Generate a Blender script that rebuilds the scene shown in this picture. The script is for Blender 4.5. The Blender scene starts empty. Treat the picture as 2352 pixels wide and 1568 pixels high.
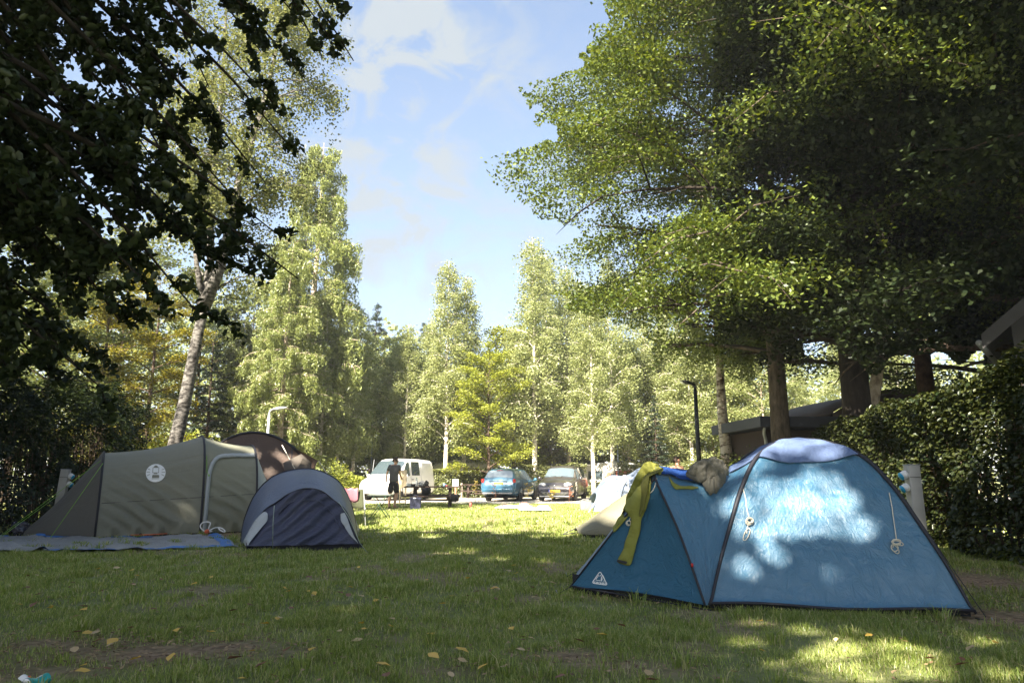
import bpy, bmesh, math, random
import numpy as np
from math import sin, cos, pi, radians as R, sqrt, exp
from mathutils import Vector, Matrix, noise as mnoise
from mathutils.bvhtree import BVHTree
from mathutils.geometry import delaunay_2d_cdt

scene = bpy.context.scene
col = scene.collection

# ------------------------------------------------------------------ camera
CAMH = 1.1
PITCH = math.atan(311.0 / 1568.0)
cam_data = bpy.data.cameras.new("camera")
cam_data.sensor_width = 36.0
cam_data.lens = 24.0
cam_data.clip_start = 0.05
cam_data.clip_end = 3000.0
cam = bpy.data.objects.new("camera", cam_data)
col.objects.link(cam)
cam.location = (0, 0, CAMH)
cam.rotation_euler = (pi / 2 + PITCH, 0, 0)
scene.camera = cam

# ------------------------------------------------------------------ sun, sky, exposure
SUN_AZ = R(207.0)          # clockwise from +Y : from behind the camera on the left
SUN_EL = R(42.0)
SUN = Vector((sin(SUN_AZ) * cos(SUN_EL), cos(SUN_AZ) * cos(SUN_EL), sin(SUN_EL)))
sl = bpy.data.lights.new("sun", 'SUN')
sl.energy = 5.0
sl.angle = R(0.5)
sl.color = (1.0, 0.91, 0.77)
so = bpy.data.objects.new("sun", sl)
so.rotation_euler = (-SUN).to_track_quat('-Z', 'Y').to_euler()
so.location = (-20, -12, 25)
col.objects.link(so)

scene.view_settings.view_transform = 'Standard'
scene.view_settings.look = 'None'
scene.view_settings.gamma = 1.0
scene.view_settings.exposure = 2.6
scene.cycles.max_bounces = 6
scene.cycles.diffuse_bounces = 4
scene.cycles.glossy_bounces = 2
scene.cycles.transmission_bounces = 4
scene.cycles.transparent_max_bounces = 6


def cam_ray(vx, vy):
    X = (vx - 1176.0) / 1568.0
    U = -(vy - 784.0) / 1568.0
    return Vector((X, cos(PITCH) - U * sin(PITCH), sin(PITCH) + U * cos(PITCH)))


def G(vx, vy, z=0.0):
    d = cam_ray(vx, vy)
    t = (z - CAMH) / d.z
    return Vector((0, 0, CAMH)) + d * t


def P(vx, vy, Y):
    d = cam_ray(vx, vy)
    return Vector((0, 0, CAMH)) + d * (Y / d.y)


# world : Nishita sky with thin clouds
w = bpy.data.worlds.new("World")
scene.world = w
w.use_nodes = True
wt = w.node_tree
wt.nodes.clear()


def wn(t, **k):
    n = wt.nodes.new(t)
    for a, b in k.items():
        setattr(n, a, b)
    return n


def wl(a, b):
    wt.links.new(a, b)


sky = wn('ShaderNodeTexSky', sky_type='NISHITA')
sky.sun_disc = False
sky.sun_elevation = SUN_EL
sky.sun_rotation = SUN_AZ
sky.air_density = 1.0
sky.dust_density = 1.2
sky.ozone_density = 1.0
tc = wn('ShaderNodeTexCoord')


def wmath(op, a, b=None, c=None):
    n = wn('ShaderNodeMath', operation=op)
    for i, v in enumerate((a, b, c)):
        if v is None:
            continue
        if isinstance(v, (int, float)):
            n.inputs[i].default_value = v
        else:
            wl(v, n.inputs[i])
    return n.outputs[0]


def blob(vx, vy, sig, amp):
    d = cam_ray(vx, vy).normalized()
    vd = wn('ShaderNodeVectorMath', operation='DISTANCE')
    wl(tc.outputs['Generated'], vd.inputs[0])
    vd.inputs[1].default_value = d
    q = wmath('DIVIDE', vd.outputs['Value'], sig)
    q = wmath('MULTIPLY', q, q)
    q = wmath('MULTIPLY', q, -1.0)
    q = wmath('EXPONENT', q)
    return wmath('MULTIPLY', q, amp)


mp = wn('ShaderNodeMapping')
mp.inputs['Scale'].default_value = (1.0, 1.0, 1.5)
mp.inputs['Rotation'].default_value = (0.0, 0.25, 0.3)
wl(tc.outputs['Generated'], mp.inputs['Vector'])
nz = wn('ShaderNodeTexNoise')
nz.inputs['Scale'].default_value = 11.0
nz.inputs['Detail'].default_value = 9.0
nz.inputs['Roughness'].default_value = 0.62
nz.inputs['Distortion'].default_value = 0.6
wl(mp.outputs[0], nz.inputs['Vector'])
nz2 = wn('ShaderNodeTexNoise')
nz2.inputs['Scale'].default_value = 2.2
nz2.inputs['Detail'].default_value = 5.0
nz2.inputs['Distortion'].default_value = 0.8
wl(mp.outputs[0], nz2.inputs['Vector'])
acc = None
for b in ((840, 130, .09, .60), (1015, 70, .075, .75), (1030, 145, .05, .45), (960, 40, .05, .25), (1190, 105, .06, .25),
          (860, 60, .07, .35), (890, 390, .16, .34), (960, 480, .17, .30), (830, 330, .13, .3), (1160, 620, .2, .2)):
    o_ = blob(*b)
    acc = o_ if acc is None else wmath('ADD', acc, o_)
n1 = wmath('MULTIPLY', wmath('SUBTRACT', nz.outputs['Fac'], 0.43), 4.6)
n1 = wmath('MAXIMUM', n1, 0.0)
m1 = wmath('MULTIPLY', acc, n1)
thin = wmath('MULTIPLY', wmath('MAXIMUM', wmath('SUBTRACT', nz2.outputs['Fac'], 0.5), 0.0), 0.5)
sep = wn('ShaderNodeSeparateXYZ')
wl(tc.outputs['Generated'], sep.inputs[0])
hz = wmath('SUBTRACT', 0.62, sep.outputs['Z'])
hz = wmath('MAXIMUM', hz, 0.0)
hz = wmath('MULTIPLY', wmath('POWER', hz, 1.7), 1.0)
m1 = wmath('ADD', m1, thin)
m1 = wmath('ADD', m1, hz)
m1 = wmath('ADD', m1, 0.2)
m1 = wmath('MINIMUM', m1, 0.93)
cmix = wn('ShaderNodeMixRGB')
cmix.inputs['Color2'].default_value = (2.0, 2.2, 2.32, 1)
wl(m1, cmix.inputs['Fac'])
wl(sky.outputs[0], cmix.inputs['Color1'])
bg = wn('ShaderNodeBackground')
bg.inputs['Strength'].default_value = 0.056
wl(cmix.outputs[0], bg.inputs['Color'])
wo = wn('ShaderNodeOutputWorld')
wl(bg.outputs[0], wo.inputs['Surface'])


# ------------------------------------------------------------------ object helpers
def tag(o, label=None, cat=None, group=None, kind=None):
    if label:
        o['label'] = label
    if cat:
        o['category'] = cat
    if group:
        o['group'] = group
    if kind:
        o['kind'] = kind
    return o


def thing(name, label, cat, loc=(0, 0, 0), rz=0.0, group=None):
    o = bpy.data.objects.new(name, None)
    o.empty_display_size = 0.2
    col.objects.link(o)
    o.location = loc
    o.rotation_euler = (0, 0, rz)
    return tag(o, label, cat, group)


def link_mesh(name, me, m=None, parent=None):
    o = bpy.data.objects.new(name, me)
    col.objects.link(o)
    if m is not None:
        me.materials.append(m)
    if parent is not None:
        o.parent = parent
    return o


def dup(o, parent=None):
    c = o.copy()
    col.objects.link(c)
    if parent is not None:
        c.parent = parent
    for ch in list(o.children):
        dup(ch, c)
    return c


class MB:
    """collects verts / faces / uvs of one mesh"""

    def __init__(s):
        s.v = []
        s.f = []
        s.uv = {}

    def add(s, vs, fs):
        n = len(s.v)
        s.v += [tuple(p) for p in vs]
        s.f += [tuple(i + n for i in f) for f in fs]
        return s

    def box(s, c, d, rot=None):
        x, y, z = d[0] / 2, d[1] / 2, d[2] / 2
        vs = [Vector(p) for p in ((-x, -y, -z), (x, -y, -z), (x, y, -z), (-x, y, -z), (-x, -y, z), (x, -y, z), (x, y, z), (-x, y, z))]
        if rot is not None:
            vs = [rot @ p for p in vs]
        c = Vector(c)
        return s.add([p + c for p in vs], [(0, 3, 2, 1), (4, 5, 6, 7), (0, 1, 5, 4), (1, 2, 6, 5), (2, 3, 7, 6), (3, 0, 4, 7)])

    def tube(s, path, r, n=6, cap=True):
        path = [Vector(p) for p in path]
        k = len(path)
        rr = r if isinstance(r, (list, tuple)) else [r] * k
        base = len(s.v)
        up = None
        for i, p in enumerate(path):
            a = path[max(i - 1, 0)]
            b = path[min(i + 1, k - 1)]
            t = (b - a)
            t = t.normalized() if t.length > 1e-9 else Vector((0, 0, 1))
            if up is None:
                up = Vector((1, 0, 0)) if abs(t.x) < .8 else Vector((0, 1, 0))
            q = up - t * up.dot(t)
            if q.length < 1e-4:
                q = t.orthogonal()
            q.normalize()
            up = q
            b2 = t.cross(q)
            for j in range(n):
                a_ = 2 * pi * j / n
                s.v.append(tuple(p + (q * cos(a_) + b2 * sin(a_)) * rr[i]))
        for i in range(k - 1):
            for j in range(n):
                a0 = base + i * n + j
                a1 = base + i * n + (j + 1) % n
                s.f.append((a0, a1, a1 + n, a0 + n))
        if cap:
            s.f.append(tuple(base + j for j in reversed(range(n))))
            s.f.append(tuple(base + (k - 1) * n + j for j in range(n)))
        return s

    def lathe(s, prof, n=16, c=(0, 0, 0), axis='Z'):
        c = Vector(c)
        base = len(s.v)
        for (r, z) in prof:
            for j in range(n):
                a = 2 * pi * j / n
                if axis == 'Z':
                    p = Vector((r * cos(a), r * sin(a), z))
                elif axis == 'Y':
                    p = Vector((r * cos(a), z, r * sin(a)))
                else:
                    p = Vector((z, r * cos(a), r * sin(a)))
                s.v.append(tuple(p + c))
        for i in range(len(prof) - 1):
            for j in range(n):
                a0 = base + i * n + j
                a1 = base + i * n + (j + 1) % n
                s.f.append((a0, a1, a1 + n, a0 + n))
        s.f.append(tuple(base + j for j in reversed(range(n))))
        s.f.append(tuple(base + (len(prof) - 1) * n + j for j in range(n)))
        return s

    def grid(s, fn, nu, nv, us=1.0, vs=1.0, flip=False):
        base = len(s.v)
        for i in range(nu + 1):
            for j in range(nv + 1):
                u, v = i / nu, j / nv
                s.uv[len(s.v)] = (u * us, v * vs)
                s.v.append(tuple(fn(u, v)))
        for i in range(nu):
            for j in range(nv):
                a = base + i * (nv + 1) + j
                q = (a, a + nv + 1, a + nv + 2, a + 1)
                s.f.append(q[::-1] if flip else q)
        return s

    def mesh(s, name, smooth=True):
        me = bpy.data.meshes.new(name)
        me.from_pydata(s.v, [], s.f)
        if s.uv:
            uvl = me.uv_layers.new(name="uv")
            li = np.empty(len(me.loops), dtype=np.int32)
            me.loops.foreach_get('vertex_index', li)
            arr = np.zeros((len(s.v), 2), dtype=np.float32)
            for k, q in s.uv.items():
                arr[k] = q
            uvl.data.foreach_set('uv', arr[li].ravel())
        if smooth:
            me.polygons.foreach_set('use_smooth', [True] * len(me.polygons))
        me.update()
        return me

    def build(s, name, m, parent=None, smooth=True, bevel=0.0, thick=0.0):
        o = link_mesh(name, s.mesh(name, smooth), m, parent)
        if thick:
            md = o.modifiers.new("thick", 'SOLIDIFY')
            md.thickness = thick
            md.offset = 0
        if bevel:
            md = o.modifiers.new("bevel", 'BEVEL')
            md.width = bevel
            md.segments = 2
            md.limit_method = 'ANGLE'
        if smooth:
            pass
        return o


def np_mesh(name, verts, quads=None, tris=None):
    """fast mesh from numpy arrays"""
    me = bpy.data.meshes.new(name)
    nv = len(verts)
    me.vertices.add(nv)
    me.vertices.foreach_set('co', np.asarray(verts, dtype=np.float32).ravel())
    loops = []
    tot = []
    if quads is not None and len(quads):
        loops.append(np.asarray(quads, dtype=np.int32).ravel())
        tot.append(np.full(len(quads), 4, dtype=np.int32))
    if tris is not None and len(tris):
        loops.append(np.asarray(tris, dtype=np.int32).ravel())
        tot.append(np.full(len(tris), 3, dtype=np.int32))
    lv = np.concatenate(loops)
    lt = np.concatenate(tot)
    ls = np.concatenate(([0], np.cumsum(lt)[:-1])).astype(np.int32)
    me.loops.add(len(lv))
    me.loops.foreach_set('vertex_index', lv)
    me.polygons.add(len(lt))
    me.polygons.foreach_set('loop_start', ls)
    try:
        me.polygons.foreach_set('loop_total', lt)
    except Exception:
        pass
    me.update(calc_edges=True)
    return me


# ------------------------------------------------------------------ materials
def newmat(name):
    m = bpy.data.materials.new(name)
    m.use_nodes = True
    nt = m.node_tree
    b = nt.nodes['Principled BSDF']
    return m, nt, b


def mat(name, c, rough=.6, metal=0.0, var=.15, scale=6.0, bump=0.0, bscale=40.0, spec=.5, coord='Object', stretch=None, trans=0.0):
    m, nt, b = newmat(name)
    N = nt.nodes.new
    L = nt.links.new
    b.inputs['Roughness'].default_value = rough
    b.inputs['Metallic'].default_value = metal
    b.inputs['Specular IOR Level'].default_value = spec
    t = N('ShaderNodeTexCoord')
    vec = t.outputs[coord]
    if stretch:
        mp_ = N('ShaderNodeMapping')
        mp_.inputs['Scale'].default_value = stretch
        L(vec, mp_.inputs['Vector'])
        vec = mp_.outputs[0]
    if var > 0:
        n = N('ShaderNodeTexNoise')
        n.inputs['Scale'].default_value = scale
        n.inputs['Detail'].default_value = 5
        L(vec, n.inputs['Vector'])
        mx = N('ShaderNodeMixRGB')
        mx.inputs['Color1'].default_value = tuple(max(0, x * (1 - var * 1.6)) for x in c) + (1,)
        mx.inputs['Color2'].default_value = tuple(min(1, x * (1 + var * 1.6)) for x in c) + (1,)
        L(n.outputs['Fac'], mx.inputs['Fac'])
        L(mx.outputs[0], b.inputs['Base Color'])
    else:
        b.inputs['Base Color'].default_value = tuple(c) + (1,)
    if bump > 0:
        n2 = N('ShaderNodeTexNoise')
        n2.inputs['Scale'].default_value = bscale
        n2.inputs['Detail'].default_value = 6
        L(vec, n2.inputs['Vector'])
        bp = N('ShaderNodeBump')
        bp.inputs['Strength'].default_value = 1.0
        bp.inputs['Distance'].default_value = bump
        L(n2.outputs['Fac'], bp.inputs['Height'])
        L(bp.outputs[0], b.inputs['Normal'])
    return m


def leafmat(name, c1, c2, trans=.35, gloss=.05, tcol=None):
    m = bpy.data.materials.new(name)
    m.use_nodes = True
    nt = m.node_tree
    nt.nodes.clear()
    N = nt.nodes.new
    L = nt.links.new
    g = N('ShaderNodeNewGeometry')
    mx = N('ShaderNodeMixRGB')
    mx.inputs['Color1'].default_value = tuple(c1) + (1,)
    mx.inputs['Color2'].default_value = tuple(c2) + (1,)
    L(g.outputs['Random Per Island'], mx.inputs['Fac'])
    d = N('ShaderNodeBsdfDiffuse')
    L(mx.outputs[0], d.inputs['Color'])
    t = N('ShaderNodeBsdfTranslucent')
    hs = N('ShaderNodeHueSaturation')
    hs.inputs['Hue'].default_value = .485
    hs.inputs['Saturation'].default_value = 1.15
    hs.inputs['Value'].default_value = 1.5
    L(mx.outputs[0], hs.inputs['Color'])
    L(hs.outputs[0], t.inputs['Color'])
    ms = N('ShaderNodeMixShader')
    ms.inputs['Fac'].default_value = trans
    L(d.outputs[0], ms.inputs[1])
    L(t.outputs[0], ms.inputs[2])
    gl = N('ShaderNodeBsdfGlossy')
    gl.inputs['Roughness'].default_value = .38
    gl.inputs['Color'].default_value = (.9, .95, .9, 1)
    m2 = N('ShaderNodeMixShader')
    m2.inputs['Fac'].default_value = gloss
    L(ms.outputs[0], m2.inputs[1])
    L(gl.outputs[0], m2.inputs[2])
    o = N('ShaderNodeOutputMaterial')
    L(m2.outputs[0], o.inputs['Surface'])
    return m


def barkmat(name, c1, c2, scale=3.0, stretch=(1, 1, 4), lo=.45, hi=.55, bump=.01):
    m, nt, b = newmat(name)
    N = nt.nodes.new
    L = nt.links.new
    b.inputs['Roughness'].default_value = .9
    b.inputs['Specular IOR Level'].default_value = .2
    t = N('ShaderNodeTexCoord')
    mp_ = N('ShaderNodeMapping')
    mp_.inputs['Scale'].default_value = stretch
    L(t.outputs['Object'], mp_.inputs['Vector'])
    n = N('ShaderNodeTexNoise')
    n.inputs['Scale'].default_value = scale
    n.inputs['Detail'].default_value = 7
    n.inputs['Roughness'].default_value = .65
    L(mp_.outputs[0], n.inputs['Vector'])
    r = N('ShaderNodeValToRGB')
    r.color_ramp.elements[0].position = lo
    r.color_ramp.elements[0].color = tuple(c1) + (1,)
    r.color_ramp.elements[1].position = hi
    r.color_ramp.elements[1].color = tuple(c2) + (1,)
    L(n.outputs['Fac'], r.inputs['Fac'])
    L(r.outputs[0], b.inputs['Base Color'])
    bp = N('ShaderNodeBump')
    bp.inputs['Distance'].default_value = bump
    L(n.outputs['Fac'], bp.inputs['Height'])
    L(bp.outputs[0], b.inputs['Normal'])
    return m


def fabric(name, c, fold=(1.2, 7.0), rot=0.5, depth=.02, fine=.003, rough=.5, trans=.18, spec=.4, var=.08, sheen=0.0):
    """tent cloth: stretched folds in uv (metres) + fine creases, thin cloth lets some light through"""
    m, nt, b = newmat(name)
    N = nt.nodes.new
    L = nt.links.new
    b.inputs['Roughness'].default_value = rough
    b.inputs['Specular IOR Level'].default_value = spec
    if sheen:
        b.inputs['Sheen Weight'].default_value = sheen
        b.inputs['Sheen Roughness'].default_value = .4
    t = N('ShaderNodeTexCoord')
    mp_ = N('ShaderNodeMapping')
    mp_.inputs['Rotation'].default_value = (0, 0, rot)
    mp_.inputs['Scale'].default_value = (fold[0], fold[1], 1)
    L(t.outputs['UV'], mp_.inputs['Vector'])
    n = N('ShaderNodeTexNoise')
    n.inputs['Scale'].default_value = 1.0
    n.inputs['Detail'].default_value = 3
    n.inputs['Roughness'].default_value = .45
    n.inputs['Distortion'].default_value = .5
    L(mp_.outputs[0], n.inputs['Vector'])
    b1 = N('ShaderNodeBump')
    b1.inputs['Distance'].default_value = depth
    L(n.outputs['Fac'], b1.inputs['Height'])
    n2 = N('ShaderNodeTexNoise')
    n2.inputs['Scale'].default_value = 9.0
    n2.inputs['Detail'].default_value = 6
    n2.inputs['Roughness'].default_value = .6
    n2.inputs['Distortion'].default_value = 1.2
    L(t.outputs['UV'], n2.inputs['Vector'])
    rg = N('ShaderNodeMath')
    rg.operation = 'ABSOLUTE'
    sb = N('ShaderNodeMath')
    sb.operation = 'SUBTRACT'
    sb.inputs[1].default_value = .5
    L(n2.outputs['Fac'], sb.inputs[0])
    L(sb.outputs[0], rg.inputs[0])
    b2 = N('ShaderNodeBump')
    b2.inputs['Distance'].default_value = fine * 6
    L(rg.outputs[0], b2.inputs['Height'])
    L(b1.outputs[0], b2.inputs['Normal'])
    L(b2.outputs[0], b.inputs['Normal'])
    mx = N('ShaderNodeMixRGB')
    mx.inputs['Color1'].default_value = tuple(x * (1 - var) for x in c) + (1,)
    mx.inputs['Color2'].default_value = tuple(x * (1 + var) for x in c) + (1,)
    L(n2.outputs['Fac'], mx.inputs['Fac'])
    L(mx.outputs[0], b.inputs['Base Color'])
    if trans > 0:
        tr = N('ShaderNodeBsdfTranslucent')
        L(mx.outputs[0], tr.inputs['Color'])
        ms = N('ShaderNodeMixShader')
        ms.inputs['Fac'].default_value = trans
        out = nt.nodes['Material Output']
        L(b.outputs[0], ms.inputs[1])
        L(tr.outputs[0], ms.inputs[2])
        L(ms.outputs[0], out.inputs['Surface'])
    return m


def glassmat(name, c=(.05, .07, .08), rough=.05):
    m, nt, b = newmat(name)
    b.inputs['Base Color'].default_value = tuple(c) + (1,)
    b.inputs['Roughness'].default_value = rough
    b.inputs['Specular IOR Level'].default_value = .9
    b.inputs['Coat Weight'].default_value = .6
    b.inputs['Coat Roughness'].default_value = .03
    return m


def paintmat(name, c, rough=.3, coat=.8, flake=.0):
    m, nt, b = newmat(name)
    N = nt.nodes.new
    t = N('ShaderNodeTexCoord')
    n = N('ShaderNodeTexNoise')
    n.inputs['Scale'].default_value = 2.5
    n.inputs['Detail'].default_value = 4
    nt.links.new(t.outputs['Object'], n.inputs['Vector'])
    mx = N('ShaderNodeMixRGB')
    mx.inputs['Color1'].default_value = tuple(x * .86 for x in c) + (1,)
    mx.inputs['Color2'].default_value = tuple(min(1, x * 1.08) for x in c) + (1,)
    nt.links.new(n.outputs['Fac'], mx.inputs['Fac'])
    nt.links.new(mx.outputs[0], b.inputs['Base Color'])
    b.inputs['Roughness'].default_value = rough
    b.inputs['Metallic'].default_value = flake
    b.inputs['Coat Weight'].default_value = coat
    b.inputs['Coat Roughness'].default_value = .06
    return m


M = {}
M['black'] = mat('black_plastic', (.012, .012, .013), .55)
M['rubber'] = mat('rubber', (.018, .018, .018), .8)
M['alloy'] = mat('alloy', (.55, .56, .58), .35, .7)
M['steel'] = mat('steel', (.42, .43, .44), .4, .5)
M['white'] = mat('white_plastic', (.75, .75, .73), .5, var=.05)
M['grey'] = mat('grey_plastic', (.28, .29, .3), .5)
M['glass'] = glassmat('glass')
M['glass_light'] = glassmat('glass_light', (.22, .27, .3))
M['glass_mid'] = glassmat('glass_mid', (.09, .12, .14), .12)
M['glass_mid'].node_tree.nodes['Principled BSDF'].inputs['Specular IOR Level'].default_value = .4
M['glass_mid'].node_tree.nodes['Principled BSDF'].inputs['Coat Weight'].default_value = .2
M['chrome'] = mat('chrome', (.7, .7, .7), .2, .9, var=.03)
M['lamp'] = mat('lamp_lens', (.75, .77, .78), .15, .2, var=.05)
M['red_lens'] = mat('red_lens', (.5, .02, .015), .25, var=.05)
M['plate'] = mat('yellow_plate', (.85, .55, .03), .5, var=.04)
M['plate_white'] = mat('white_plate', (.8, .8, .76), .5, var=.04)
M['ink'] = mat('dark_ink', (.015, .015, .02), .6, var=0)
M['euro'] = mat('blue_strip', (.03, .09, .5), .5, var=0)
M['wood_dark'] = mat('weathered_wood', (.05, .030, .022), .8, var=.35, scale=5, stretch=(1, 12, 12), bump=.004, bscale=9)
M['wood_pale'] = mat('pale_wood', (.62, .5, .33), .7, var=.15, stretch=(12, 12, 1))
M['skin'] = mat('skin', (.5, .30, .21), .55, var=.05)
M['skin_dark'] = mat('tanned_skin', (.32, .17, .11), .55, var=.05)
M['hair'] = mat('dark_hair', (.03, .018, .012), .7, var=.3, scale=60, bump=.01, bscale=70)
M['rope'] = mat('rope', (.62, .58, .48), .9, var=.35, scale=120)
M['rope_dark'] = mat('dark_rope', (.05, .05, .05), .9)

# ------------------------------------------------------------------ ground
rng = np.random.default_rng(7)


def vnoise(x, y, s, seed=0):
    """smooth value noise on numpy arrays"""
    x = np.asarray(x) * s + seed * 17.3
    y = np.asarray(y) * s + seed * 9.1
    xi = np.floor(x)
    yi = np.floor(y)
    fx = x - xi
    fy = y - yi
    fx = fx * fx * (3 - 2 * fx)
    fy = fy * fy * (3 - 2 * fy)

    def h(a, b):
        q = np.sin(a * 127.1 + b * 311.7 + seed * 3.3) * 43758.5453
        return q - np.floor(q)
    return (h(xi, yi) * (1 - fx) + h(xi + 1, yi) * fx) * (1 - fy) + (h(xi, yi + 1) * (1 - fx) + h(xi + 1, yi + 1) * fx) * fy


DIRT = []   # bare earth patches: centre, radii, strength
for vx, vy, rx, ry, st in ((330, 1500, .85, .34, 1.0), (500, 1490, .5, .2, .9), (1400, 1530, .4, .16, .8), (1000, 1540, .4, .15, .6), (120, 1480, .5, .25, .8), (230, 1470, .4, .2, .7), (1300, 1505, .38, .16, .9), (1500, 1545, .3, .12, .6),
                           (640, 1500, .35, .14, .5), (925, 1470, .25, .1, .5), (60, 1545, .5, .2, .7),
                           (400, 1232, 2.2, .28, 1.0), (520, 1226, .8, .35, 1.0), (380, 1272, 1.0, .18, .7), (560, 1275, .5, .2, .7),
                           (1450, 1372, .5, .16, .8), (2230, 1330, .9, .8, 1.0), (2300, 1420, .6, .6, .9), (1320, 1198, .9, .35, .55),
                           (1240, 1310, .5, .12, .4), (1050, 1440, .3, .1, .4)):
    g_ = G(vx, vy)
    DIRT.append((g_.x, g_.y, rx, ry, st))


def dirt(x, y):
    x = np.asarray(x, dtype=float)
    y = np.asarray(y, dtype=float)
    d = np.zeros_like(x)
    nn = vnoise(x, y, 3.1, 3) * .6 + vnoise(x, y, 8.0, 4) * .4
    for cx, cy, rx, ry, st in DIRT:
        q = ((x - cx) / rx) ** 2 + ((y - cy) / ry) ** 2
        d = np.maximum(d, st * np.exp(-q * 1.1) * (.45 + 1.1 * nn))
    d = np.maximum(d, np.clip((vnoise(x, y, .8, 8) * .55 + vnoise(x, y, 2.7, 9) * .45 - .64) * 4, 0, .6))
    return np.clip(d, 0, 1)


def ground_material():
    m, nt, b = newmat('meadow_ground')
    N = nt.nodes.new
    L = nt.links.new
    b.inputs['Roughness'].default_value = .95
    b.inputs['Specular IOR Level'].default_value = .15
    t = N('ShaderNodeTexCoord')
    n = N('ShaderNodeTexNoise')
    n.inputs['Scale'].default_value = 1.3
    n.inputs['Detail'].default_value = 8
    n.inputs['Roughness'].default_value = .7
    L(t.outputs['Object'], n.inputs['Vector'])
    r = N('ShaderNodeValToRGB')
    r.color_ramp.elements[0].position = .35
    r.color_ramp.elements[0].color = (.13, .15, .055, 1)
    r.color_ramp.elements[1].position = .68
    r.color_ramp.elements[1].color = (.26, .27, .12, 1)
    L(n.outputs['Fac'], r.inputs['Fac'])
    a = N('ShaderNodeAttribute')
    a.attribute_name = 'dirt'
    n3 = N('ShaderNodeTexNoise')
    n3.inputs['Scale'].default_value = 14
    n3.inputs['Detail'].default_value = 8
    L(t.outputs['Object'], n3.inputs['Vector'])
    r3 = N('ShaderNodeValToRGB')
    r3.color_ramp.elements[0].position = .3
    r3.color_ramp.elements[0].color = (.15, .10, .065, 1)
    r3.color_ramp.elements[1].position = .75
    r3.color_ramp.elements[1].color = (.42, .30, .20, 1)
    L(n3.outputs['Fac'], r3.inputs['Fac'])
    mx = N('ShaderNodeMixRGB')
    L(a.outputs['Fac'], mx.inputs['Fac'])
    L(r.outputs[0], mx.inputs['Color1'])
    L(r3.outputs[0], mx.inputs['Color2'])
    L(mx.outputs[0], b.inputs['Base Color'])
    bp = N('ShaderNodeBump')
    bp.inputs['Distance'].default_value = .03
    L(n3.outputs['Fac'], bp.inputs['Height'])
    L(bp.outputs[0], b.inputs['Normal'])
    return m


xs = np.concatenate((-np.geomspace(14, 900, 14)[::-1], np.arange(-13.8, 13.81, .1), np.geomspace(14, 900, 14)))
ys = np.concatenate((-np.geomspace(3, 300, 8)[::-1], np.arange(-2, 20, .1), np.geomspace(20, 1500, 26)))
gx, gy = np.meshgrid(xs, ys, indexing='ij')
gz = (vnoise(gx, gy, .5, 1) - .5) * .03 + (vnoise(gx, gy, 2.0, 2) - .5) * .015
gz = np.where((np.abs(gx) < 14) & (gy > 2) & (gy < 20), gz, 0.0)
nX, nY = gx.shape
vid = np.arange(nX * nY).reshape(nX, nY)
q = np.stack((vid[:-1, :-1], vid[1:, :-1], vid[1:, 1:], vid[:-1, 1:]), -1).reshape(-1, 4)
gme = np_mesh('ground', np.stack((gx, gy, gz), -1).reshape(-1, 3), q)
gme.polygons.foreach_set('use_smooth', [True] * len(gme.polygons))
at = gme.attributes.new('dirt', 'FLOAT', 'POINT')
at.data.foreach_set('value', dirt(gx.ravel(), gy.ravel()).astype(np.float32))
ground = link_mesh('ground', gme, ground_material())
tag(ground, kind='structure')

# pale gravel parking lane the cars stand on
mb = MB()
lane = [(-60, 29.6), (-12, 29.3), (-6, 28.9), (-1, 29.4), (4, 29.8), (9, 30.2), (60, 31)]
lane2 = [(-60, 38.5), (-12, 38), (-6, 37.5), (-1, 38), (4, 38.4), (9, 38.8), (60, 40)]


def lanefn(u, v):
    t = u * (len(lane) - 1)
    i = min(int(t), len(lane) - 2)
    f = t - i
    a = Vector(lane[i]).lerp(Vector(lane[i + 1]), f)
    b_ = Vector(lane2[i]).lerp(Vector(lane2[i + 1]), f)
    p = a.lerp(b_, v)
    wob = (mnoise.noise(Vector((p.x * .9, p.y, 0))) * .35) * (1 - v)
    return (p.x, p.y + wob, .006)


mb.grid(lanefn, 160, 10)
gravel = mb.build('gravel_road', mat('gravel', (.46, .42, .35), .95, var=.2, scale=1.5, bump=.02, bscale=30))
tag(gravel, kind='structure')

# ------------------------------------------------------------------ grass blades (nobody could count them)
grass_mat = leafmat('grass_blade', (.10, .14, .04), (.30, .31, .13), trans=.35, gloss=.03)
_gn = grass_mat.node_tree
_gr = _gn.nodes.new('ShaderNodeValToRGB')
_gr.color_ramp.elements[0].color = (.14, .195, .04, 1)
_gr.color_ramp.elements[1].color = (.52, .45, .27, 1)
for _p, _c in ((.45, (.235, .30, .065, 1)), (.78, (.33, .38, .11, 1)), (.90, (.45, .43, .18, 1))):
    _e = _gr.color_ramp.elements.new(_p)
    _e.color = _c
_geo = [n for n in _gn.nodes if n.type == 'NEW_GEOMETRY'][0]
_mx = [n for n in _gn.nodes if n.type == 'MIX_RGB'][0]
_gn.links.new(_geo.outputs['Random Per Island'], _gr.inputs['Fac'])
for _l in list(_mx.outputs[0].links):
    _gn.links.new(_gr.outputs[0], _l.to_socket)


_ta = [G(-200, 1274), G(120, 1270), G(330, 1266), G(540, 1258)]
_tb = [G(-100, 1238), G(120, 1236), G(330, 1236), G(508, 1229)]
TPX = [p.x for p in _ta]
TP0 = [p.y for p in _ta]
TP1 = list(np.interp(TPX, [p.x for p in _tb], [p.y for p in _tb]))


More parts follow.
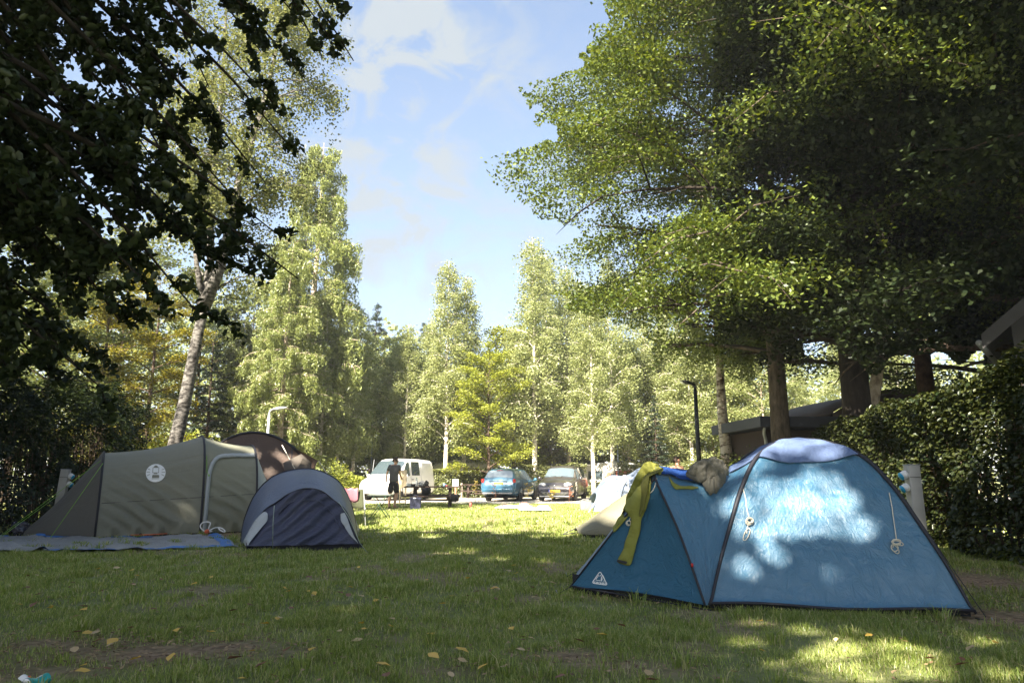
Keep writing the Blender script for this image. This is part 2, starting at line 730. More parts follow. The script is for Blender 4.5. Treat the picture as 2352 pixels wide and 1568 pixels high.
def blades(n, y0, y1, hmin, hmax, wd, seed, pw=1.0):
    r = np.random.default_rng(seed)
    # uniform over the trapezoid the lens sees plus a margin on both sides
    y = np.sqrt(r.uniform((y0 + 1.5) ** 2, (y1 + 1.5) ** 2, n)) - 1.5
    x = r.uniform(-1, 1, n) * (.80 * y + 1.3)
    cl = vnoise(x, y, 2.3, 5) * .5 + vnoise(x, y, 6.0, 6) * .5
    dd = dirt(x, y)
    keep = (r.random(n) > dd * 1.3) & (r.random(n) < .18 + 1.35 * cl * cl + .2 * cl)
    tf = (x + 10.5) * .857 + (y - 13) * .515
    tarp_in = (x < -4.6) & (y < 11.75 + .1 * 0) & (y > 10.5) & (r.random(n) < .0)
    keep &= ~tarp_in
    ty0, ty1 = np.interp(x, TPX, TP0), np.interp(x, TPX, TP1)
    keep &= ~((x < TPX[-1]) & (y > ty0 + .03) & (y < ty1 - .03))
    x, y, cl = x[keep], y[keep], cl[keep]
    n = len(x)
    h = r.uniform(hmin, hmax, n) * (.40 + 1.25 * cl ** 1.5)
    az = r.uniform(0, 2 * pi, n)
    ln = r.uniform(.2, 1.1, n) * h
    wdt = wd * r.uniform(.6, 1.3, n) / 2
    dx, dy = np.cos(az), np.sin(az)
    px, py = -dy, dx
    z0 = (vnoise(x, y, .5, 1) - .5) * .03 + (vnoise(x, y, 2.0, 2) - .5) * .015
    z0 = np.where((np.abs(x) < 14) & (y > 2) & (y < 20), z0, 0) - .004
    V = np.empty((n, 5, 3))
    V[:, 0] = np.stack((x - px * wdt, y - py * wdt, z0), -1)
    V[:, 1] = np.stack((x + px * wdt, y + py * wdt, z0), -1)
    mxx, myy = x + dx * ln * .35, y + dy * ln * .35
    V[:, 2] = np.stack((mxx + px * wdt * .8, myy + py * wdt * .8, z0 + h * .6), -1)
    V[:, 3] = np.stack((mxx - px * wdt * .8, myy - py * wdt * .8, z0 + h * .6), -1)
    V[:, 4] = np.stack((x + dx * ln, y + dy * ln, z0 + h * r.uniform(.75, 1.0, n)), -1)
    return V


Vs = np.concatenate((blades(300000, 1.6, 6.0, .025, .075, .0045, 11), blades(330000, 6.0, 12.0, .03, .08, .007, 12),
                     blades(330000, 12.0, 29.5, .03, .09, .014, 13)))


def tufts(n, seed):
    """longer clumps standing out of the trampled turf"""
    r = np.random.default_rng(seed)
    y = np.sqrt(r.uniform(3.4 ** 2, 17 ** 2, n))
    x = r.uniform(-1, 1, n) * (.78 * y + .5)
    k = 46
    cx = np.repeat(x, k) + r.normal(size=n * k) * .045
    cy = np.repeat(y, k) + r.normal(size=n * k) * .045
    m = len(cx)
    hs = np.repeat(r.uniform(.05, .13, n), k) * r.uniform(.5, 1.15, m)
    az = np.arctan2(cy - np.repeat(y, k), cx - np.repeat(x, k)) + r.normal(size=m) * .6
    ln = hs * r.uniform(.3, 1.0, m)
    wd = r.uniform(.003, .0065, m) * (1 + .08 * cy) / 2
    dx, dy = np.cos(az), np.sin(az)
    px, py = -dy, dx
    V = np.empty((m, 5, 3))
    V[:, 0] = np.stack((cx - px * wd, cy - py * wd, 0 * cx - .01), -1)
    V[:, 1] = np.stack((cx + px * wd, cy + py * wd, 0 * cx - .01), -1)
    V[:, 2] = np.stack((cx + dx * ln * .4 + px * wd * .8, cy + dy * ln * .4 + py * wd * .8, hs * .65), -1)
    V[:, 3] = np.stack((cx + dx * ln * .4 - px * wd * .8, cy + dy * ln * .4 - py * wd * .8, hs * .65), -1)
    V[:, 4] = np.stack((cx + dx * ln * 1.2, cy + dy * ln * 1.2, hs * r.uniform(.6, 1.0, m)), -1)
    return V[(dirt(cx, cy) < .5) & ~((cx > 1.2) & (cx < 3.9) & (cy > 5.9) & (cy < 8))]


Vs = np.concatenate((Vs, tufts(900, 14)))
nb_ = len(Vs)
b0 = np.arange(nb_)[:, None] * 5
quads = b0 + np.array([[0, 1, 2, 3]])
tris = b0 + np.array([[3, 2, 4]])
grass = link_mesh('grass', np_mesh('grass', Vs.reshape(-1, 3), quads, tris), grass_mat)
tag(grass, 'short trampled grass of the camping meadow', 'grass', kind='stuff')


# ------------------------------------------------------------------ foliage helpers
def unit(a):
    return a / np.maximum(np.linalg.norm(a, axis=-1, keepdims=True), 1e-9)


def leaf_mesh(name, C, L, W, seed, up=.6, hang=0.0, shape='quad', out=None, outw=0.0):
    r = np.random.default_rng(seed)
    n = len(C)
    nrm = r.normal(size=(n, 3))
    nrm[:, 2] = np.abs(nrm[:, 2])
    nrm = unit(nrm)
    nrm[:, 2] += up
    if out is not None:
        nrm += out * outw
    nrm = unit(nrm)
    a = r.normal(size=(n, 3))
    a[:, 2] -= hang * 2
    a = unit(a)
    a = unit(a - nrm * np.sum(a * nrm, -1, keepdims=True))
    b = np.cross(nrm, a)
    l = (L * r.uniform(.65, 1.25, n))[:, None]
    w_ = (W * r.uniform(.7, 1.2, n))[:, None]
    if shape == 'quad':
        V = np.stack((C - a * l * .5, C + b * w_ * .5 - a * l * .08, C + a * l * .5, C - b * w_ * .5 - a * l * .08), 1)
        q = np.arange(n)[:, None] * 4 + np.array([[0, 1, 2, 3]])
        return np_mesh(name, V.reshape(-1, 3), q)
    fold = nrm * w_ * .18
    V = np.stack((C - a * l * .5, C - a * l * .22 + b * w_ * .46 + fold, C + a * l * .15 + b * w_ * .45 + fold, C + a * l * .52 - nrm * l * .08,
                  C + a * l * .15 - b * w_ * .45 + fold, C - a * l * .22 - b * w_ * .46 + fold), 1)
    i0 = np.arange(n)[:, None] * 6
    q = np.concatenate((i0 + np.array([[0, 1, 2, 3]]), i0 + np.array([[0, 3, 4, 5]])))
    return np_mesh(name, V.reshape(-1, 3), q)


def interp_path(path, t):
    k = (len(path) - 1) * t
    i = min(int(k), len(path) - 2)
    return path[i].lerp(path[i + 1], k - i)


def grow(seed, H, r0, base, rad, nb, elev, droop, nsub, sublen, nleaf, sig=.15, hang=0.0, lean=(0, 0), trunk=None,
         limb_r=.42, up_tip=0.0, wob=.02, az_fn=None, trunk_stop=1.0, tsides=9, subdroop=None):
    rd = random.Random(seed)
    rg = np.random.default_rng(seed)
    mb = MB()
    if trunk is None:
        trunk = []
        for i in range(11):
            t = i / 10
            trunk.append(Vector((lean[0] * t + rd.uniform(-1, 1) * wob * H * .3 * t, lean[1] * t + rd.uniform(-1, 1) * wob * H * .3 * t, H * t - (.15 if i == 0 else 0))))
    k = len(trunk)
    rr = [r0 * (1.25 if i == 0 else 1) * max(.04, (1 - (i / (k - 1)) * .95)) for i in range(k)]
    mb.tube(trunk, rr, tsides)
    S0, S1 = [], []
    for i in range(nb):
        t = base + (1 - base) * (i + .5) / nb
        t = min(.985, max(base * .9, t + rd.uniform(-.5, .5) / nb))
        p = interp_path(trunk, t)
        Lb = rad(t) * rd.uniform(.72, 1.12)
        az = i * 2.39996 + rd.uniform(-.5, .5) if az_fn is None else az_fn(i, rd)
        el = elev(t) + rd.uniform(-.15, .15)
        path = [p]
        n = 6
        st = Lb / n
        e = el
        a_ = az
        for s in range(n):
            path.append(path[-1] + Vector((cos(a_) * cos(e), sin(a_) * cos(e), sin(e))) * st)
            e -= droop / n * (1 if s < n * .6 else 1 - up_tip)
            a_ += rd.uniform(-.12, .12)
        lr = max(.012, r0 * (1 - t) * limb_r + .012)
        mb.tube(path, [lr * (1 - .85 * s / n) for s in range(n + 1)], 5, cap=False)
        S0.append(path[4])
        S1.append(path[6])
        for j in range(nsub):
            f = .22 + .78 * (j + rd.random()) / nsub
            q0 = interp_path(path, min(f, 1))
            l2 = Lb * sublen * rd.uniform(.6, 1.1) * (1.15 - .55 * f)
            a2 = az + rd.choice((-1, 1)) * rd.uniform(.35, 1.2)
            e2 = el - droop * f * .7 + rd.uniform(-.35, .35)
            sd = droop * .5 if subdroop is None else subdroop
            q1 = q0 + Vector((cos(a2) * cos(e2), sin(a2) * cos(e2), sin(e2))) * l2 * .5
            e2 -= sd
            q2 = q1 + Vector((cos(a2) * cos(e2), sin(a2) * cos(e2), sin(e2))) * l2 * .5
            if l2 > .5:
                mb.tube([q0, q1, q2], [lr * .3 + .004, lr * .2 + .003, .003], 3, cap=False)
            S0 += [q0, q1]
            S1 += [q1, q2]
    S0 = np.array([tuple(p) for p in S0])
    S1 = np.array([tuple(p) for p in S1])
    ln = np.linalg.norm(S1 - S0, axis=1) * rg.uniform(.35, 1.5, len(S0))
    pr = ln / ln.sum()
    idx = rg.choice(len(S0), nleaf, p=pr)
    f = rg.random((nleaf, 1))
    C = S0[idx] * (1 - f) + S1[idx] * f + rg.normal(size=(nleaf, 3)) * sig * np.array([1, 1, .6])
    if hang > 0:
        # leaves strung along hanging twigs
        key = np.floor(f[:, 0] * 5) + idx * 5
        hsh = np.sin(key * 12.9898) * 43758.5453
        hsh -= np.floor(hsh)
        C[:, 2] -= rg.random(nleaf) * hang * (.3 + hsh)
    C = C[C[:, 2] > .12]
    return mb, C


def tree_obj(name, label, cat, loc, mb, leafme, bark, lm, group=None, rz=0.0, s=1.0):
    t = thing(name, label, cat, loc, rz, group)
    t.scale = (s, s, s)
    mb.build('trunk', bark, t)
    link_mesh('crown', leafme, lm, t)
    return t


def place(proto, name, label, cat, loc, rz, s, group=None, sz=None):
    c = dup(proto)
    c.name = name
    c.location = loc
    c.rotation_euler = (0, 0, rz)
    c.scale = (s, s, sz or s)
    tag(c, label, cat, group)
    if group is None and 'group' in c:
        del c['group']
    return c


LM = {}
LM['hornbeam'] = leafmat('hornbeam_leaf', (.010, .018, .006), (.030, .042, .012), trans=.18, gloss=.03)  # near black: the dimness of the overhanging crowns is put into the colour
LM['horn_right'] = leafmat('lit_hornbeam_leaf', (.036, .064, .010), (.135, .165, .030), trans=.30, gloss=.05)  # lighter hornbeam leaf, sunlight put into its colour
LM['dark'] = leafmat('shade_leaf', (.009, .016, .006), (.028, .038, .012), trans=.2, gloss=.02)  # darker leaf copy, shade of the crowns put into its colour
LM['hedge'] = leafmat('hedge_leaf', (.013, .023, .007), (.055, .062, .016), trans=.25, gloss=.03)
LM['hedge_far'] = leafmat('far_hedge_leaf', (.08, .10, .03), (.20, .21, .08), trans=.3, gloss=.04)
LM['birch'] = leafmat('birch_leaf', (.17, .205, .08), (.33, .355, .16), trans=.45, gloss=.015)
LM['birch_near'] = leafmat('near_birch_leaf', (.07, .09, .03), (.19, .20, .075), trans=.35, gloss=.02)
LM['larch'] = leafmat('larch_needle', (.13, .165, .05), (.27, .30, .10), trans=.3, gloss=.03)
LM['spruce'] = leafmat('spruce_needle', (.018, .032, .018), (.05, .07, .035), trans=.15, gloss=.03)
LM['bright'] = leafmat('fresh_leaf', (.16, .20, .03), (.32, .34, .07), trans=.4, gloss=.04)
LM['wood'] = leafmat('forest_leaf', (.05, .07, .02), (.14, .16, .05), trans=.3, gloss=.04)
LM['yellow'] = leafmat('yellowing_leaf', (.09, .095, .014), (.25, .22, .035), trans=.35, gloss=.03)
BK = {}
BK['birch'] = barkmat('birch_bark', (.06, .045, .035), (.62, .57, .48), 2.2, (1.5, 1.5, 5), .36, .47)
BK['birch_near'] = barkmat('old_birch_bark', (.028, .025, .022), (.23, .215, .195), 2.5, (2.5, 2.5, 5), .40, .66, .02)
BK['bark'] = barkmat('brown_bark', (.035, .025, .018), (.12, .085, .06), 5.0, (2, 2, .6), .35, .65, .02)
BK['pale'] = barkmat('pale_bark', (.20, .15, .11), (.50, .42, .33), 4.0, (2, 2, 1.5), .35, .6)
BK['red'] = barkmat('reddish_bark', (.03, .017, .012), (.09, .05, .032), 4.0, (2, 2, 1.5), .35, .6)
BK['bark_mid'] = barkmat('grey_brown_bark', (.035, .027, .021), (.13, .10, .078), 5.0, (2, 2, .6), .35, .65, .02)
BK['dark'] = barkmat('shaded_bark', (.010, .008, .006), (.035, .027, .020), 5.0, (2, 2, .6), .35, .65, .02)  # darker bark copy, shade under the leaves put into its colour

# bits of dead leaf and twig on the bare earth : nobody could count them
r_ = np.random.default_rng(91)
LX, LY = [], []
for cx, cy, rx, ry, st in DIRT:
    k = int(260 * min(3.0, rx * ry * 6) * st)
    LX.append(cx + r_.normal(size=k) * rx * .8)
    LY.append(cy + r_.normal(size=k) * ry * .9)
LX.append(r_.uniform(-5, 5, 900))
LY.append(r_.uniform(3.5, 9, 900))
LX, LY = np.concatenate(LX), np.concatenate(LY)
lit_C = np.stack((LX, LY, np.full(len(LX), .022) + r_.random(len(LX)) * .012), -1)
lit_o = link_mesh('leaf_litter', leaf_mesh('leaf_litter', lit_C, .036, .020, 92, up=2.5), leafmat('litter', (.10, .055, .03), (.42, .30, .17), .1, .03))
tag(lit_o, 'small dry leaf bits scattered over the bare earth', 'leaf litter', kind='stuff')

# ------------------------------------------------------------------ sun spots, made by cutting leaves out of the crowns along sun rays
def sunproj(C):
    return C[:, 0] - SUN.x * C[:, 2] / SUN.z, C[:, 1] - SUN.y * C[:, 2] / SUN.z


GAPS = []
for vx, vy, Y, r_ in ((1745, 1095, 6.2, .17), (1800, 1110, 6.2, .22), (1860, 1120, 6.2, .24), (1920, 1140, 6.15, .24), (1960, 1175, 6.05, .16), (1720, 1180, 6.1, .17), (1790, 1090, 6.3, .28), (1880, 1100, 6.3, .28), (1850, 1150, 6.2, .24), (1930, 1120, 6.2, .2), (1985, 1170, 6.05, .12), (1720, 1110, 6.3, .2), (1800, 1015, 6.7, .45), (1890, 1030, 6.7, .35), (1690, 1235, 6.0, .16), (1755, 1220, 6.0, .14), (1760, 1072, 6.3, .2), (1830, 1075, 6.3, .2), (1895, 1080, 6.3, .2), (1790, 1160, 6.1, .16), (1850, 1170, 6.1, .16), (1700, 1150, 6.2, .12), (1650, 1130, 6.3, .12), (1480, 1300, 6.4, .05), (1760, 1130, 6.2, .2), (1830, 1140, 6.2, .2), (1900, 1180, 6.1, .14), (560, 1020, 17.5, .25), (640, 1030, 17.5, .3), (600, 1060, 17.3, .2), (690, 1060, 17.3, .25), (520, 1030, 17.8, .2),
                      (1920, 1000, 14.5, .3), (1980, 960, 13.5, .3), (2040, 1010, 12.5, .22), (1960, 1060, 13.5, .25), (2080, 950, 11.5, .2), (2140, 985, 11, .16), (2020, 1090, 12.5, .2), (2200, 950, 10, .16), (2170, 1060, 10.5, .12), (2250, 880, 9.3, .14), (2060, 1150, 11.5, .12), (2290, 1010, 9, .1), (1900, 1080, 14.5, .3), (2130, 1190, 10.5, .1),
                      (1800, 1010, 6.6, .30), (1880, 1020, 6.6, .26), (1690, 1050, 6.5, .24), (1620, 1090, 6.5, .15), (1520, 1080, 6.8, .2), (1560, 1085, 6.8, .2), (1490, 1120, 6.6, .10),
                      (1905, 1245, 5.8, .07), (1890, 1270, 5.8, .05), (1780, 1360, 5.8, .09), (1830, 1340, 5.8, .05), (2040, 1290, 5.7, .05), (1990, 1300, 5.7, .04), (1590, 1330, 6.1, .06), (1700, 1375, 5.8, .05),
                      (2110, 1080, 8.5, .08), (2105, 1150, 8.5, .10), (540, 1040, 15, .3), (600, 1050, 15, .2)):
    p_ = P(vx, vy, Y)
    GAPS.append((p_.x - SUN.x * p_.z / SUN.z, p_.y - SUN.y * p_.z / SUN.z, r_))
for vx, vy, r_ in ((1760, 1432, .16), (1840, 1450, .2), (1930, 1450, .22), (2010, 1465, .25), (2090, 1490, .25), (1900, 1500, .22), (2180, 1450, .18), (2000, 1530, .2), (1800, 1490, .1),
                   (1820, 1540, .15), (2120, 1545, .2), (790, 1405, .12), (1385, 1368, .10), (1250, 1290, .15), (1130, 1285, .25), (1050, 1270, .35), (1700, 1470, .15), (1950, 1475, .3), (2050, 1510, .3), (1880, 1530, .22), (2150, 1500, .3), (2250, 1470, .25), (1980, 1560, .3), (2230, 1540, .25), (1700, 1430, .12), (1640, 1500, .10), (1600, 1440, .08),
                   (1320, 1225, .6), (1270, 1232, .5), (1180, 1222, .5), (900, 1222, .4), (1000, 1232, .3)):
    p_ = G(vx, vy)
    GAPS.append((p_.x, p_.y, r_))


def in_sun(x, y, seed=0):
    edge = np.where(x < -3.5, 20.5, np.clip(13.9 - .6 * x, 12.0, 17)) + (vnoise(x, y, .45, 21) - .5) * 3.0 + (vnoise(x, y, 1.6, 22) - .5) * 1.2
    edge = np.where(x > 10.6 + (vnoise(y, x, .7, 24) - .5) * 3, 70, edge)
    lit = y > edge
    wob = 1 + (vnoise(x, y, 6.0, 23) - .5) * .9
    for a, b, r_ in GAPS:
        lit |= ((x - a) ** 2 + (y - b) ** 2) < (r_ * wob) ** 2
    return lit


def to_view(C):
    X, Y, Z = C[:, 0], C[:, 1], C[:, 2] - CAMH
    fw = Y * cos(PITCH) + Z * sin(PITCH)
    up = -Y * sin(PITCH) + Z * cos(PITCH)
    ok = fw > .2
    f_ = np.where(ok, fw, 1)
    return 1176 + 1568 * X / f_, 784 - 1568 * up / f_, ok


def prune(C, frame=True):
    gx_, gy_ = sunproj(C)
    keep = ~in_sun(gx_, gy_)
    if frame:   # crowns stop where the open sky over the meadow begins
        vx, vy, ok = to_view(C)
        keep &= ~(ok & (vx > 430 - vy * .45) & (vx < 2500) & (vy > -60) & (vy < 1700))
    return C[keep]


shade_specs = [(-17.6, -11.8, 25, 5.8, 'tall beech far behind the camera, leftmost of the row'),
               (-17.8, -3.8, 25, 5.8, 'tall beech left of the camera, shading the tarpaulin'),
               (-11.8, -13.0, 25, 5.6, 'tall beech far behind the camera, second of the row'),
               (-11.8, -5.6, 25, 5.6, 'tall beech behind the camera, shading the small navy tent'),
               (-5.8, -12.2, 25, 5.6, 'tall beech far behind the camera, third of the row'),
               (-6.2, -6.4, 25, 5.2, 'tall beech behind the camera, shading the middle of the meadow'),
               (-1.4, -8.4, 29, 5.4, 'tall beech behind the camera, shading the blue dome tent'),
               (2.6, -3.2, 27, 5.0, 'tall beech right behind the camera, shading the right hedge'),
               (7.8, -3.0, 28, 5.6, 'tall beech right of the camera, shading the dark trees on the right'),
               (6.6, 2.6, 27, 5.2, 'tall beech at the near end of the right hedge, crown high overhead'),
               (-14.2, 10.5, 15, 4.8, 'dark hornbeam rising behind the high left hedge')]
for i, (x, y, H, r_, lab) in enumerate(shade_specs):
    mbt, C = grow(100 + i, H, .30, .36 if H > 20 else .25, lambda t: r_ * (1 - abs(t - .55) * 1.1) ** .5 if abs(t - .55) < .9 else 1.0, 34, lambda t: .25 + .5 * t, .35, 6, .5, 90000, sig=.35)
    C = C + np.array([x, y, 0])
    C = prune(C) - np.array([x, y, 0])
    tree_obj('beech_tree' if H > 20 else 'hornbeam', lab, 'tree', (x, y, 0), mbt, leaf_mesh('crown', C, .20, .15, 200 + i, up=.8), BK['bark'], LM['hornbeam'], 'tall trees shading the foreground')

# ---- near hornbeam whose branches hang into the upper left of the picture
rd = random.Random(5)
mbt = MB()
org = Vector((-5.6, 2.2, 0))
tr = [org + Vector((0, 0, -.1)), org + Vector((.05, .1, 3)), org + Vector((.2, .2, 6)), org + Vector((.3, .5, 9.5))]
mbt.tube(tr, [.30, .24, .18, .08], 10)
S0, S1 = [], []
tips = [(785, 25, 5.0), (812, 140, 5.2), (660, 330, 5.0), (685, 640, 5.0), (560, 480, 5.2), (455, 720, 4.8), (375, 690, 4.6), (250, 560, 4.8), (470, 560, 5.4), (330, 470, 5),
        (600, 120, 5.6), (480, 200, 5.3), (520, 330, 5.6), (380, 330, 5.2), (250, 380, 5.0), (170, 480, 4.7), (120, 620, 4.7), (220, 660, 4.9), (90, 760, 5.0), (150, 250, 5.0), (330, 130, 5.0),
        (60, 420, 4.6), (40, 560, 4.8), (300, 620, 5.3), (420, 430, 4.9), (700, 180, 5.6), (700, 60, 5.8), (560, 20, 5.4), (430, 40, 5.2), (610, 420, 5.8), (50, 120, 5.0), (20, 850, 5.6), (120, 870, 6.0),
        (200, 800, 5.8), (940, -45, 3.9), (860, -60, 4.6), (520, 620, 5.6), (640, 540, 5.3), (740, 130, 5.1), (640, 250, 5.2), (760, 90, 5.6)]
for k in range(46):
    tips.append((rd.uniform(-160, 420) if k % 3 else rd.uniform(-160, 200), rd.uniform(-150, 620 if k % 2 else 900), rd.uniform(4.6, 7.5)))
tips = [q for q in tips if not (q[0] > 250 and q[1] > 740)]
for k, (vx, vy, Y) in enumerate(tips):
    tip = P(vx, vy, Y * 1.02)
    st = interp_path(tr, min(.95, .5 + .35 * rd.random() + max(0, (400 - vy)) / 1600))
    if tip.z < 3.2:
        st = interp_path(tr, .33 + .2 * rd.random())
    mid = st.lerp(tip, .55) + Vector((rd.uniform(-.3, .3), rd.uniform(-.3, .3), .75 + .3 * rd.random()))
    path = []
    for i in range(9):
        t = i / 8
        path.append(st * (1 - t) ** 2 + mid * 2 * t * (1 - t) + tip * t * t)
    mbt.tube(path, [.045 * (1 - .93 * i / 8) + .002 for i in range(9)], 5, cap=False)
    n = 15
    for j in range(n):
        f = .35 + .65 * (j + rd.random()) / n
        q0 = interp_path(path, min(f, 1))
        d0 = (path[-1] - path[-3]).normalized()
        d = (d0 * rd.uniform(.2, 1) + Vector((rd.uniform(-1, 1), rd.uniform(-1, 1), rd.uniform(-.9, .35)))).normalized()
        l2 = rd.uniform(.25, .62) * (1.15 - .45 * f)
        if vx > 600 and f > .8:
            l2 *= .6
        q1 = q0 + d * l2 * .6
        q2 = q1 + (d + Vector((0, 0, -.5))).normalized() * l2 * .4
        mbt.tube([q0, q1, q2], [.005, .0035, .0015], 3, cap=False)
        S0 += [q0, q1]
        S1 += [q1, q2]
rg = np.random.default_rng(77)
S0 = np.array([tuple(p) for p in S0])
S1 = np.array([tuple(p) for p in S1])
ln = np.linalg.norm(S1 - S0, axis=1)
nl = 85000
idx = rg.choice(len(S0), nl, p=ln / ln.sum())
f = rg.random((nl, 1))
C = S0[idx] * (1 - f) + S1[idx] * f + rg.normal(size=(nl, 3)) * .028
gx_, gy_ = sunproj(C)
C = C[~in_sun(gx_, gy_)]
t = thing('hornbeam', 'hornbeam hanging its black silhouetted leafy branches into the upper left corner', 'tree', tuple(org))
mo = mbt.build('trunk', BK['dark'], None)
mo.data.transform(Matrix.Translation(-org))
mo.parent = t
link_mesh('crown', leaf_mesh('crown', C - np.array(org), .07, .047, 78, up=.25, hang=.5, shape='oval'), LM['hornbeam'], t)

# ---- left leaning birch with a fork
Yb = 18.0
fork = P(470, 700, Yb)
base = P(398, 1040, Yb)
dirb = (base - P(425, 920, Yb))
g0 = base + dirb * (base.z / abs(dirb.z) if dirb.z else 0)
g0.z = -.1
rootp = Vector((g0.x, g0.y, 0))


def rel(lst, Y=Yb, dy=0.0):
    return [P(a, b, Y + dy * i) - rootp for i, (a, b) in enumerate(lst)]


stemA = [g0 - rootp] + rel([(400, 1030), (425, 920), (452, 780), (470, 700), (485, 590), (482, 480), (500, 330), (512, 180), (520, 20), (530, -140)], dy=.05)
stemB = rel([(468, 705), (508, 610), (532, 500), (556, 390), (590, 290), (618, 190), (640, 90), (660, -20), (672, -120)], dy=-.06)
stemC = rel([(466, 690), (452, 610), (444, 520), (436, 420), (420, 300), (410, 180), (405, 60)], dy=.08)
mA, CA = grow(31, 15, .20, .42, lambda t: 2.9 * (1.15 - t) ** .6, 26, lambda t: .7, 1.15, 7, .5, 14000, sig=.12, hang=.7, trunk=stemA, limb_r=.25)
mB_, CB = grow(32, 15, .15, .25, lambda t: 3.0 * (1.15 - t) ** .5, 34, lambda t: .75, 1.2, 7, .5, 24000, sig=.12, hang=.9, trunk=stemB, limb_r=.25)
mC, CC = grow(33, 15, .08, .30, lambda t: 2.3 * (1.15 - t) ** .6, 20, lambda t: .7, 1.1, 6, .5, 8000, sig=.12, hang=.7, trunk=stemC, limb_r=.25)
for mm in (mB_, mC):
    mA.add(mm.v, mm.f)
C = np.concatenate((CA, CB, CC))
vx, vy, ok = to_view(C + np.array(rootp))
C = C[~((vx > 640) & (vy > 560)) & ~((vx > 740 + rng.normal(size=len(vx)) * 30) & (vy > 400)) & (vx < 812)]
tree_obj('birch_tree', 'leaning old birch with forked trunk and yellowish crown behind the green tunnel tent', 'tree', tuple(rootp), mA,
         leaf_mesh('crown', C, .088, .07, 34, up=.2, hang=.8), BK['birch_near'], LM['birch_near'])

# ---- right side : big hornbeam and its dark neighbours
def rprof(t):
    return 7.1 * max(0.05, sin(min(1, (t + .18) * 1.02) * pi)) ** .55


mbt, C = grow(41, 17.5, .27, .23, lambda t: 6.9 * (max(.02, 1 - ((t - .52) / .55) ** 2)) ** .5, 84, lambda t: .05 + .5 * t, .5, 11, .5, 330000, sig=.26, subdroop=.45, limb_r=.3)
tb = P(1795, 1000, 17.3)
tb.z = 0
vx, vy, ok = to_view(C + np.array(tb))
lim = np.interp(vy, [-400, 0, 150, 260, 340, 420, 520, 600, 700, 780, 880, 1000], [1330, 1345, 1330, 1270, 1200, 1230, 1310, 1290, 1350, 1440, 1560, 1800])
lim += (vnoise(vy, vy * 0, .018, 31) - .5) * 190 + (vnoise(vy, vx, .05, 32) - .5) * 60 - 25
C = C[(vx > lim) & (vy < 905)]
V_ = np.array(mbt.v) + np.array(tb)
mvx, mvy, mok = to_view(V_)
ml = np.interp(mvy, [-400, 0, 150, 260, 340, 420, 520, 600, 700, 780, 880, 1000], [1390, 1405, 1390, 1330, 1260, 1290, 1370, 1350, 1420, 1510, 1640, 1700])
bad = (mvx < ml) | ((mvy > 880) & (np.abs(mvx - 1795) > 60))
mbt.f = [f_ for f_ in mbt.f if not any(bad[i] for i in f_)]
tree_obj('hornbeam', 'large sunlit hornbeam with spreading low branches behind the blue dome tent', 'tree', tuple(tb), mbt,
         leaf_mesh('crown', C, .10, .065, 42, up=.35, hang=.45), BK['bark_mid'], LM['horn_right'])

for k, (vx_, Y, H, r0, r_, seed, base_, lab, bk, n_) in enumerate((
        (1975, 15.2, 16, .36, 5.2, 43, .22, 'thick dark hornbeam trunk behind the right hedge, left of the thin pale trunk', 'dark', 75000),
        (2140, 16.5, 16, .24, 5.2, 45, .25, 'dark tree with reddish trunk rising behind the right hedge', 'red', 75000),
        (2420, 13.5, 15, .28, 5.5, 46, .22, 'dark tree at the far right edge beside the pale gabled house', 'bark', 75000),
        (2330, 19.5, 16, .26, 5.0, 48, .15, 'dark tree behind the pale gabled house', 'bark', 60000))):
    b_ = P(vx_, 1000, Y)
    b_.z = 0
    mbt, C = grow(seed, H, r0, base_, lambda t: r_ * (max(.02, 1 - ((t - .6) / .62) ** 2)) ** .5, 44, lambda t: .15 + .5 * t, .4, 7, .5, int(n_ * 2.6), sig=.42)
    vx, vy, ok = to_view(C + np.array(b_))
    C = C[~((vx < 1640) & (vy > -100)) & ~((vx < 2260) & (vy > 800 + (vnoise(vx, vy, .02, 3) - .3) * 160))]
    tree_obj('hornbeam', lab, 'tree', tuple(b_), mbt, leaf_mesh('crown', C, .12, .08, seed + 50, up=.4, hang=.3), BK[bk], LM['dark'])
# thin pale trunk leaning beside the thick one
pt = [P(1998, 960, 15.6), P(2012, 880, 15.6), P(2030, 740, 15.6), P(2036, 620, 15.7), P(2050, 480, 15.8), P(2075, 250, 16), P(2090, 50, 16), P(2100, -100, 16)]
g0 = Vector((pt[0].x - .1, 15.6, 0))
pt = [Vector((0, 0, -.1))] + [p - g0 for p in pt]
mbt, C = grow(47, 15, .17, .5, lambda t: 2.6, 24, lambda t: .5, .5, 6, .5, 22000, sig=.2, trunk=pt)
tree_obj('hornbeam', 'thin pale trunk leaning beside the thick dark trunk behind the right hedge', 'tree', tuple(g0), mbt, leaf_mesh('crown', C, .14, .09, 49, up=.6), BK['pale'], LM['dark'])


# ---- prototypes for the background
def birch_proto(seed, fork_=False):
    mbt, C = grow(seed, 14, .15, .20, lambda t: (2.75 * (1.0 - t) ** .8 + .30) * (1 if t > .28 else .8), 50, lambda t: .8, 1.3, 7, .5, 23000, sig=.17, hang=.9, limb_r=.28, wob=.02)
    return mbt, leaf_mesh('crown', C, .125, .10, seed + 1, up=.3, hang=.6)


protos = {}


def set_proto(key, obj):
    protos[key] = [obj, False]


def plant(key, vx_, Y, vtop, label, rz=0.0, cat='tree', name=None, group=None, H0=None, dx=0.0):
    """puts a tree of a kind on the ground where the picture shows its foot, as tall as its top stands"""
    p_ = P(vx_, 1050, Y)
    Ht = P(vx_, vtop, Y).z
    o, used = protos[key]
    s = Ht / H0
    c = o if not used else dup(o)
    protos[key][1] = True
    c.location = (p_.x + dx, Y, 0)
    c.rotation_euler = (0, 0, rz)
    c.scale = (s * 1.0, s * 1.0, s)
    tag(c, label, cat, group)
    if name:
        c.name = name
    return c


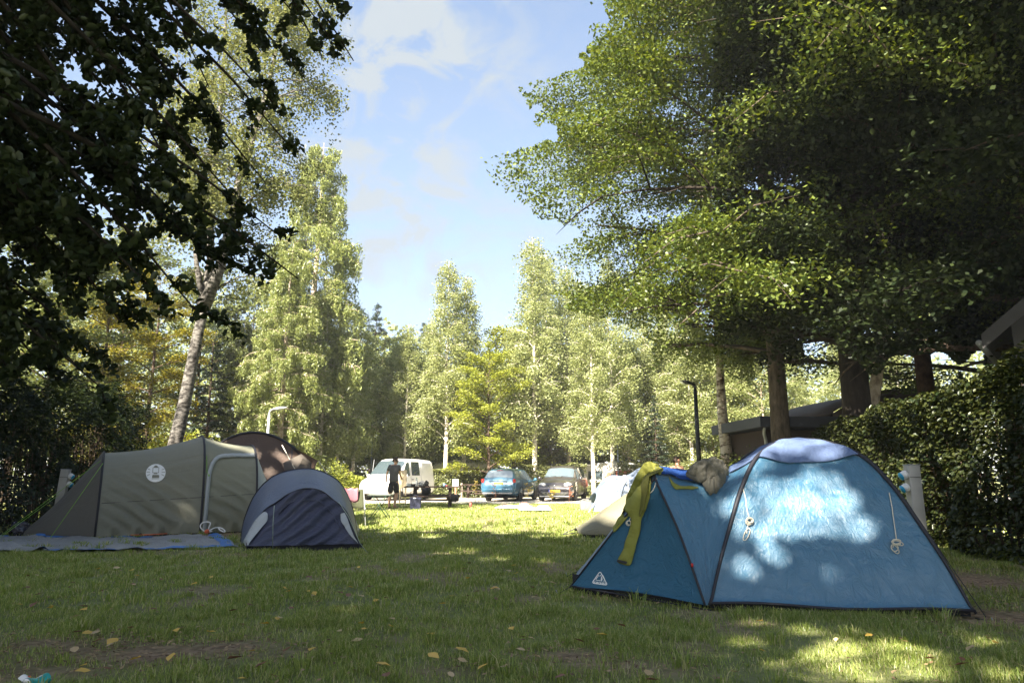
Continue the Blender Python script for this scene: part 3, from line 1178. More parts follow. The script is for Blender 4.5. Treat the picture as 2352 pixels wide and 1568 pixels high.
for i in range(4):
    mbt, lm_ = birch_proto(300 + i * 10)
    set_proto('birch%d' % i, tree_obj('birch_tree', 'x', 'tree', (0, 0, 0), mbt, lm_, BK['birch'], LM['birch']))
mbt, C = grow(351, 12, .17, .12, lambda t: 3.0 * (max(.02, 1 - ((t - .48) / .56) ** 2)) ** .5, 40, lambda t: .3 + .5 * t, .5, 7, .45, 17000, sig=.22)
set_proto('broad', tree_obj('broadleaf_tree', 'x', 'tree', (0, 0, 0), mbt, leaf_mesh('crown', C, .17, .12, 352, up=.5), BK['bark'], LM['wood']))
mbt, C = grow(361, 12, .17, .10, lambda t: 3.2 * (max(.02, 1 - ((t - .45) / .57) ** 2)) ** .5, 38, lambda t: .2 + .4 * t, .5, 8, .45, 20000, sig=.16)
set_proto('yellow', tree_obj('beech_tree', 'x', 'tree', (0, 0, 0), mbt, leaf_mesh('crown', C, .14, .10, 362, up=.8), BK['bark'], LM['yellow']))
mbt, C = grow(371, 8, .11, .14, lambda t: 2.6 * (max(.02, 1 - ((t - .42) / .60) ** 2)) ** .5, 34, lambda t: .35 + .5 * t, .5, 8, .45, 18000, sig=.16)
set_proto('bright', tree_obj('maple_tree', 'x', 'tree', (0, 0, 0), mbt, leaf_mesh('crown', C, .13, .10, 372, up=.8), BK['bark'], LM['bright']))
mbt, C = grow(381, 14, .17, .06, lambda t: 3.0 * (1.03 - t) ** .85, 84, lambda t: .15, .45, 6, .35, 24000, sig=.09, hang=.16, up_tip=1.6)
set_proto('spruce', tree_obj('spruce_tree', 'x', 'tree', (0, 0, 0), mbt, leaf_mesh('crown', C, .20, .055, 382, up=.3, hang=.4), BK['bark'], LM['spruce']))
for i in range(2):
    mbt, C = grow(391 + i, 15, .24, .16, lambda t: 3.3 * (1.04 - t) ** .55 * (1 if t > .3 else .8), 88, lambda t: .10, .75, 9, .42, 75000, sig=.06, hang=.8, up_tip=2.8, limb_r=.2)
    set_proto('larch%d' % i, tree_obj('larch_tree', 'x', 'tree', (0, 0, 0), mbt, leaf_mesh('crown', C, .19, .05, 393 + i, up=.15, hang=1.0), BK['pale'], LM['larch']))

mbt, C = grow(376, 8, .10, .12, lambda t: 2.4 * (max(.02, 1 - ((t - .40) / .62) ** 2)) ** .5, 36, lambda t: .5 + .4 * t, .7, 8, .45, 20000, sig=.2, hang=.35)
set_proto('pale', tree_obj('alder_tree', 'x', 'tree', (0, 0, 0), mbt, leaf_mesh('crown', C, .125, .10, 377, up=.5), BK['pale'], LM['birch']))
GB = 'birches round the parking lane'
B = 14.0
for key, vx_, Y, vt, rz, lab in (
        ('birch0', 1024, 40.0, 598, .3, 'tall birch with straight white trunk behind the clipped hedge'),
        ('birch1', 1066, 42.0, 632, 1.9, 'slender birch just right of the tall straight white trunk'),
        ('birch2', 1228, 40.0, 545, 2.2, 'tallest birch, white trunk behind the blue estate car'),
        ('birch3', 1306, 43.0, 610, 4.0, 'birch with thin white trunk behind the dark people carrier'),
        ('birch0', 1362, 34.5, 655, 2.8, 'birch with stout pale trunk beside the dark people carrier'),
        ('birch1', 1407, 40.0, 590, 5.2, 'birch with white trunk beside the far street lamp'),
        ('birch2', 1590, 42.0, 640, .9, 'birch just left of the tall black lamp post'),
        ('birch3', 930, 41.0, 745, 1.1, 'short leaning birch behind the white van roof'),
        ('birch1', 735, 36.0, 640, 3.0, 'thin birch right of the larches behind the brown tent'),
        ('birch0', 812, 40.0, 700, 5.5, 'thin birch in front of the dark spruces'),
        ('birch2', 775, 38.0, 720, 4.1, 'thin birch left of the two small street lamps'),
        ('birch3', 1490, 46.0, 600, 2.0, 'birch standing in front of the dark low spruce'),
        ('birch0', 1255, 48.0, 580, 4.4, 'birch standing behind the tallest birch'),
        ('birch2', 1700, 44.0, 700, 3.3, 'pale birch seen under the large hornbeam'),
        ('birch1', 1840, 42.0, 760, 1.4, 'pale birch behind the dark flat-roofed shed'),
        ('birch3', 1950, 46.0, 740, .2, 'pale birch beyond the brown timber roof'),
        ('birch0', 1545, 52.0, 660, 5.9, 'far birch between the dark spruce and the black lamp post'),
        ('birch2', 985, 50.0, 730, .5, 'far birch behind the short leaning birch'),
        ('birch3', 1340, 52.0, 640, 3.6, 'far birch behind the dark people carrier'),
        ('birch1', 2080, 44.0, 770, 2.5, 'pale birch seen between the trunks behind the right hedge')):
    plant(key, vx_, Y, vt, lab, rz, 'tree', 'birch_tree', GB, B)
pb = [P(a, b, 22.0) for a, b in ((1668, 1035), (1660, 960), (1655, 880), (1652, 800), (1640, 700), (1632, 560), (1628, 420), (1622, 300))]
g0 = Vector((pb[0].x + .05, 22.0, 0))
pb = [Vector((.02, 0, -.1))] + [p - g0 for p in pb]
mbt, C = grow(395, 13, .21, .45, lambda t: 1.9 * (1.1 - t) ** .6, 30, lambda t: .7, 1.3, 6, .5, 14000, sig=.14, hang=.8, trunk=pb, limb_r=.25)
tree_obj('birch_tree', 'nearer birch with rough brown and white trunk leaning left behind the blue tent', 'tree', tuple(g0), mbt, leaf_mesh('crown', C, .10, .08, 396, up=.2, hang=.7),
         barkmat('rough_birch_bark', (.09, .055, .038), (.55, .48, .40), 2.0, (2, 2, 4), .38, .54, .02), LM['birch'], GB)
GWD = 'woodland trees on the left'
for key, vx_, Y, vt, rz, lab, H0, nm in (
        ('yellow', 215, 25.0, 590, .4, 'yellowing beech lit by the sun behind the left hedge', 12, 'beech_tree'),
        ('yellow', 330, 30.0, 640, 2.4, 'second yellowing beech between the left hedge and the leaning birch', 12, 'beech_tree'),
        ('broad', 90, 22.0, 520, 1.0, 'dark broadleaf tree at the far left behind the hedge', 12, 'broadleaf_tree'),
        ('broad', 440, 36.0, 640, 3.1, 'dark broadleaf tree behind the leaning birch trunk', 12, 'broadleaf_tree'),
        ('broad', 560, 40.0, 690, 4.4, 'dark broadleaf tree behind the smallest larch', 12, 'broadleaf_tree'),
        ('broad', 250, 38.0, 560, 5.0, 'tall broadleaf tree rising behind the yellowing beeches', 12, 'broadleaf_tree'),
        ('broad', 870, 46.0, 790, .7, 'round dark green tree below the pointed spruce', 12, 'broadleaf_tree'),
        ('broad', 20, 30.0, 480, 2.2, 'broadleaf tree at the left picture edge, deep in the wood', 12, 'broadleaf_tree'),
        ('broad', 700, 46.0, 760, 1.6, 'dark broadleaf tree behind the larches', 12, 'broadleaf_tree'),
        ('bright', 1122, 38.0, 815, .6, 'bright green young maple behind the blue estate car', 8, 'maple_tree'),
        ('bright', 1180, 44.0, 770, 2.9, 'pale green maple left of the tallest birch', 8, 'maple_tree'),
        ('bright', 1400, 50.0, 830, 4.1, 'pale green maple behind the far street lamp', 8, 'maple_tree'),
        ('spruce', 852, 52.0, 695, .0, 'pointed dark spruce, the tallest one left of centre', 14, 'spruce_tree'),
        ('spruce', 905, 56.0, 770, 1.2, 'dark spruce between the two taller pointed ones', 14, 'spruce_tree'),
        ('spruce', 968, 54.0, 738, 2.3, 'dark spruce top left of the tall straight birch', 14, 'spruce_tree'),
        ('spruce', 1508, 40.0, 905, 3.3, 'low dark spruce in front of the far birches', 14, 'spruce_tree'),
        ('spruce', 470, 34.0, 720, .9, 'dark spruce in the wood right of the leaning birch', 14, 'spruce_tree'),
        ('larch0', 640, 33.0, 560, .2, 'larch with thick pale trunk behind the brown tent', 15, 'larch_tree'),
        ('larch1', 700, 37.0, 330, 1.3, 'tallest weeping larch, its drooping boughs against the sky', 15, 'larch_tree'),
        ('larch0', 540, 38.0, 730, 2.6, 'smallest larch, left of the thick pale trunk', 15, 'larch_tree')):
    plant(key, vx_, Y, vt, lab, rz, 'tree', nm, None if key == 'bright' else GWD if vx_ < 900 else None, H0)


for vx_, Y, vt, rz, lab in ((920, 44.0, 800, .3, 'low pale tree behind the right end of the white van'), (985, 46.0, 830, 1.6, 'low pale tree left of the tall straight white birch trunk'),
                            (1070, 47.0, 845, 2.9, 'low pale tree between the tall straight birch and the bright maple'), (1265, 45.0, 815, 4.0, 'low pale tree right of the tallest birch'),
                            (1330, 47.0, 835, 5.1, 'low pale tree behind the roof of the dark people carrier'), (1445, 45.0, 800, .9, 'low pale tree left of the low dark spruce'),
                            (1560, 46.0, 790, 2.2, 'low pale tree right of the low dark spruce'), (1640, 42.0, 810, 3.4, 'low pale tree behind the nearer leaning birch'),
                            (800, 45.0, 830, 4.6, 'low pale tree behind the two small street lamps'), (1760, 40.0, 800, 5.6, 'low pale tree seen left of the large hornbeam trunk'),
                            (1205, 49.0, 800, 1.1, 'low pale tree just left of the tallest birch, deep in the row')):
    plant('pale', vx_, Y, vt, lab, rz, 'tree', 'alder_tree', 'low pale trees under the birches', 8)

# far wood that reads as one mass
rg = np.random.default_rng(9)
n = 120000
ang = rg.uniform(-1.15, 1.15, n)
dist = rg.uniform(58, 80, n)
X = np.tan(np.clip(ang, -1.05, 1.05)) * dist
Yf = dist
hh = 9.5 + 3.5 * vnoise(X, X * 0, .11, 41) + 2.5 * vnoise(X, X * 0, .4, 42) + np.where(X < -18, 4, 0)
Zf = hh * rg.random(n) ** .8
keep = vnoise(X, Zf + Yf * .3, .45, 43) > .28
C = np.stack((X, Yf, Zf), -1)[keep]
fo = link_mesh('wood', leaf_mesh('wood', C, .50, .38, 44, up=.4), LM['birch'])
tag(fo, 'far pale wood closing the view behind the birches', 'wood', kind='stuff')


# ------------------------------------------------------------------ hedges and shrubs
def hedge(name, label, path, height, thick, n, L, W, lm, seed, lump=.25, group=None, base=0.0):
    rg = np.random.default_rng(seed)
    pts = np.array(path, dtype=float)
    seg = np.diff(pts[:, :2], axis=0)
    sl_ = np.linalg.norm(seg, axis=1)
    cum = np.concatenate(([0], np.cumsum(sl_)))
    s = rg.uniform(0, cum[-1], n)
    i = np.clip(np.searchsorted(cum, s) - 1, 0, len(sl_) - 1)
    f = ((s - cum[i]) / sl_[i])[:, None]
    c = pts[i, :2] * (1 - f) + pts[i + 1, :2] * f
    hgt = (pts[i, 2] * (1 - f[:, 0]) + pts[i + 1, 2] * f[:, 0]) if pts.shape[1] > 2 else np.full(n, height)
    d = seg[i] / sl_[i][:, None]
    nr = np.stack((-d[:, 1], d[:, 0]), -1)
    top = rg.random(n) < thick / (thick + 2 * height) * 1.1
    dep = rg.exponential(.10, n)
    lm1 = (vnoise(s, s * 0 + 3, .8, seed) - .5) * lump * 2
    z = np.where(top, hgt - dep, base + rg.random(n) ** .9 * (hgt - base))
    side = np.where(rg.random(n) < .62, 1, -1)
    lm2 = (vnoise(s, z, 1.1, seed + 1) - .5) * lump * 2 + (vnoise(s, z, 3.0, seed + 2) - .5) * lump
    w_ = np.where(top, rg.uniform(-thick / 2, thick / 2, n), side * (thick / 2 - dep + lm2))
    z = z + np.where(top, lm1 + (vnoise(s, w_, 2.2, seed + 5) - .5) * lump * 1.5, lm1 * z / hgt)
    C = np.concatenate((c + nr * w_[:, None], z[:, None]), 1)
    out = np.where(top[:, None], np.array([[0, 0, 1.0]]), np.concatenate((nr * side[:, None], np.full((n, 1), .35)), 1))
    C = C[(z > .03)]
    out = out[(z > .03)]
    org = np.array([pts[0, 0], pts[0, 1], 0])
    t = thing(name, label, 'hedge', tuple(org), 0, group)
    # woody inside
    mb = MB()
    rd = random.Random(seed)
    k = int(cum[-1] / .22)
    for a in range(k):
        ss = cum[-1] * (a + .5) / k
        ii = min(int(np.searchsorted(cum, ss)) - 1, len(sl_) - 1)
        ff = (ss - cum[ii]) / sl_[ii]
        cc = pts[ii, :2] * (1 - ff) + pts[ii + 1, :2] * ff - org[:2]
        hh_ = pts[ii, 2] if pts.shape[1] > 2 else height
        for b in range(3):
            o1 = Vector((cc[0] + rd.uniform(-.2, .2), cc[1] + rd.uniform(-.2, .2), -.05))
            o2 = o1 + Vector((rd.uniform(-.3, .3) * thick, rd.uniform(-.3, .3) * thick, hh_ * rd.uniform(.6, .92)))
            mb.tube([o1, o1.lerp(o2, .5) + Vector((rd.uniform(-.1, .1), rd.uniform(-.1, .1), 0)), o2], [.022, .016, .005], 4, cap=False)
    mb.build('stems', BK['bark'], t)
    link_mesh('foliage', leaf_mesh('foliage', C - org, L, W, seed + 3, up=.3, out=out, outw=1.0, shape='oval' if L > .06 and n < 90000 and L < .13 else 'quad'), lm, t)
    return t


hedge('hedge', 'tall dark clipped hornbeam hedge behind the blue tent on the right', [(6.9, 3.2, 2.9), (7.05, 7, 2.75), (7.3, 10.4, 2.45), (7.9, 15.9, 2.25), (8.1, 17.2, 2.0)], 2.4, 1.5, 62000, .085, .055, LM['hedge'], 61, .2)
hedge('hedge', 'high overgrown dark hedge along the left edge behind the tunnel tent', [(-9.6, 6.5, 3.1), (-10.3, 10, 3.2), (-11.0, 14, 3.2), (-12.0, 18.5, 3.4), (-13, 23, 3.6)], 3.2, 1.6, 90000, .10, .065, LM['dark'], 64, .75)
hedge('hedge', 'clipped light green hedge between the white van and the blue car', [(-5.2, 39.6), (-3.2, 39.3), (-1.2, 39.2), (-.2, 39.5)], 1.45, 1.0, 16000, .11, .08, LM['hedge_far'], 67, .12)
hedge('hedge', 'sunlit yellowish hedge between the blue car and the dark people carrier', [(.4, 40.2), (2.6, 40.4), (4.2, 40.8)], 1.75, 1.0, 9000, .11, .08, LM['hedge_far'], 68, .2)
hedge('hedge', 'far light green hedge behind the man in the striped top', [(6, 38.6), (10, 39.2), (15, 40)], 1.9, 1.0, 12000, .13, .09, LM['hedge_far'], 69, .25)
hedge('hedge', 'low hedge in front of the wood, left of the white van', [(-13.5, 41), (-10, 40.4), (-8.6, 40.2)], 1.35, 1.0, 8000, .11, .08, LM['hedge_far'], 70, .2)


def shrub(label, vx_, Y, r_, h, n, L, lm, seed, group=None, name='shrub', cat='shrub'):
    rg = np.random.default_rng(seed)
    b_ = P(vx_, 1050, Y)
    C = unit(rg.normal(size=(n, 3))) * (rg.random((n, 1)) ** .45)
    C[:, 2] = np.abs(C[:, 2] * .5 + .42)
    az = np.arctan2(C[:, 1], C[:, 0])
    lump = .72 + .55 * vnoise(az * 1.4 + 5, C[:, 2] * 3, 1.2, seed)
    C *= lump[:, None]
    C = C * np.array([r_, r_, h]) + rg.normal(size=(n, 3)) * .05
    C = C[C[:, 2] > .05]
    t = thing(name, label, cat, (b_.x, Y, 0), 0, group)
    mb = MB()
    rd = random.Random(seed)
    for k in range(14):
        a = rd.uniform(0, 2 * pi)
        q = Vector((cos(a) * r_ * .6, sin(a) * r_ * .6, h * rd.uniform(.5, .85)))
        mb.tube([(0, 0, -.05), q * .5 + Vector((0, 0, h * .1)), q], [.025, .015, .005], 4, cap=False)
    mb.build('stems', BK['bark'], t)
    link_mesh('foliage', leaf_mesh('foliage', C, L, L * .7, seed + 1, up=.5), lm, t)
    return t


shrub('pale sunlit shrub left of the leaning birch foot', 335, 23, 1.5, 2.6, 7000, .11, LM['bright'], 71)
shrub('light green shrub just right of the leaning birch foot', 455, 22, 1.2, 2.5, 6000, .10, LM['bright'], 72)
shrub('green shrub in the dark wood behind the tunnel tent', 290, 26, 1.8, 3.2, 8000, .12, LM['yellow'], 73)
shrub('bright leafy bush behind the navy tent, left of the white van', 770, 34, 1.5, 1.9, 7000, .13, LM['bright'], 74)
shrub('leafy bush beneath the larches behind the brown tent', 700, 33, 1.8, 2.0, 6000, .12, LM['wood'], 75)
shrub('dark green shrub behind the blue tent, below the leaning birch', 1690, 20, 1.0, 1.75, 7000, .09, LM['hedge'], 76)
shrub('bright green shrub behind the blue towel, beside the shed', 1735, 17.5, .8, 1.75, 6000, .08, LM['horn_right'], 77)
shrub('yellowish bush at the foot of the stout birch', 1372, 35, .55, 1.0, 2500, .10, LM['hedge_far'], 78)
shrub('reddish bush behind the seated camper in the striped top', 1620, 36, 1.6, 1.7, 5000, .12, LM['hedge_far'], 79)
shrub('leafy bush at the foot of the shed', 1840, 18.5, 1.0, 1.9, 6000, .08, LM['hedge'], 80)

# ------------------------------------------------------------------ tents
F = {}
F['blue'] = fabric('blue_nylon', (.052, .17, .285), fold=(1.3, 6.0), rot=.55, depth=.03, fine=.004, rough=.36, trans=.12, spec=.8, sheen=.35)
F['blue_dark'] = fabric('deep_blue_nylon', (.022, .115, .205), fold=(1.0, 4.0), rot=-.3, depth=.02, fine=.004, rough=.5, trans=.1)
F['blue_sunlit'] = fabric('sunlit_blue_nylon', (.13, .22, .36), fold=(1.0, 6.0), rot=.2, depth=.01, fine=.003, rough=.5, trans=.15)  # lighter copy of the blue cloth, sunlight painted into the porch door
F['olive'] = fabric('olive_tent_cloth', (.215, .215, .165), fold=(.8, 5.2), rot=.42, depth=.035, fine=.0012, rough=.55, trans=.10)
F['olive_door'] = fabric('olive_door_cloth', (.25, .25, .185), fold=(.8, 4.8), rot=.55, depth=.03, fine=.0012, rough=.55, trans=.10)
F['navy'] = fabric('navy_tent_cloth', (.075, .10, .17), fold=(.9, 6.0), rot=-.9, depth=.012, fine=.003, rough=.42, trans=.06, spec=.6)
F['navy_dark'] = fabric('dark_door_cloth', (.045, .050, .085), fold=(1.3, 6.5), rot=-.6, depth=.022, fine=.0025, rough=.55, trans=.05)
F['pale'] = fabric('pale_grey_cloth', (.40, .43, .44), fold=(1, 3), rot=.2, depth=.005, fine=.002, rough=.6, trans=.1)
F['brown'] = fabric('brown_tent_cloth', (.085, .056, .042), fold=(.9, 4.5), rot=.9, depth=.025, fine=.003, rough=.6, trans=.15)  # brown darkened to carry the partial shade on this tent
F['lightblue'] = fabric('light_blue_tent_cloth', (.19, .235, .32), fold=(1.0, 5.0), rot=.7, depth=.02, fine=.003, rough=.5, trans=.2)
F['beige'] = fabric('beige_tent_cloth', (.20, .19, .13), fold=(.9, 5.0), rot=.8, depth=.02, fine=.003, rough=.55, trans=.12)
F['pole'] = mat('pole_sleeve', (.018, .018, .026), .6, bump=.002, bscale=60)
F['hem'] = mat('black_mudflap', (.010, .010, .013), .7, bump=.004, bscale=25)


def cr(pts, n):
    """smooth curve through points"""
    pts = [Vector(p) for p in pts]
    out = []
    k = len(pts) - 1
    for a in range(n + 1):
        t = a / n * k
        i = min(int(t), k - 1)
        f = t - i
        p0 = pts[max(i - 1, 0)]
        p1 = pts[i]
        p2 = pts[i + 1]
        p3 = pts[min(i + 2, k)]
        out.append(.5 * ((2 * p1) + (p2 - p0) * f + (2 * p0 - 5 * p1 + 4 * p2 - p3) * f * f + (3 * p1 - p0 - 3 * p2 + p3) * f ** 3))
    return out


def along(path, t):
    return interp_path(path, max(0, min(1, t)))


def wr(p, k, s=3.0):
    return mnoise.noise(Vector((p[0] * s, p[1] * s, p[2] * s + k * 7.7)))


# ============ blue dome tent
NL = G(1632, 1398)
NR = G(2240, 1418)
ax = (NR - NL)
dep_ = Vector((-ax.y, ax.x, 0))
FL = NL + dep_ * 1.02
FR = NR + dep_ * 1.02
CT = (NL + NR + FL + FR) / 4
HD = 1.46


DP = cr([(0, 0, 0), (.12, 0, .36), (.24, 0, .66), (.36, 0, .94), (.52, 0, 1.20), (.70, 0, 1.33), (.86, 0, 1.385), (1, 0, 1.40)], 24)


def dome_pole(corner):
    pts = []
    for q_ in DP:
        p = corner.lerp(CT, q_.x)
        pts.append(Vector((p.x, p.y, max(q_.z * HD / 1.4, .03))))
    return pts


poles = {k: dome_pole(c) for k, c in (('NL', NL), ('NR', NR), ('FL', FL), ('FR', FR))}
blue = thing('dome_tent', 'blue dome tent with dark poles and a porch, towels and clothes drying on it', 'tent', tuple(CT))
o0 = CT.copy()


def dome_wall(a, b, sag, seed, hem=.05):
    A, B_ = poles[a], poles[b]
    mid = (A[0] + B_[0]) / 2
    outw = (mid - CT)
    outw.z = 0
    outw.normalize()

    def fn(u, v):
        p = along(A, v)
        q_ = along(B_, v)
        r_ = p.lerp(q_, u)
        s_ = sin(pi * u) * sin(pi * min(1, v * .9 + .05))
        r_ = r_ - outw * sag * s_
        r_ = r_ + outw * (.012 * wr(r_, seed, 2.2) + .006 * wr(r_, seed + 1, 7)) * min(1, 6 * u * (1 - u))
        if v < .02:
            r_.z = hem + .012 * sin(u * 9)
        return r_ - o0
    return fn


wall_len = ax.length
bl_mesh = []
for (a, b, nm, fm) in (('NL', 'NR', 'flysheet_wall', F['blue']), ('NR', 'FR', 'flysheet_wall', F['blue']), ('FR', 'FL', 'flysheet_wall', F['blue'])):
    mb = MB()
    mb.grid(dome_wall(a, b, .05, len(bl_mesh)), 40, 44, wall_len, 1.7)
    bl_mesh.append(mb.build(nm, fm, blue))
# porch hoop
sN = P(1506, 1096, NL.y + .42)
sF = P(1520, 1080, FL.y - .35)
sN.z = 1.09
sF.z = 1.09
hoop = cr([NL + Vector((-.04, 0, .03)), NL.lerp(sN, .5) + Vector((-.015, -.02, .02)) + Vector((0, 0, NL.lerp(sN, .5).z * .06)), sN, sN.lerp(sF, .5) + Vector((0, 0, .09)), sF,
           FL.lerp(sF, .5) + Vector((0, 0, .04)), FL + Vector((-.04, 0, .03))], 60)
back = list(poles['NL']) + list(reversed(poles['FL']))[1:]


def saddle(u, v):
    # u across from near foot over the top to the far foot, v from hoop to dome poles
    p = along(hoop, u)
    q_ = along(back, u)
    r_ = p.lerp(q_, v)
    arch = sin(pi * u)
    r_.z -= .17 * sin(pi * v) * arch ** 1.5
    if u < .5:
        r_ = r_ + dep_.normalized() * .06 * sin(pi * v) * sin(2 * pi * min(u, .5))
    r_.z += .010 * wr(r_, 5, 3) * sin(pi * v)
    return r_ - o0


mb = MB()
mb.grid(saddle, 70, 24, 3.2, .9)
bl_mesh.append(mb.build('porch_roof', F['blue'], blue))
A_ = G(1310, 1347, .06)
B_ = G(1326, 1312, .05)


def tri_panel(p0, p1, apex_path, seed, sag=.03):
    """panel between ground edge p0-p1 and a pole path starting at p1 (v along the pole)"""
    def fn(u, v):
        e = along(apex_path, v)
        b_ = p0.lerp(apex_path[-1], v)
        r_ = b_.lerp(e, u)
        n_ = (p1 - p0).cross(apex_path[-1] - p0).normalized()
        if n_.y > 0:
            n_ = -n_
        r_ = r_ + n_ * (-sag * sin(pi * u) * sin(pi * min(1, v + .1)) + .008 * wr(r_, seed, 3))
        if v < .01:
            r_.z += .03 * sin(pi * u)
        return r_ - o0
    return fn


nearleg = [along(hoop, t * 2 / 6) for t in np.linspace(0, 1, 16)]
mb = MB()
mb.grid(tri_panel(A_, NL, nearleg, 11), 30, 30, 1.5, 1.2)
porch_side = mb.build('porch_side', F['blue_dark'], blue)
bl_mesh.append(porch_side)
farleg = [along(hoop, 1 - t * 2 / 6) for t in np.linspace(0, 1, 16)]
mb = MB()
mb.grid(tri_panel(B_, FL, farleg, 12), 16, 16, 1.5, 1.2)
bl_mesh.append(mb.build('porch_side', F['blue_dark'], blue))
toph = [along(hoop, 2 / 6 + t * 2 / 6) for t in np.linspace(0, 1, 12)]


def front(u, v):
    p = A_.lerp(B_, u)
    q_ = along(toph, u)
    r_ = p.lerp(q_, v)
    r_.z += .012 * wr(r_, 14, 3) * sin(pi * v)
    return r_ - o0


mb = MB()
mb.grid(front, 16, 24, 1.1, 1.4)
bl_mesh.append(mb.build('porch_door', F['blue_sunlit'], blue))
# dark poles showing through their sleeves
for k in ('NL', 'NR', 'FL', 'FR'):
    mb = MB()
    pts = []
    for i, p in enumerate(poles[k]):
        od = (p - CT)
        od.z = .3
        pts.append(p + od.normalized() * .012 - o0)
    mb.tube(pts, [.012 + .008 * min(1, i / 9) for i in range(len(pts))], 6)
    mb.build('pole', F['pole'], blue)
mb = MB()
mb.tube([p - o0 + Vector((-.008, -.010, .006)) for p in hoop], .011, 6)
mb.build('pole', F['pole'], blue)
# dark seam of the porch corner, storm cords to the pegs
mb = MB()
mb.tube([A_ - o0, A_.lerp(sN, .5) - o0 + Vector((-.01, -.012, 0)), sN - o0], .008, 5)
mb.build('seam', F['pole'], blue)
mb = MB()
hemp = [A_ + (NL - A_) * t - o0 + Vector((0, -.012, .012 - .02 * t)) for t in np.linspace(0, 1, 12)]
mb.tube(hemp, .007, 5)
hemq = [NL + (NR - NL) * t - o0 + Vector((0, -.016, .05 + .012 * sin(t * 9))) for t in np.linspace(0, 1, 14)]
mb.tube(hemq, .012, 5)
mb.build('hem', F['pole'], blue)


def low_wall(u, v):
    p = NL.lerp(NR, u)
    return p - o0 + Vector((0, .05, .0 + .075 * v))


mb = MB()
mb.grid(low_wall, 20, 1)
mb.grid(lambda u, v: A_.lerp(NL, u) - o0 + Vector((.03, .10, -.06 + (.17 - .06 * u) * v)), 12, 1)
mb.build('mudflap', F['hem'], blue)
for (p, d) in ((A_, Vector((-.13, -.05, -.06))), (B_, Vector((-.12, .0, -.05))), (NR, Vector((.12, -.03, -.03)))):
    mb = MB()
    mb.tube([p - o0, p - o0 + d], .006, 4)
    mb.build('peg_loop', M['rope_dark'], blue)
    MB().tube([p - o0 + d + Vector((-.01, 0, .04)), p - o0 + d + Vector((.012, 0, -.05))], .005, 4).build('peg', M['steel'], blue)
# elastic from the right pole to its peg
mb = MB()
q0 = along(poles['NR'], .33) - o0
mb.tube([q0 + Vector((.02, -.02, 0)), NR - o0 + Vector((.10, .02, 0))], .005, 4)
mb.build('storm_cord', M['rope_dark'], blue)
# red clip on the hoop, sleeve ends
mb = MB()
q0 = along(hoop, .10) - o0 + Vector((0, -.02, 0))
mb.box(q0, (.018, .018, .03))
mb.build('clip', M['red_lens'], blue)

# surface lookup for all that lies on the tent
bpy.context.view_layer.update()


def bvh_of(objs):
    V, Fc = [], []
    for o in objs:
        mw = o.matrix_world
        n = len(V)
        V += [mw @ v.co for v in o.data.vertices]
        Fc += [tuple(i + n for i in p.vertices) for p in o.data.polygons]
    return BVHTree.FromPolygons(V, Fc)


BT = bvh_of(bl_mesh)
EYE = Vector((0, 0, CAMH))


def on_tent(vx, vy, off=.01, fallback=6.3):
    d = cam_ray(vx, vy).normalized()
    h = BT.ray_cast(EYE, d)
    if h[0] is None:
        return None, None
    n_ = h[1]
    if n_.dot(d) > 0:
        n_ = -n_
    return h[0] + n_ * off, n_


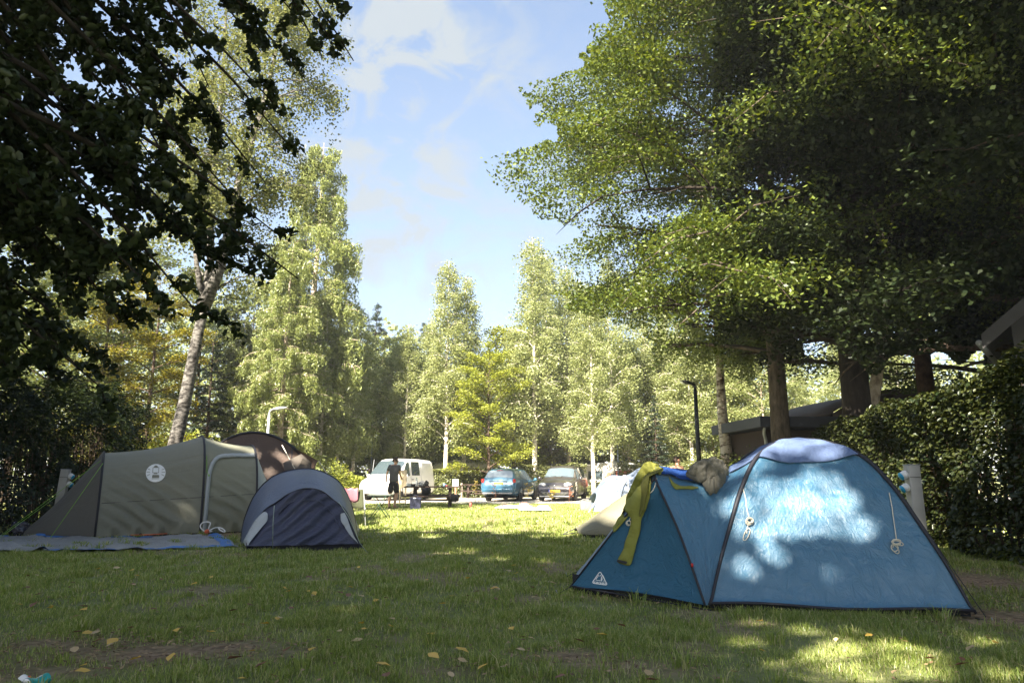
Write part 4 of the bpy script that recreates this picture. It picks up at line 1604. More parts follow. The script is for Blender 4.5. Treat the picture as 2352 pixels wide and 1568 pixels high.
def cloth_from_outline(name, label, cat, outline, m, off=.012, puff=.02, step=7.0, thick=.006, wrinkle=.008, wscale=14, fold=None, fallY=6.35, parent=None, ymax=None):
    """garment lying on the tent: its outline is laid on the tent cloth and given body"""
    bnd = [Vector(p) for p in outline]
    vs = []
    for i in range(len(bnd)):
        a, b = bnd[i], bnd[(i + 1) % len(bnd)]
        k = max(1, int((b - a).length / step))
        vs += [a.lerp(b, j / k) for j in range(k)]
    nbd = len(vs)
    edges = [(i, (i + 1) % nbd) for i in range(nbd)]
    x0, x1 = min(v.x for v in vs), max(v.x for v in vs)
    y0, y1 = min(v.y for v in vs), max(v.y for v in vs)

    def inside(p):
        c = False
        j = nbd - 1
        for i in range(nbd):
            if (vs[i].y > p.y) != (vs[j].y > p.y) and p.x < (vs[j].x - vs[i].x) * (p.y - vs[i].y) / (vs[j].y - vs[i].y) + vs[i].x:
                c = not c
            j = i
        return c
    pts = list(vs)
    y = y0
    row = 0
    while y < y1:
        x = x0 + (step / 2 if row % 2 else 0)
        while x < x1:
            p = Vector((x, y))
            if inside(p) and min((p - v).length for v in vs) > step * .55:
                pts.append(p)
            x += step
        y += step * .87
        row += 1
    ov, oe, of, _, _, _ = delaunay_2d_cdt(pts, edges, [], 1, 1e-4)
    V3 = []
    last = P(outline[0][0], outline[0][1], fallY)
    for p in ov:
        dd = min((p - v).length for v in vs)
        h_, n_ = on_tent(p.x, p.y, off)
        if h_ is None:
            h_ = None
        if ymax is not None and (h_ is None or h_.y > ymax):
            h_ = P(p.x, p.y, ymax)
            n_ = Vector((-.1, -1, .45)).normalized()
        V3.append([p, dd, h_, n_])
    good = [(q[0], q[2]) for q in V3 if q[2] is not None]
    res = []
    for p, dd, h_, n_ in V3:
        if h_ is None:
            if good:
                gd = sorted(good, key=lambda g_: (g_[0] - p).length)[:3]
                Yv = sum(g_[1].y for g_ in gd) / len(gd) + .05
            else:
                Yv = fallY
            h_ = P(p.x, p.y, Yv)
            n_ = Vector((0, -1, .3)).normalized()
        k = puff * (1 - exp(-dd / (step * 1.6)))
        k += wrinkle * (mnoise.noise(Vector((p.x / wscale, p.y / wscale * .5, 3.3))) + .5 * mnoise.noise(Vector((p.x / wscale * 2.3, p.y / wscale, 8.1))))
        if fold:
            k += fold(p.x, p.y)
        res.append(h_ + n_ * k)
    c = sum(res, Vector()) / len(res)
    base = Vector((c.x, c.y, min(v.z for v in res)))
    if parent is not None:
        base = parent.location
    me = bpy.data.meshes.new(name)
    me.from_pydata([tuple(v - base) for v in res], [], [tuple(f_) for f_ in of])
    uvl = me.uv_layers.new(name='uv')
    for l in me.loops:
        v = ov[l.vertex_index]
        uvl.data[l.index].uv = (v.x / 240, -v.y / 240)
    me.polygons.foreach_set('use_smooth', [True] * len(me.polygons))
    me.update()
    o = link_mesh(name, me, m, parent)
    if parent is None:
        o.location = base
        tag(o, label, cat)
    md = o.modifiers.new('thick', 'SOLIDIFY')
    md.thickness = thick
    md.offset = 0
    sb = o.modifiers.new('soft', 'SUBSURF')
    sb.levels = 1
    sb.render_levels = 1
    return o


def drape(name, label, cat, corners, m, nu, nv, off, thick=.008, seed=0, hangdown=.25, wr_=.014):
    """rectangular cloth dropped on the tent : corners are ground-plan points"""
    a, b, c, d = [Vector(p) for p in corners]
    rows = []
    for i in range(nu + 1):
        row = []
        for j in range(nv + 1):
            u, v = i / nu, j / nv
            p = a.lerp(b, u).lerp(d.lerp(c, u), v)
            wobx = .03 * mnoise.noise(Vector((u * 3, v * 3, seed)))
            h_ = BT.ray_cast(Vector((p.x + wobx, p.y + wobx, 4)), Vector((0, 0, -1)))
            row.append([p.x + wobx, p.y + wobx, (h_[0].z + off) if h_[0] is not None else None])
        rows.append(row)
    zmin = min(r_[2] for row in rows for r_ in row if r_[2] is not None)
    mb = MB()
    base = Vector(((a.x + c.x) / 2, (a.y + c.y) / 2, zmin))

    def fn(u, v):
        i, j = int(round(u * nu)), int(round(v * nv))
        x, y, z = rows[i][j]
        if z is None:
            z = zmin
        # cloth bridges small hollows
        z += wr_ * (mnoise.noise(Vector((u * 5, v * 2.2, seed + 1))) + .6 * mnoise.noise(Vector((u * 2.5, v * 7, seed + 4)))) + wr_ * .6
        return Vector((x, y, z)) - base
    # relax heights
    for _ in range(5):
        Z = [[r_[2] if r_[2] is not None else zmin for r_ in row] for row in rows]
        for i in range(1, nu):
            for j in range(1, nv):
                s_ = (Z[i - 1][j] + Z[i + 1][j] + Z[i][j - 1] + Z[i][j + 1]) / 4
                rows[i][j][2] = max(Z[i][j], s_)
    mb.grid(fn, nu, nv, 1.4, .8)
    o = mb.build(name, m, None)
    o.location = base
    tag(o, label, cat)
    md = o.modifiers.new('thick', 'SOLIDIFY')
    md.thickness = thick
    md.offset = 0
    sb = o.modifiers.new('soft', 'SUBSURF')
    sb.levels = 1
    sb.render_levels = 1
    return o


def towelmat(name, c, c2):
    m = fabric(name, c, fold=(1.2, 3.0), rot=.6, depth=.02, fine=.004, rough=.95, trans=.05, spec=.1, var=.25)
    nt = m.node_tree
    n = nt.nodes.new('ShaderNodeTexNoise')
    n.inputs['Scale'].default_value = 160
    n.inputs['Detail'].default_value = 3
    t = nt.nodes.new('ShaderNodeTexCoord')
    nt.links.new(t.outputs['Object'], n.inputs['Vector'])
    bp = nt.nodes.new('ShaderNodeBump')
    bp.inputs['Distance'].default_value = .012
    nt.links.new(n.outputs['Fac'], bp.inputs['Height'])
    b = nt.nodes['Principled BSDF']
    old = b.inputs['Normal'].links[0].from_socket
    nt.links.new(old, bp.inputs['Normal'])
    nt.links.new(bp.outputs[0], b.inputs['Normal'])
    return m


TW = towelmat('blue_terry', (.15, .21, .37), None)
# light towel over the dome top
fwd = dep_.normalized()
axn = ax.normalized()
tA = poles['NL'][0].lerp(CT, .40)
tA = Vector((P(1712, 1066, 6.15).x, 6.10, 0))
drape('towel', 'light blue towel spread over the top of the blue dome tent', 'towel',
      [CT + axn * -.74 - fwd * .50, CT + axn * .46 - fwd * .47, CT + axn * .45 + fwd * .30, CT + axn * -.62 + fwd * .30], TW, 40, 30, .016, seed=3, wr_=.02)
# darker towel over the porch saddle
drape('towel', 'darker blue towel over the porch roof beside the grey sweater', 'towel',
      [sN + axn * .02 + fwd * .10, sN + axn * .46 + fwd * .12, sN + axn * .50 + fwd * .62, sN + axn * -.05 + fwd * .62], towelmat('dark_terry', (.03, .085, .30), None), 26, 22, .022, seed=8, wr_=.016)

# yellow green jacket hanging from the porch peak
JM = fabric('lime_jacket_cloth', (.25, .255, .055), fold=(5, 16), rot=.35, depth=.012, fine=.002, rough=.75, trans=.1, spec=.2)
JM2 = fabric('olive_jacket_lining', (.12, .12, .03), fold=(5, 16), rot=.35, depth=.012, fine=.002, rough=.8, trans=.05, spec=.2)
jk = cloth_from_outline('jacket', 'yellow-green jacket hanging over the porch peak of the blue tent', 'jacket',
                        [(1478, 1064), (1492, 1059), (1512, 1066), (1524, 1086), (1512, 1096), (1500, 1098), (1498, 1130), (1487, 1170), (1476, 1190), (1474, 1215), (1462, 1258), (1452, 1296), (1446, 1300), (1424, 1293), (1420, 1287),
                         (1434, 1258), (1444, 1225), (1452, 1190), (1446, 1184), (1430, 1204), (1412, 1224), (1410, 1216), (1422, 1194), (1436, 1164), (1438, 1140), (1452, 1110), (1462, 1088)],
                        JM, off=.02, puff=.035, wrinkle=.016, wscale=11, step=5.0)
cloth_from_outline('lining', None, None, [(1500, 1094), (1512, 1090), (1518, 1086), (1522, 1092), (1510, 1096), (1502, 1102), (1498, 1130), (1488, 1168), (1477, 1188), (1474, 1182), (1480, 1150), (1484, 1120), (1490, 1104)],
                   JM2, off=.062, puff=.012, wrinkle=.008, wscale=9, step=4.5, parent=jk)
cloth_from_outline('cuff_strap', None, None, [(1425, 1284), (1448, 1290), (1446, 1296), (1423, 1290)], M['black'], off=.066, puff=.004, step=3, parent=jk)
# yellow garment edge below the dark towel
cloth_from_outline('rain_cape', 'yellow cloth peeping out below the darker blue towel on the porch', 'garment',
                   [(1534, 1094), (1546, 1108), (1562, 1118), (1590, 1117), (1606, 1121), (1590, 1125), (1558, 1125), (1550, 1126), (1540, 1112)], JM, off=.012, puff=.01, step=5)

# grey sweater bundle
SM = mat('grey_wool', (.115, .11, .088), .95, var=.25, scale=60, bump=.008, bscale=140)
def lump_mesh(rx, ry, rz_, seed, amp=.18, nu=40, nv=24, ridge=.10):
    mb = MB()

    def fn(u, v):
        th = 2 * pi * u
        ph = pi * v
        d = Vector((cos(th) * sin(ph), sin(th) * sin(ph), cos(ph)))
        q = d * 1.7 + Vector((seed, seed * .3, 0))
        k = 1 + amp * mnoise.noise(q) * 1.6 - ridge * abs(mnoise.noise(q * 2.6 + Vector((3, 1, 7)))) * 2 + .04 * mnoise.noise(q * 6)
        return Vector((d.x * rx * k, d.y * ry * k, d.z * rz_ * k))
    mb.grid(fn, nu, nv)
    return mb



def sw_fold(x, y):
    q_ = Vector((x / 19, y / 23, 5.0))
    return .075 * (.5 - abs(mnoise.noise(q_ + Vector((0, 0, mnoise.noise(q_ * .7) * 1.5))))) + .014 * mnoise.noise(q_ * 3)


sw = cloth_from_outline('sweater', 'crumpled grey wool sweater lying on the blue tent between the two towels', 'sweater',
                        [(1580, 1079), (1592, 1068), (1613, 1056), (1630, 1055), (1645, 1053), (1659, 1062), (1668, 1073), (1674, 1087), (1671, 1109), (1662, 1124), (1651, 1135), (1640, 1139), (1629, 1144), (1620, 1135), (1613, 1124), (1608, 1112), (1596, 1104), (1580, 1096), (1574, 1089)],
                        SM, off=.035, puff=.055, wrinkle=.02, wscale=6, step=4.0, fold=sw_fold, thick=.012, ymax=on_tent(1636, 1122, 0)[0].y + .02)
mb = MB()
for k in range(11):
    p0_, p1_ = P(1576 + k * 2.3, 1086 + k * 1.0, sw.location.y - .13), P(1579 + k * 2.6, 1095 + k * 1.35, sw.location.y - .135)
    mb.tube([p0_ - sw.location, p1_ - sw.location], .0065, 5)
mb.build('ribbed_cuff', SM, sw)


# guy ropes with hanks on the blue tent
def guyrope(pts, hank, label_parent):
    mb = MB()
    P3 = []
    for vx, vy in pts:
        h_, n_ = on_tent(vx, vy, .012)
        if h_ is not None:
            P3.append(h_ - o0)
    mb.tube(cr(P3, len(P3) * 5), .0045, 5)
    hx, hy, rx, ry, ntn = hank
    c_, n_ = on_tent(hx, hy, .018)
    rd = random.Random(hx)
    ex = axn
    ey = (n_.cross(ex)).normalized()
    if ey.z < 0:
        ey = -ey
    for k in range(ntn):
        L_ = []
        rot = rd.uniform(-.5, .5)
        sx, sy = rx * rd.uniform(.6, 1.1), ry * rd.uniform(.6, 1.1)
        ox, oy = rd.uniform(-.3, .3) * rx, rd.uniform(-.3, .3) * ry
        for i in range(15):
            a = 2 * pi * i / 14
            x, y = sx * cos(a) + ox, sy * sin(a) + oy
            L_.append(c_ - o0 + ex * (x * cos(rot) - y * sin(rot)) + ey * (x * sin(rot) + y * cos(rot)) + n_ * (.006 * k))
        mb.tube(L_, .0042, 5)
    mb.build('guy_rope', M['rope'], label_parent)


guyrope([(1706, 1118), (1712, 1145), (1714, 1165), (1720, 1190)], (1720, 1198, .035, .028, 5), blue)
guyrope([(1718, 1200), (1714, 1225)], (1716, 1225, .03, .06, 1), blue)
guyrope([(2042, 1132), (2048, 1165), (2053, 1200), (2058, 1238)], (2058, 1246, .04, .03, 4), blue)
guyrope([(2052, 1246), (2050, 1258)], (2052, 1258, .03, .05, 2), blue)
guyrope([(1508, 1100), (1500, 1128), (1470, 1146), (1455, 1175), (1446, 1195)], (1446, 1200, .02, .03, 3), blue)


# emblem on the porch side : rounded triangle, hill line, fir tree, lettering
def strip_on_tent(pts2, w_, off=.004):
    """flat printed line laid on the porch cloth; pts2 in picture-height units around the emblem"""
    mb = MB()
    vs = []
    for i, p in enumerate(pts2):
        a = Vector(pts2[max(i - 1, 0)])
        b = Vector(pts2[min(i + 1, len(pts2) - 1)])
        t = (b - a).normalized()
        n_ = Vector((-t.y, t.x))
        for s_ in (-1, 1):
            q_ = Vector(p) + n_ * w_ / 2 * s_
            vs.append(q_)
    return vs, [(2 * i, 2 * i + 1, 2 * i + 3, 2 * i + 2) for i in range(len(pts2) - 1)]


def rounded(poly, r_=3.5, n=5):
    out = []
    k = len(poly)
    for i in range(k):
        p0, p1, p2 = Vector(poly[i - 1]), Vector(poly[i]), Vector(poly[(i + 1) % k])
        a = p1 + (p0 - p1).normalized() * r_
        b = p1 + (p2 - p1).normalized() * r_
        for j in range(n + 1):
            t = j / n
            out.append(a * (1 - t) ** 2 + p1 * 2 * t * (1 - t) + b * t * t)
    out.append(out[0])
    return out


EM = mat('white_print', (.78, .80, .80), .6, var=.03)
BT_side = bvh_of([porch_side])
ev, ef = [], []


def emb_add(vs, fs):
    n = len(ev)
    for q_ in vs:
        d = cam_ray(q_.x, q_.y).normalized()
        h_ = BT_side.ray_cast(EYE, d)
        if h_[0] is None:
            h_ = BT_side.find_nearest(P(q_.x, q_.y, 7.05))
        n_ = h_[1] if h_[1].dot(d) < 0 else -h_[1]
        ev.append(h_[0] + n_ * .005 - o0)
    ef.extend(tuple(i + n for i in f) for f in fs)


emb_add(*strip_on_tent(rounded([(1379, 1311), (1396, 1343), (1360, 1338)], 5.5), 1.7))
emb_add(*strip_on_tent([Vector(p) for p in ((1371.5, 1331.5), (1369, 1331), (1370, 1328), (1376, 1320), (1378, 1322.5), (1382.5, 1318), (1385.5, 1321), (1390, 1331), (1389, 1333.5), (1386, 1333.3))], 1.3))
emb_add(*strip_on_tent([Vector(p) for p in ((1371.5, 1331.5), (1381.5, 1333), (1382.2, 1330))], 1.3))
for yy, hw in ((1324.5, 1.8), (1327.2, 2.5), (1330, 3.1)):
    emb_add([Vector((1382.6, yy - 2.6)), Vector((1382.6 - hw, yy)), Vector((1382.6 + hw, yy + .4))], [(0, 1, 2)])
emb_add([Vector((1381.9, 1330)), Vector((1383.3, 1330)), Vector((1383.3, 1334)), Vector((1381.9, 1334))], [(0, 1, 2, 3)])


def text_mesh(s, size=1.0, bold=.0, shear=0.0):
    cu = bpy.data.curves.new('lettering', 'FONT')
    cu.body = s
    cu.size = size
    cu.offset = bold
    cu.shear = shear
    cu.align_x = 'CENTER'
    cu.align_y = 'CENTER'
    to = bpy.data.objects.new('lettering', cu)
    col.objects.link(to)
    bpy.context.view_layer.update()
    dg = bpy.context.evaluated_depsgraph_get()
    me = bpy.data.meshes.new_from_object(to.evaluated_get(dg))
    vs = [v.co.copy() for v in me.vertices]
    fs = [tuple(p.vertices) for p in me.polygons]
    bpy.data.objects.remove(to)
    bpy.data.meshes.remove(me)
    bpy.data.curves.remove(cu)
    return vs, fs


tv, tf = text_mesh('EUROHIKE', 1.0, .025, .15)
wx = max(v.x for v in tv) - min(v.x for v in tv)
sc = 29.5 / wx
emb_add([Vector((1378 + v.x * sc, 1338.2 + v.x * sc * .10 - v.y * sc * 1.05)) for v in tv], tf)
me = bpy.data.meshes.new('emblem')
me.from_pydata([tuple(v) for v in ev], [], ef)
me.update()
link_mesh('emblem', me, EM, blue)

# ============ olive tunnel tent
a_dir = Vector((.857, .515, 0))
n_dir = Vector((-.515, .857, 0))
cLt = P(245, 1040, 13.95)
HT = [(-1.75, .30, .50), (-1.2, .62, .62), (-.5, .97, 1.05), (0, 1.10, cLt.z), (.55, 1.09, 1.62), (1.72, 1.10, 1.90), (2.25, 1.10, 1.78), (2.75, 1.08, 1.72)]
cL = Vector((cLt.x, cLt.y, 0))
tt = thing('tunnel_tent', 'olive green tunnel tent with three dark hoops and a white round lantern emblem', 'tent', tuple(cL))


def hoop_pt(s, hw, h, th):
    """th 0 near ground .. pi far ground"""
    c, sn = cos(th), sin(th)
    y = -(abs(c) ** .80) * (1 if c > 0 else -1) * hw
    z = (abs(sn) ** .74) * h
    return a_dir * s + n_dir * y + Vector((0, 0, z + .05 * (1 if sn > .02 else 0)))


def prof(s):
    for i in range(len(HT) - 1):
        if s <= HT[i + 1][0]:
            a, b = HT[i], HT[i + 1]
            f = (s - a[0]) / (b[0] - a[0])
            return a[1] * (1 - f) + b[1] * f, a[2] * (1 - f) + b[2] * f
    return HT[-1][1], HT[-1][2]


def tunnel_fn(s0, s1, sagz, th0=0.0, th1=pi, push=0.0):
    def fn(u, v):
        s = s0 + (s1 - s0) * u
        w0, h0 = prof(s0)
        w1, h1 = prof(s1)
        hw = w0 * (1 - u) + w1 * u
        h = h0 * (1 - u) + h1 * u - sagz * sin(pi * u)
        hw -= sagz * .8 * sin(pi * u)
        th = th0 + (th1 - th0) * v
        p = hoop_pt(s, hw, h, th)
        lowf = max(0, 1 - p.z / 1.35)
        # tension folds running down to the right
        ph = (p.z + (s - s0) * .62) * 24
        p = p - n_dir * (.042 * (sin(ph + 2.2 * mnoise.noise(Vector((s * 1.5, p.z * 2, 2)))) + .45 * sin(ph * 2.1 + 3 * mnoise.noise(Vector((s * 2, p.z, 5))))) * lowf * sin(pi * min(1, u * .9 + .08)) * (1 if th < pi / 2 else 0) + push)
        p.z = max(p.z, .02)
        return p
    return fn


segs = [(-.05, 1.72, .075, F['olive']), (1.72, 2.75, .045, F['olive_door'])]
tun = []
for s0, s1, sg, fm in segs:
    mb = MB()
    mb.grid(tunnel_fn(s0, s1, sg), 90, 130, s1 - s0, 3.4)
    tun.append(mb.build('flysheet', fm, tt))


# tail end : sloping from the left hoop to the ground
def tail_fn(u, v):
    th = pi * v
    w0, h0 = prof(0)
    p = hoop_pt(-.05, w0, h0, th)
    c_, sn = cos(th), sin(th)
    e = a_dir * -1.18 + n_dir * (-c_ * .40) + Vector((0, 0, .10 * sn + .02))
    r_ = p.lerp(e, u)
    r_.z -= .10 * sin(pi * u) * sn
    r_ = r_ - n_dir * .02 * wr(r_, 9, 3) * (1 - abs(c_))
    r_.z = max(.015, r_.z)
    return r_


mb = MB()
mb.grid(tail_fn, 30, 40, 1.8, 3.0)
tun.append(mb.build('tail', fabric('dark_olive_cloth', (.13, .125, .108), fold=(2.0, 5.0), rot=.9, depth=.03, fine=.0012, rough=.6, trans=.08), tt))


def cap_fn(u, v):
    th = pi * v
    w0, h0 = prof(2.75)
    p = hoop_pt(2.75, w0, h0, th)
    c_, sn = cos(th), sin(th)
    e = a_dir * 3.5 + n_dir * (-c_ * .95) + Vector((0, 0, .05))
    r_ = p.lerp(e, u)
    return r_


mb = MB()
mb.grid(cap_fn, 16, 30, 1.2, 3.0)
mb.build('front_panel', F['pale'], tt)
for s, w_ in ((-.05, 1.0), (1.72, 1.0), (2.75, 1.0)):
    hw, h = prof(s)
    mb = MB()
    pts = []
    for i in range(41):
        th = pi * i / 40
        p = hoop_pt(s, hw + .012, h + .015, th)
        p.z = max(p.z, 0.0)
        pts.append(p)
    mb.tube(pts, .022, 6)
    mb.build('hoop_pole', F['pole'], tt)
# door piping
mb = MB()
door = [(1.80, .05), (1.80, .5), (1.805, .95), (1.83, 1.22), (1.90, 1.40), (2.02, 1.50), (2.25, 1.53), (2.5, 1.535), (2.72, 1.54)]
dpts = cr([Vector((a, b, 0)) for a, b in door], 50)
dl = []


def tun_at(s, z, off):
    hw, h = prof(s)
    sg = 0.0
    for s0, s1, g_, _ in segs:
        if s0 <= s <= s1:
            u = (s - s0) / (s1 - s0)
            w0, h0 = prof(s0)
            w1, h1 = prof(s1)
            hw = w0 * (1 - u) + w1 * u - g_ * .8 * sin(pi * u)
            h = h0 * (1 - u) + h1 * u - g_ * sin(pi * u)
    zz = max(0.0, min(1, (z - .05) / h))
    th = math.asin(zz ** (1 / .74))
    p = hoop_pt(s, hw, h, th)
    p2 = hoop_pt(s, hw, h, min(th + .02, pi / 2))
    n_ = a_dir.cross(p2 - p).normalized()
    if n_.dot(n_dir) > 0:
        n_ = -n_
    return p + n_ * off


mb = MB()
vs = []
for i, p in enumerate(dpts):
    a = dpts[max(i - 1, 0)]
    b = dpts[min(i + 1, len(dpts) - 1)]
    t_ = (b - a).normalized()
    nn = Vector((-t_.y, t_.x, 0))
    for k in (-1, 1):
        q_ = p + nn * .038 * k
        vs.append(tun_at(q_.x, q_.y, .028 + .004 * sin(i * 1.7)))
mb.add(vs, [(2 * i, 2 * i + 1, 2 * i + 3, 2 * i + 2) for i in range(len(dpts) - 1)])
mb.build('door_piping', F['pale'], tt, thick=.006)
# emblem : disc with a lantern
mb = MB()
es, ez = .86, 1.17


def emb(x, y, off):
    return tun_at(es + x, ez + y, off)


R_ = .172
rings = 6
vs = [emb(0, 0, .020)]
fs = []
n = 40
for r_i in range(1, rings + 1):
    for j in range(n):
        a = 2 * pi * j / n
        vs.append(emb(R_ * r_i / rings * cos(a), R_ * r_i / rings * sin(a), .020))
for j in range(n):
    fs.append((0, 1 + j, 1 + (j + 1) % n))
for r_i in range(rings - 1):
    for j in range(n):
        a = 1 + r_i * n + j
        b = 1 + r_i * n + (j + 1) % n
        fs.append((a, a + n, b + n, b))
mb.add(vs, fs)
eo = mb.build('emblem', EM, tt)
mb = MB()


def epoly(pts):
    """dark lantern shapes printed on the disc, subdivided enough to follow the cloth"""
    mb.add([emb(x * R_, y * R_, .025) for x, y in pts], [tuple(range(len(pts)))])


def ebar(x0, y0, x1, y1, w_):
    d = Vector((x1 - x0, y1 - y0)).normalized()
    nx, ny = -d.y * w_ / 2, d.x * w_ / 2
    epoly([(x0 + nx, y0 + ny), (x1 + nx, y1 + ny), (x1 - nx, y1 - ny), (x0 - nx, y0 - ny)])


epoly([(-.36, .56), (-.22, .66), (-.2, .74), (-.1, .82), (.06, .82), (.16, .74), (.18, .66), (.36, .56)])
ebar(-.32, .56, -.32, .02, .05)
ebar(.28, .56, .28, .02, .05)
ebar(-.34, .02, .3, .02, .05)
epoly([(-.2, -.02), (.16, -.02), (.16, -.12), (-.2, -.12)])
epoly([(-.34, -.26), (-.28, -.22), (.28, -.22), (.36, -.28), (.37, -.52), (-.35, -.56)])
ebar(-.38, -.64, .38, -.62, .05)
for sx in (-1, 1):
    ebar(sx * .58, .10, sx * .93, .09, .055)
    ebar(sx * .58, .34, sx * .84, .46, .055)
    ebar(sx * .58, -.16, sx * .88, -.32, .055)
mb.build('lantern_print', F['olive'], eo, smooth=False)
# seam along the lower wall
mb = MB()
mb.tube([tun_at(s, .62 + .05 * s, .006) for s in np.linspace(0, 2.7, 30)], .0045, 4)
mb.build('seam', F['pole'], tt)
# black skirt
mb = MB()
mb.grid(lambda u, v: a_dir * (-.05 + 2.8 * u) + n_dir * (-.99) + Vector((0, 0, -.02 + .09 * v)), 20, 1)
mb.build('mudflap', F['hem'], tt)
GR = mat('green_cord', (.22, .45, .05), .7, var=.1)
mb = MB()
mb.tube([a_dir * -.05 - n_dir * .88 + Vector((0, 0, 1.36)), G(112, 1242) - cL + Vector((0, 0, .02))], .006, 4)
mb.build('guy_line', GR, tt)
mb = MB()
mb.tube([a_dir * -.05 - n_dir * .60 + Vector((0, 0, 1.45)), G(-10, 1240) - cL + Vector((0, 0, .02))], .006, 4)
mb.build('guy_line', GR, tt)
mb = MB()
mb.tube([a_dir * -.7 - n_dir * .30 + Vector((0, 0, .78)), P(-8, 1240, 12.0) - cL], .005, 4)
mb.build('guy_line', GR, tt)
mb = MB()
mb.tube([tun_at(1.76, 1.52, .02), tun_at(1.77, 1.2, .02), tun_at(1.80, 1.13, .03)], .006, 4)
mb.add(*(lambda q: (q.v, q.f))(MB().lathe([(.003, -.03), (.018, 0), (.003, .03)], 8, tun_at(1.81, 1.12, .03))))
mb.build('cord_hank', GR, tt)

# ============ small navy tent
fl0 = G(562, 1268)
fr0 = G(830, 1262)
c0 = (fl0 + fr0) / 2
nt_ = thing('tunnel_tent', 'small navy blue tent with arched hood and pale grey side strips, facing the camera', 'tent', tuple(c0))
hl = G(553, 1244)
hr = G(822, 1236)
Ym = (hl.y + hr.y) / 2
arch0 = cr([hl, P(560, 1198, Ym - .05), P(581, 1144, Ym), P(611, 1106, Ym), P(650, 1084, Ym), P(700, 1076, Ym), P(737, 1082, Ym), P(774, 1102, Ym), P(796, 1132, Ym), P(812, 1176, Ym), hr], 50)
Yl = c0.y + .55
arch1 = cr([fl0 + Vector((.03, .02, .06)), P(570, 1236, c0.y + .12), P(604, 1176, c0.y + .40), P(636, 1153, Yl), P(664, 1134, Yl), P(700, 1122, Yl), P(737, 1127, Yl), P(767, 1149, Yl), P(795, 1174, c0.y + .45), P(814, 1220, c0.y + .2), fr0 + Vector((-.03, .02, .06))], 48)


def hood(u, v):
    p = along(arch0, u)
    q_ = along(arch1, u)
    r_ = p.lerp(q_, v)
    r_.z += .035 * sin(pi * v) * sin(pi * u)
    return r_ + Vector((0, -.012, 0)) * wr(r_, 3, 3) - c0


mb = MB()
mb.grid(hood, 60, 20, 3.0, .9)
mb.build('hood', F['navy'], nt_)


def back_body(u, v):
    p = along(arch0, u)
    q_ = Vector((p.x * .6 + c0.x * .4 - .25, p.y + 2.0, p.z * .35))
    return p.lerp(q_, v) - c0


mb = MB()
mb.grid(back_body, 30, 10, 3.0, 2.0)
mb.build('flysheet', F['navy'], nt_)


def door_fn(u, v):
    g_ = fl0.lerp(fr0, u) + Vector((0, 0, .09))
    q_ = along(arch1, .02 + .96 * u)
    if u < .5:
        pass
    r_ = g_.lerp(q_, v)
    r_.y += .05 * sin(pi * u) * sin(pi * v)
    dgn = (r_.x - c0.x) * .9 - r_.z * 1.0
    r_.y -= .045 * sin(dgn * 26 + 2 * mnoise.noise(r_ * 2)) * sin(pi * u) * (1 - .35 * v)
    return r_ - c0 + Vector((0, -.012, 0))


mb = MB()
mb.grid(door_fn, 90, 60, 1.7, 1.2)
mb.build('door', F['navy_dark'], nt_)
# door flap edge, an arched fold across the door
fp = cr([P(628, 1174, 10.35), P(668, 1152, 10.5), P(705, 1146, 10.55), P(735, 1150, 10.5), P(760, 1176, 10.35), P(785, 1215, 10.15), P(806, 1252, 9.98)], 30)
BTd = bvh_of([o for o in nt_.children if o.name.startswith('door')]) if False else None
mb = MB()
V_, Fq = mb.v, mb.f
dmesh = [o for o in nt_.children if o.name.split('.')[0] == 'door'][0]
bpy.context.view_layer.update()
BD = bvh_of([dmesh])
BD2 = bvh_of([o for o in nt_.children])
pts = []
for q_ in [(640, 1178), (668, 1154), (705, 1148), (735, 1152), (760, 1177), (782, 1212), (806, 1250)]:
    d = cam_ray(*q_).normalized()
    h_ = BD.ray_cast(EYE, d)
    if h_[0] is not None:
        pts.append(h_[0] - d * .012 - c0)
mb.tube(cr(pts, 30), .012, 5)
mb.build('zip_flap', F['navy_dark'], nt_)


def strip_panel(pxs):
    """pale strip sewn between door and hood; lies just in front of the door cloth"""
    q_ = []
    for (vx, vy, Y) in pxs:
        q_.append(P(vx, vy, Y) - c0)
    return q_


for quad in (((566, 1252, 10.02), (567, 1262, 9.95), (632, 1206, 10.22), (634, 1176, 10.36), (622, 1172, 10.42), (596, 1205, 10.2)),
             ((827, 1252, 10.22), (823, 1254, 10.18), (792, 1208, 10.30), (790, 1188, 10.40), (799, 1184, 10.44), (814, 1220, 10.28))):
    pass
BT_keep, BT = BT, BD2
for poly in ([(563, 1243), (576, 1218), (590, 1195), (607, 1176), (616, 1180), (615, 1192), (612, 1203), (590, 1230), (566, 1260)], [(781, 1179), (793, 1177), (800, 1190), (806, 1205), (815, 1228), (823, 1250), (804, 1228), (785, 1201)]):
    cloth_from_outline('side_strip', None, None, poly, F['pale'], off=.03, puff=.004, step=5.0, thick=.005, wrinkle=.003, fallY=c0.y + .2, parent=nt_)
BT = BT_keep
for ar in (arch0, arch1):
    mb = MB()
    mb.tube([p - c0 + Vector((0, -.008, .004)) for p in ar], .011, 5)
    mb.build('hoop_pole', F['pole'], nt_)
mb = MB()
mb.grid(lambda u, v: fl0.lerp(fr0, u) - c0 + Vector((0, .04 + .05 * v, -.02 + .11 * v)), 16, 1)
mb.build('mudflap', F['hem'], nt_)
mb = MB()
mb.tube([P(630, 1160, 10.3) - c0, P(627, 1200, 9.95) - c0, G(626, 1266) - c0], .0045, 4)
mb.build('guy_line', mat('pale_cord', (.35, .42, .33), .8), nt_)
mb = MB()
mb.tube([P(778, 1152, 10.45) - c0, P(800, 1185, 10.3) - c0, P(826, 1245, 10.15) - c0, G(846, 1272) - c0], .0045, 4)
mb.build('guy_line', mat('pale_cord', (.35, .42, .33), .8), nt_)
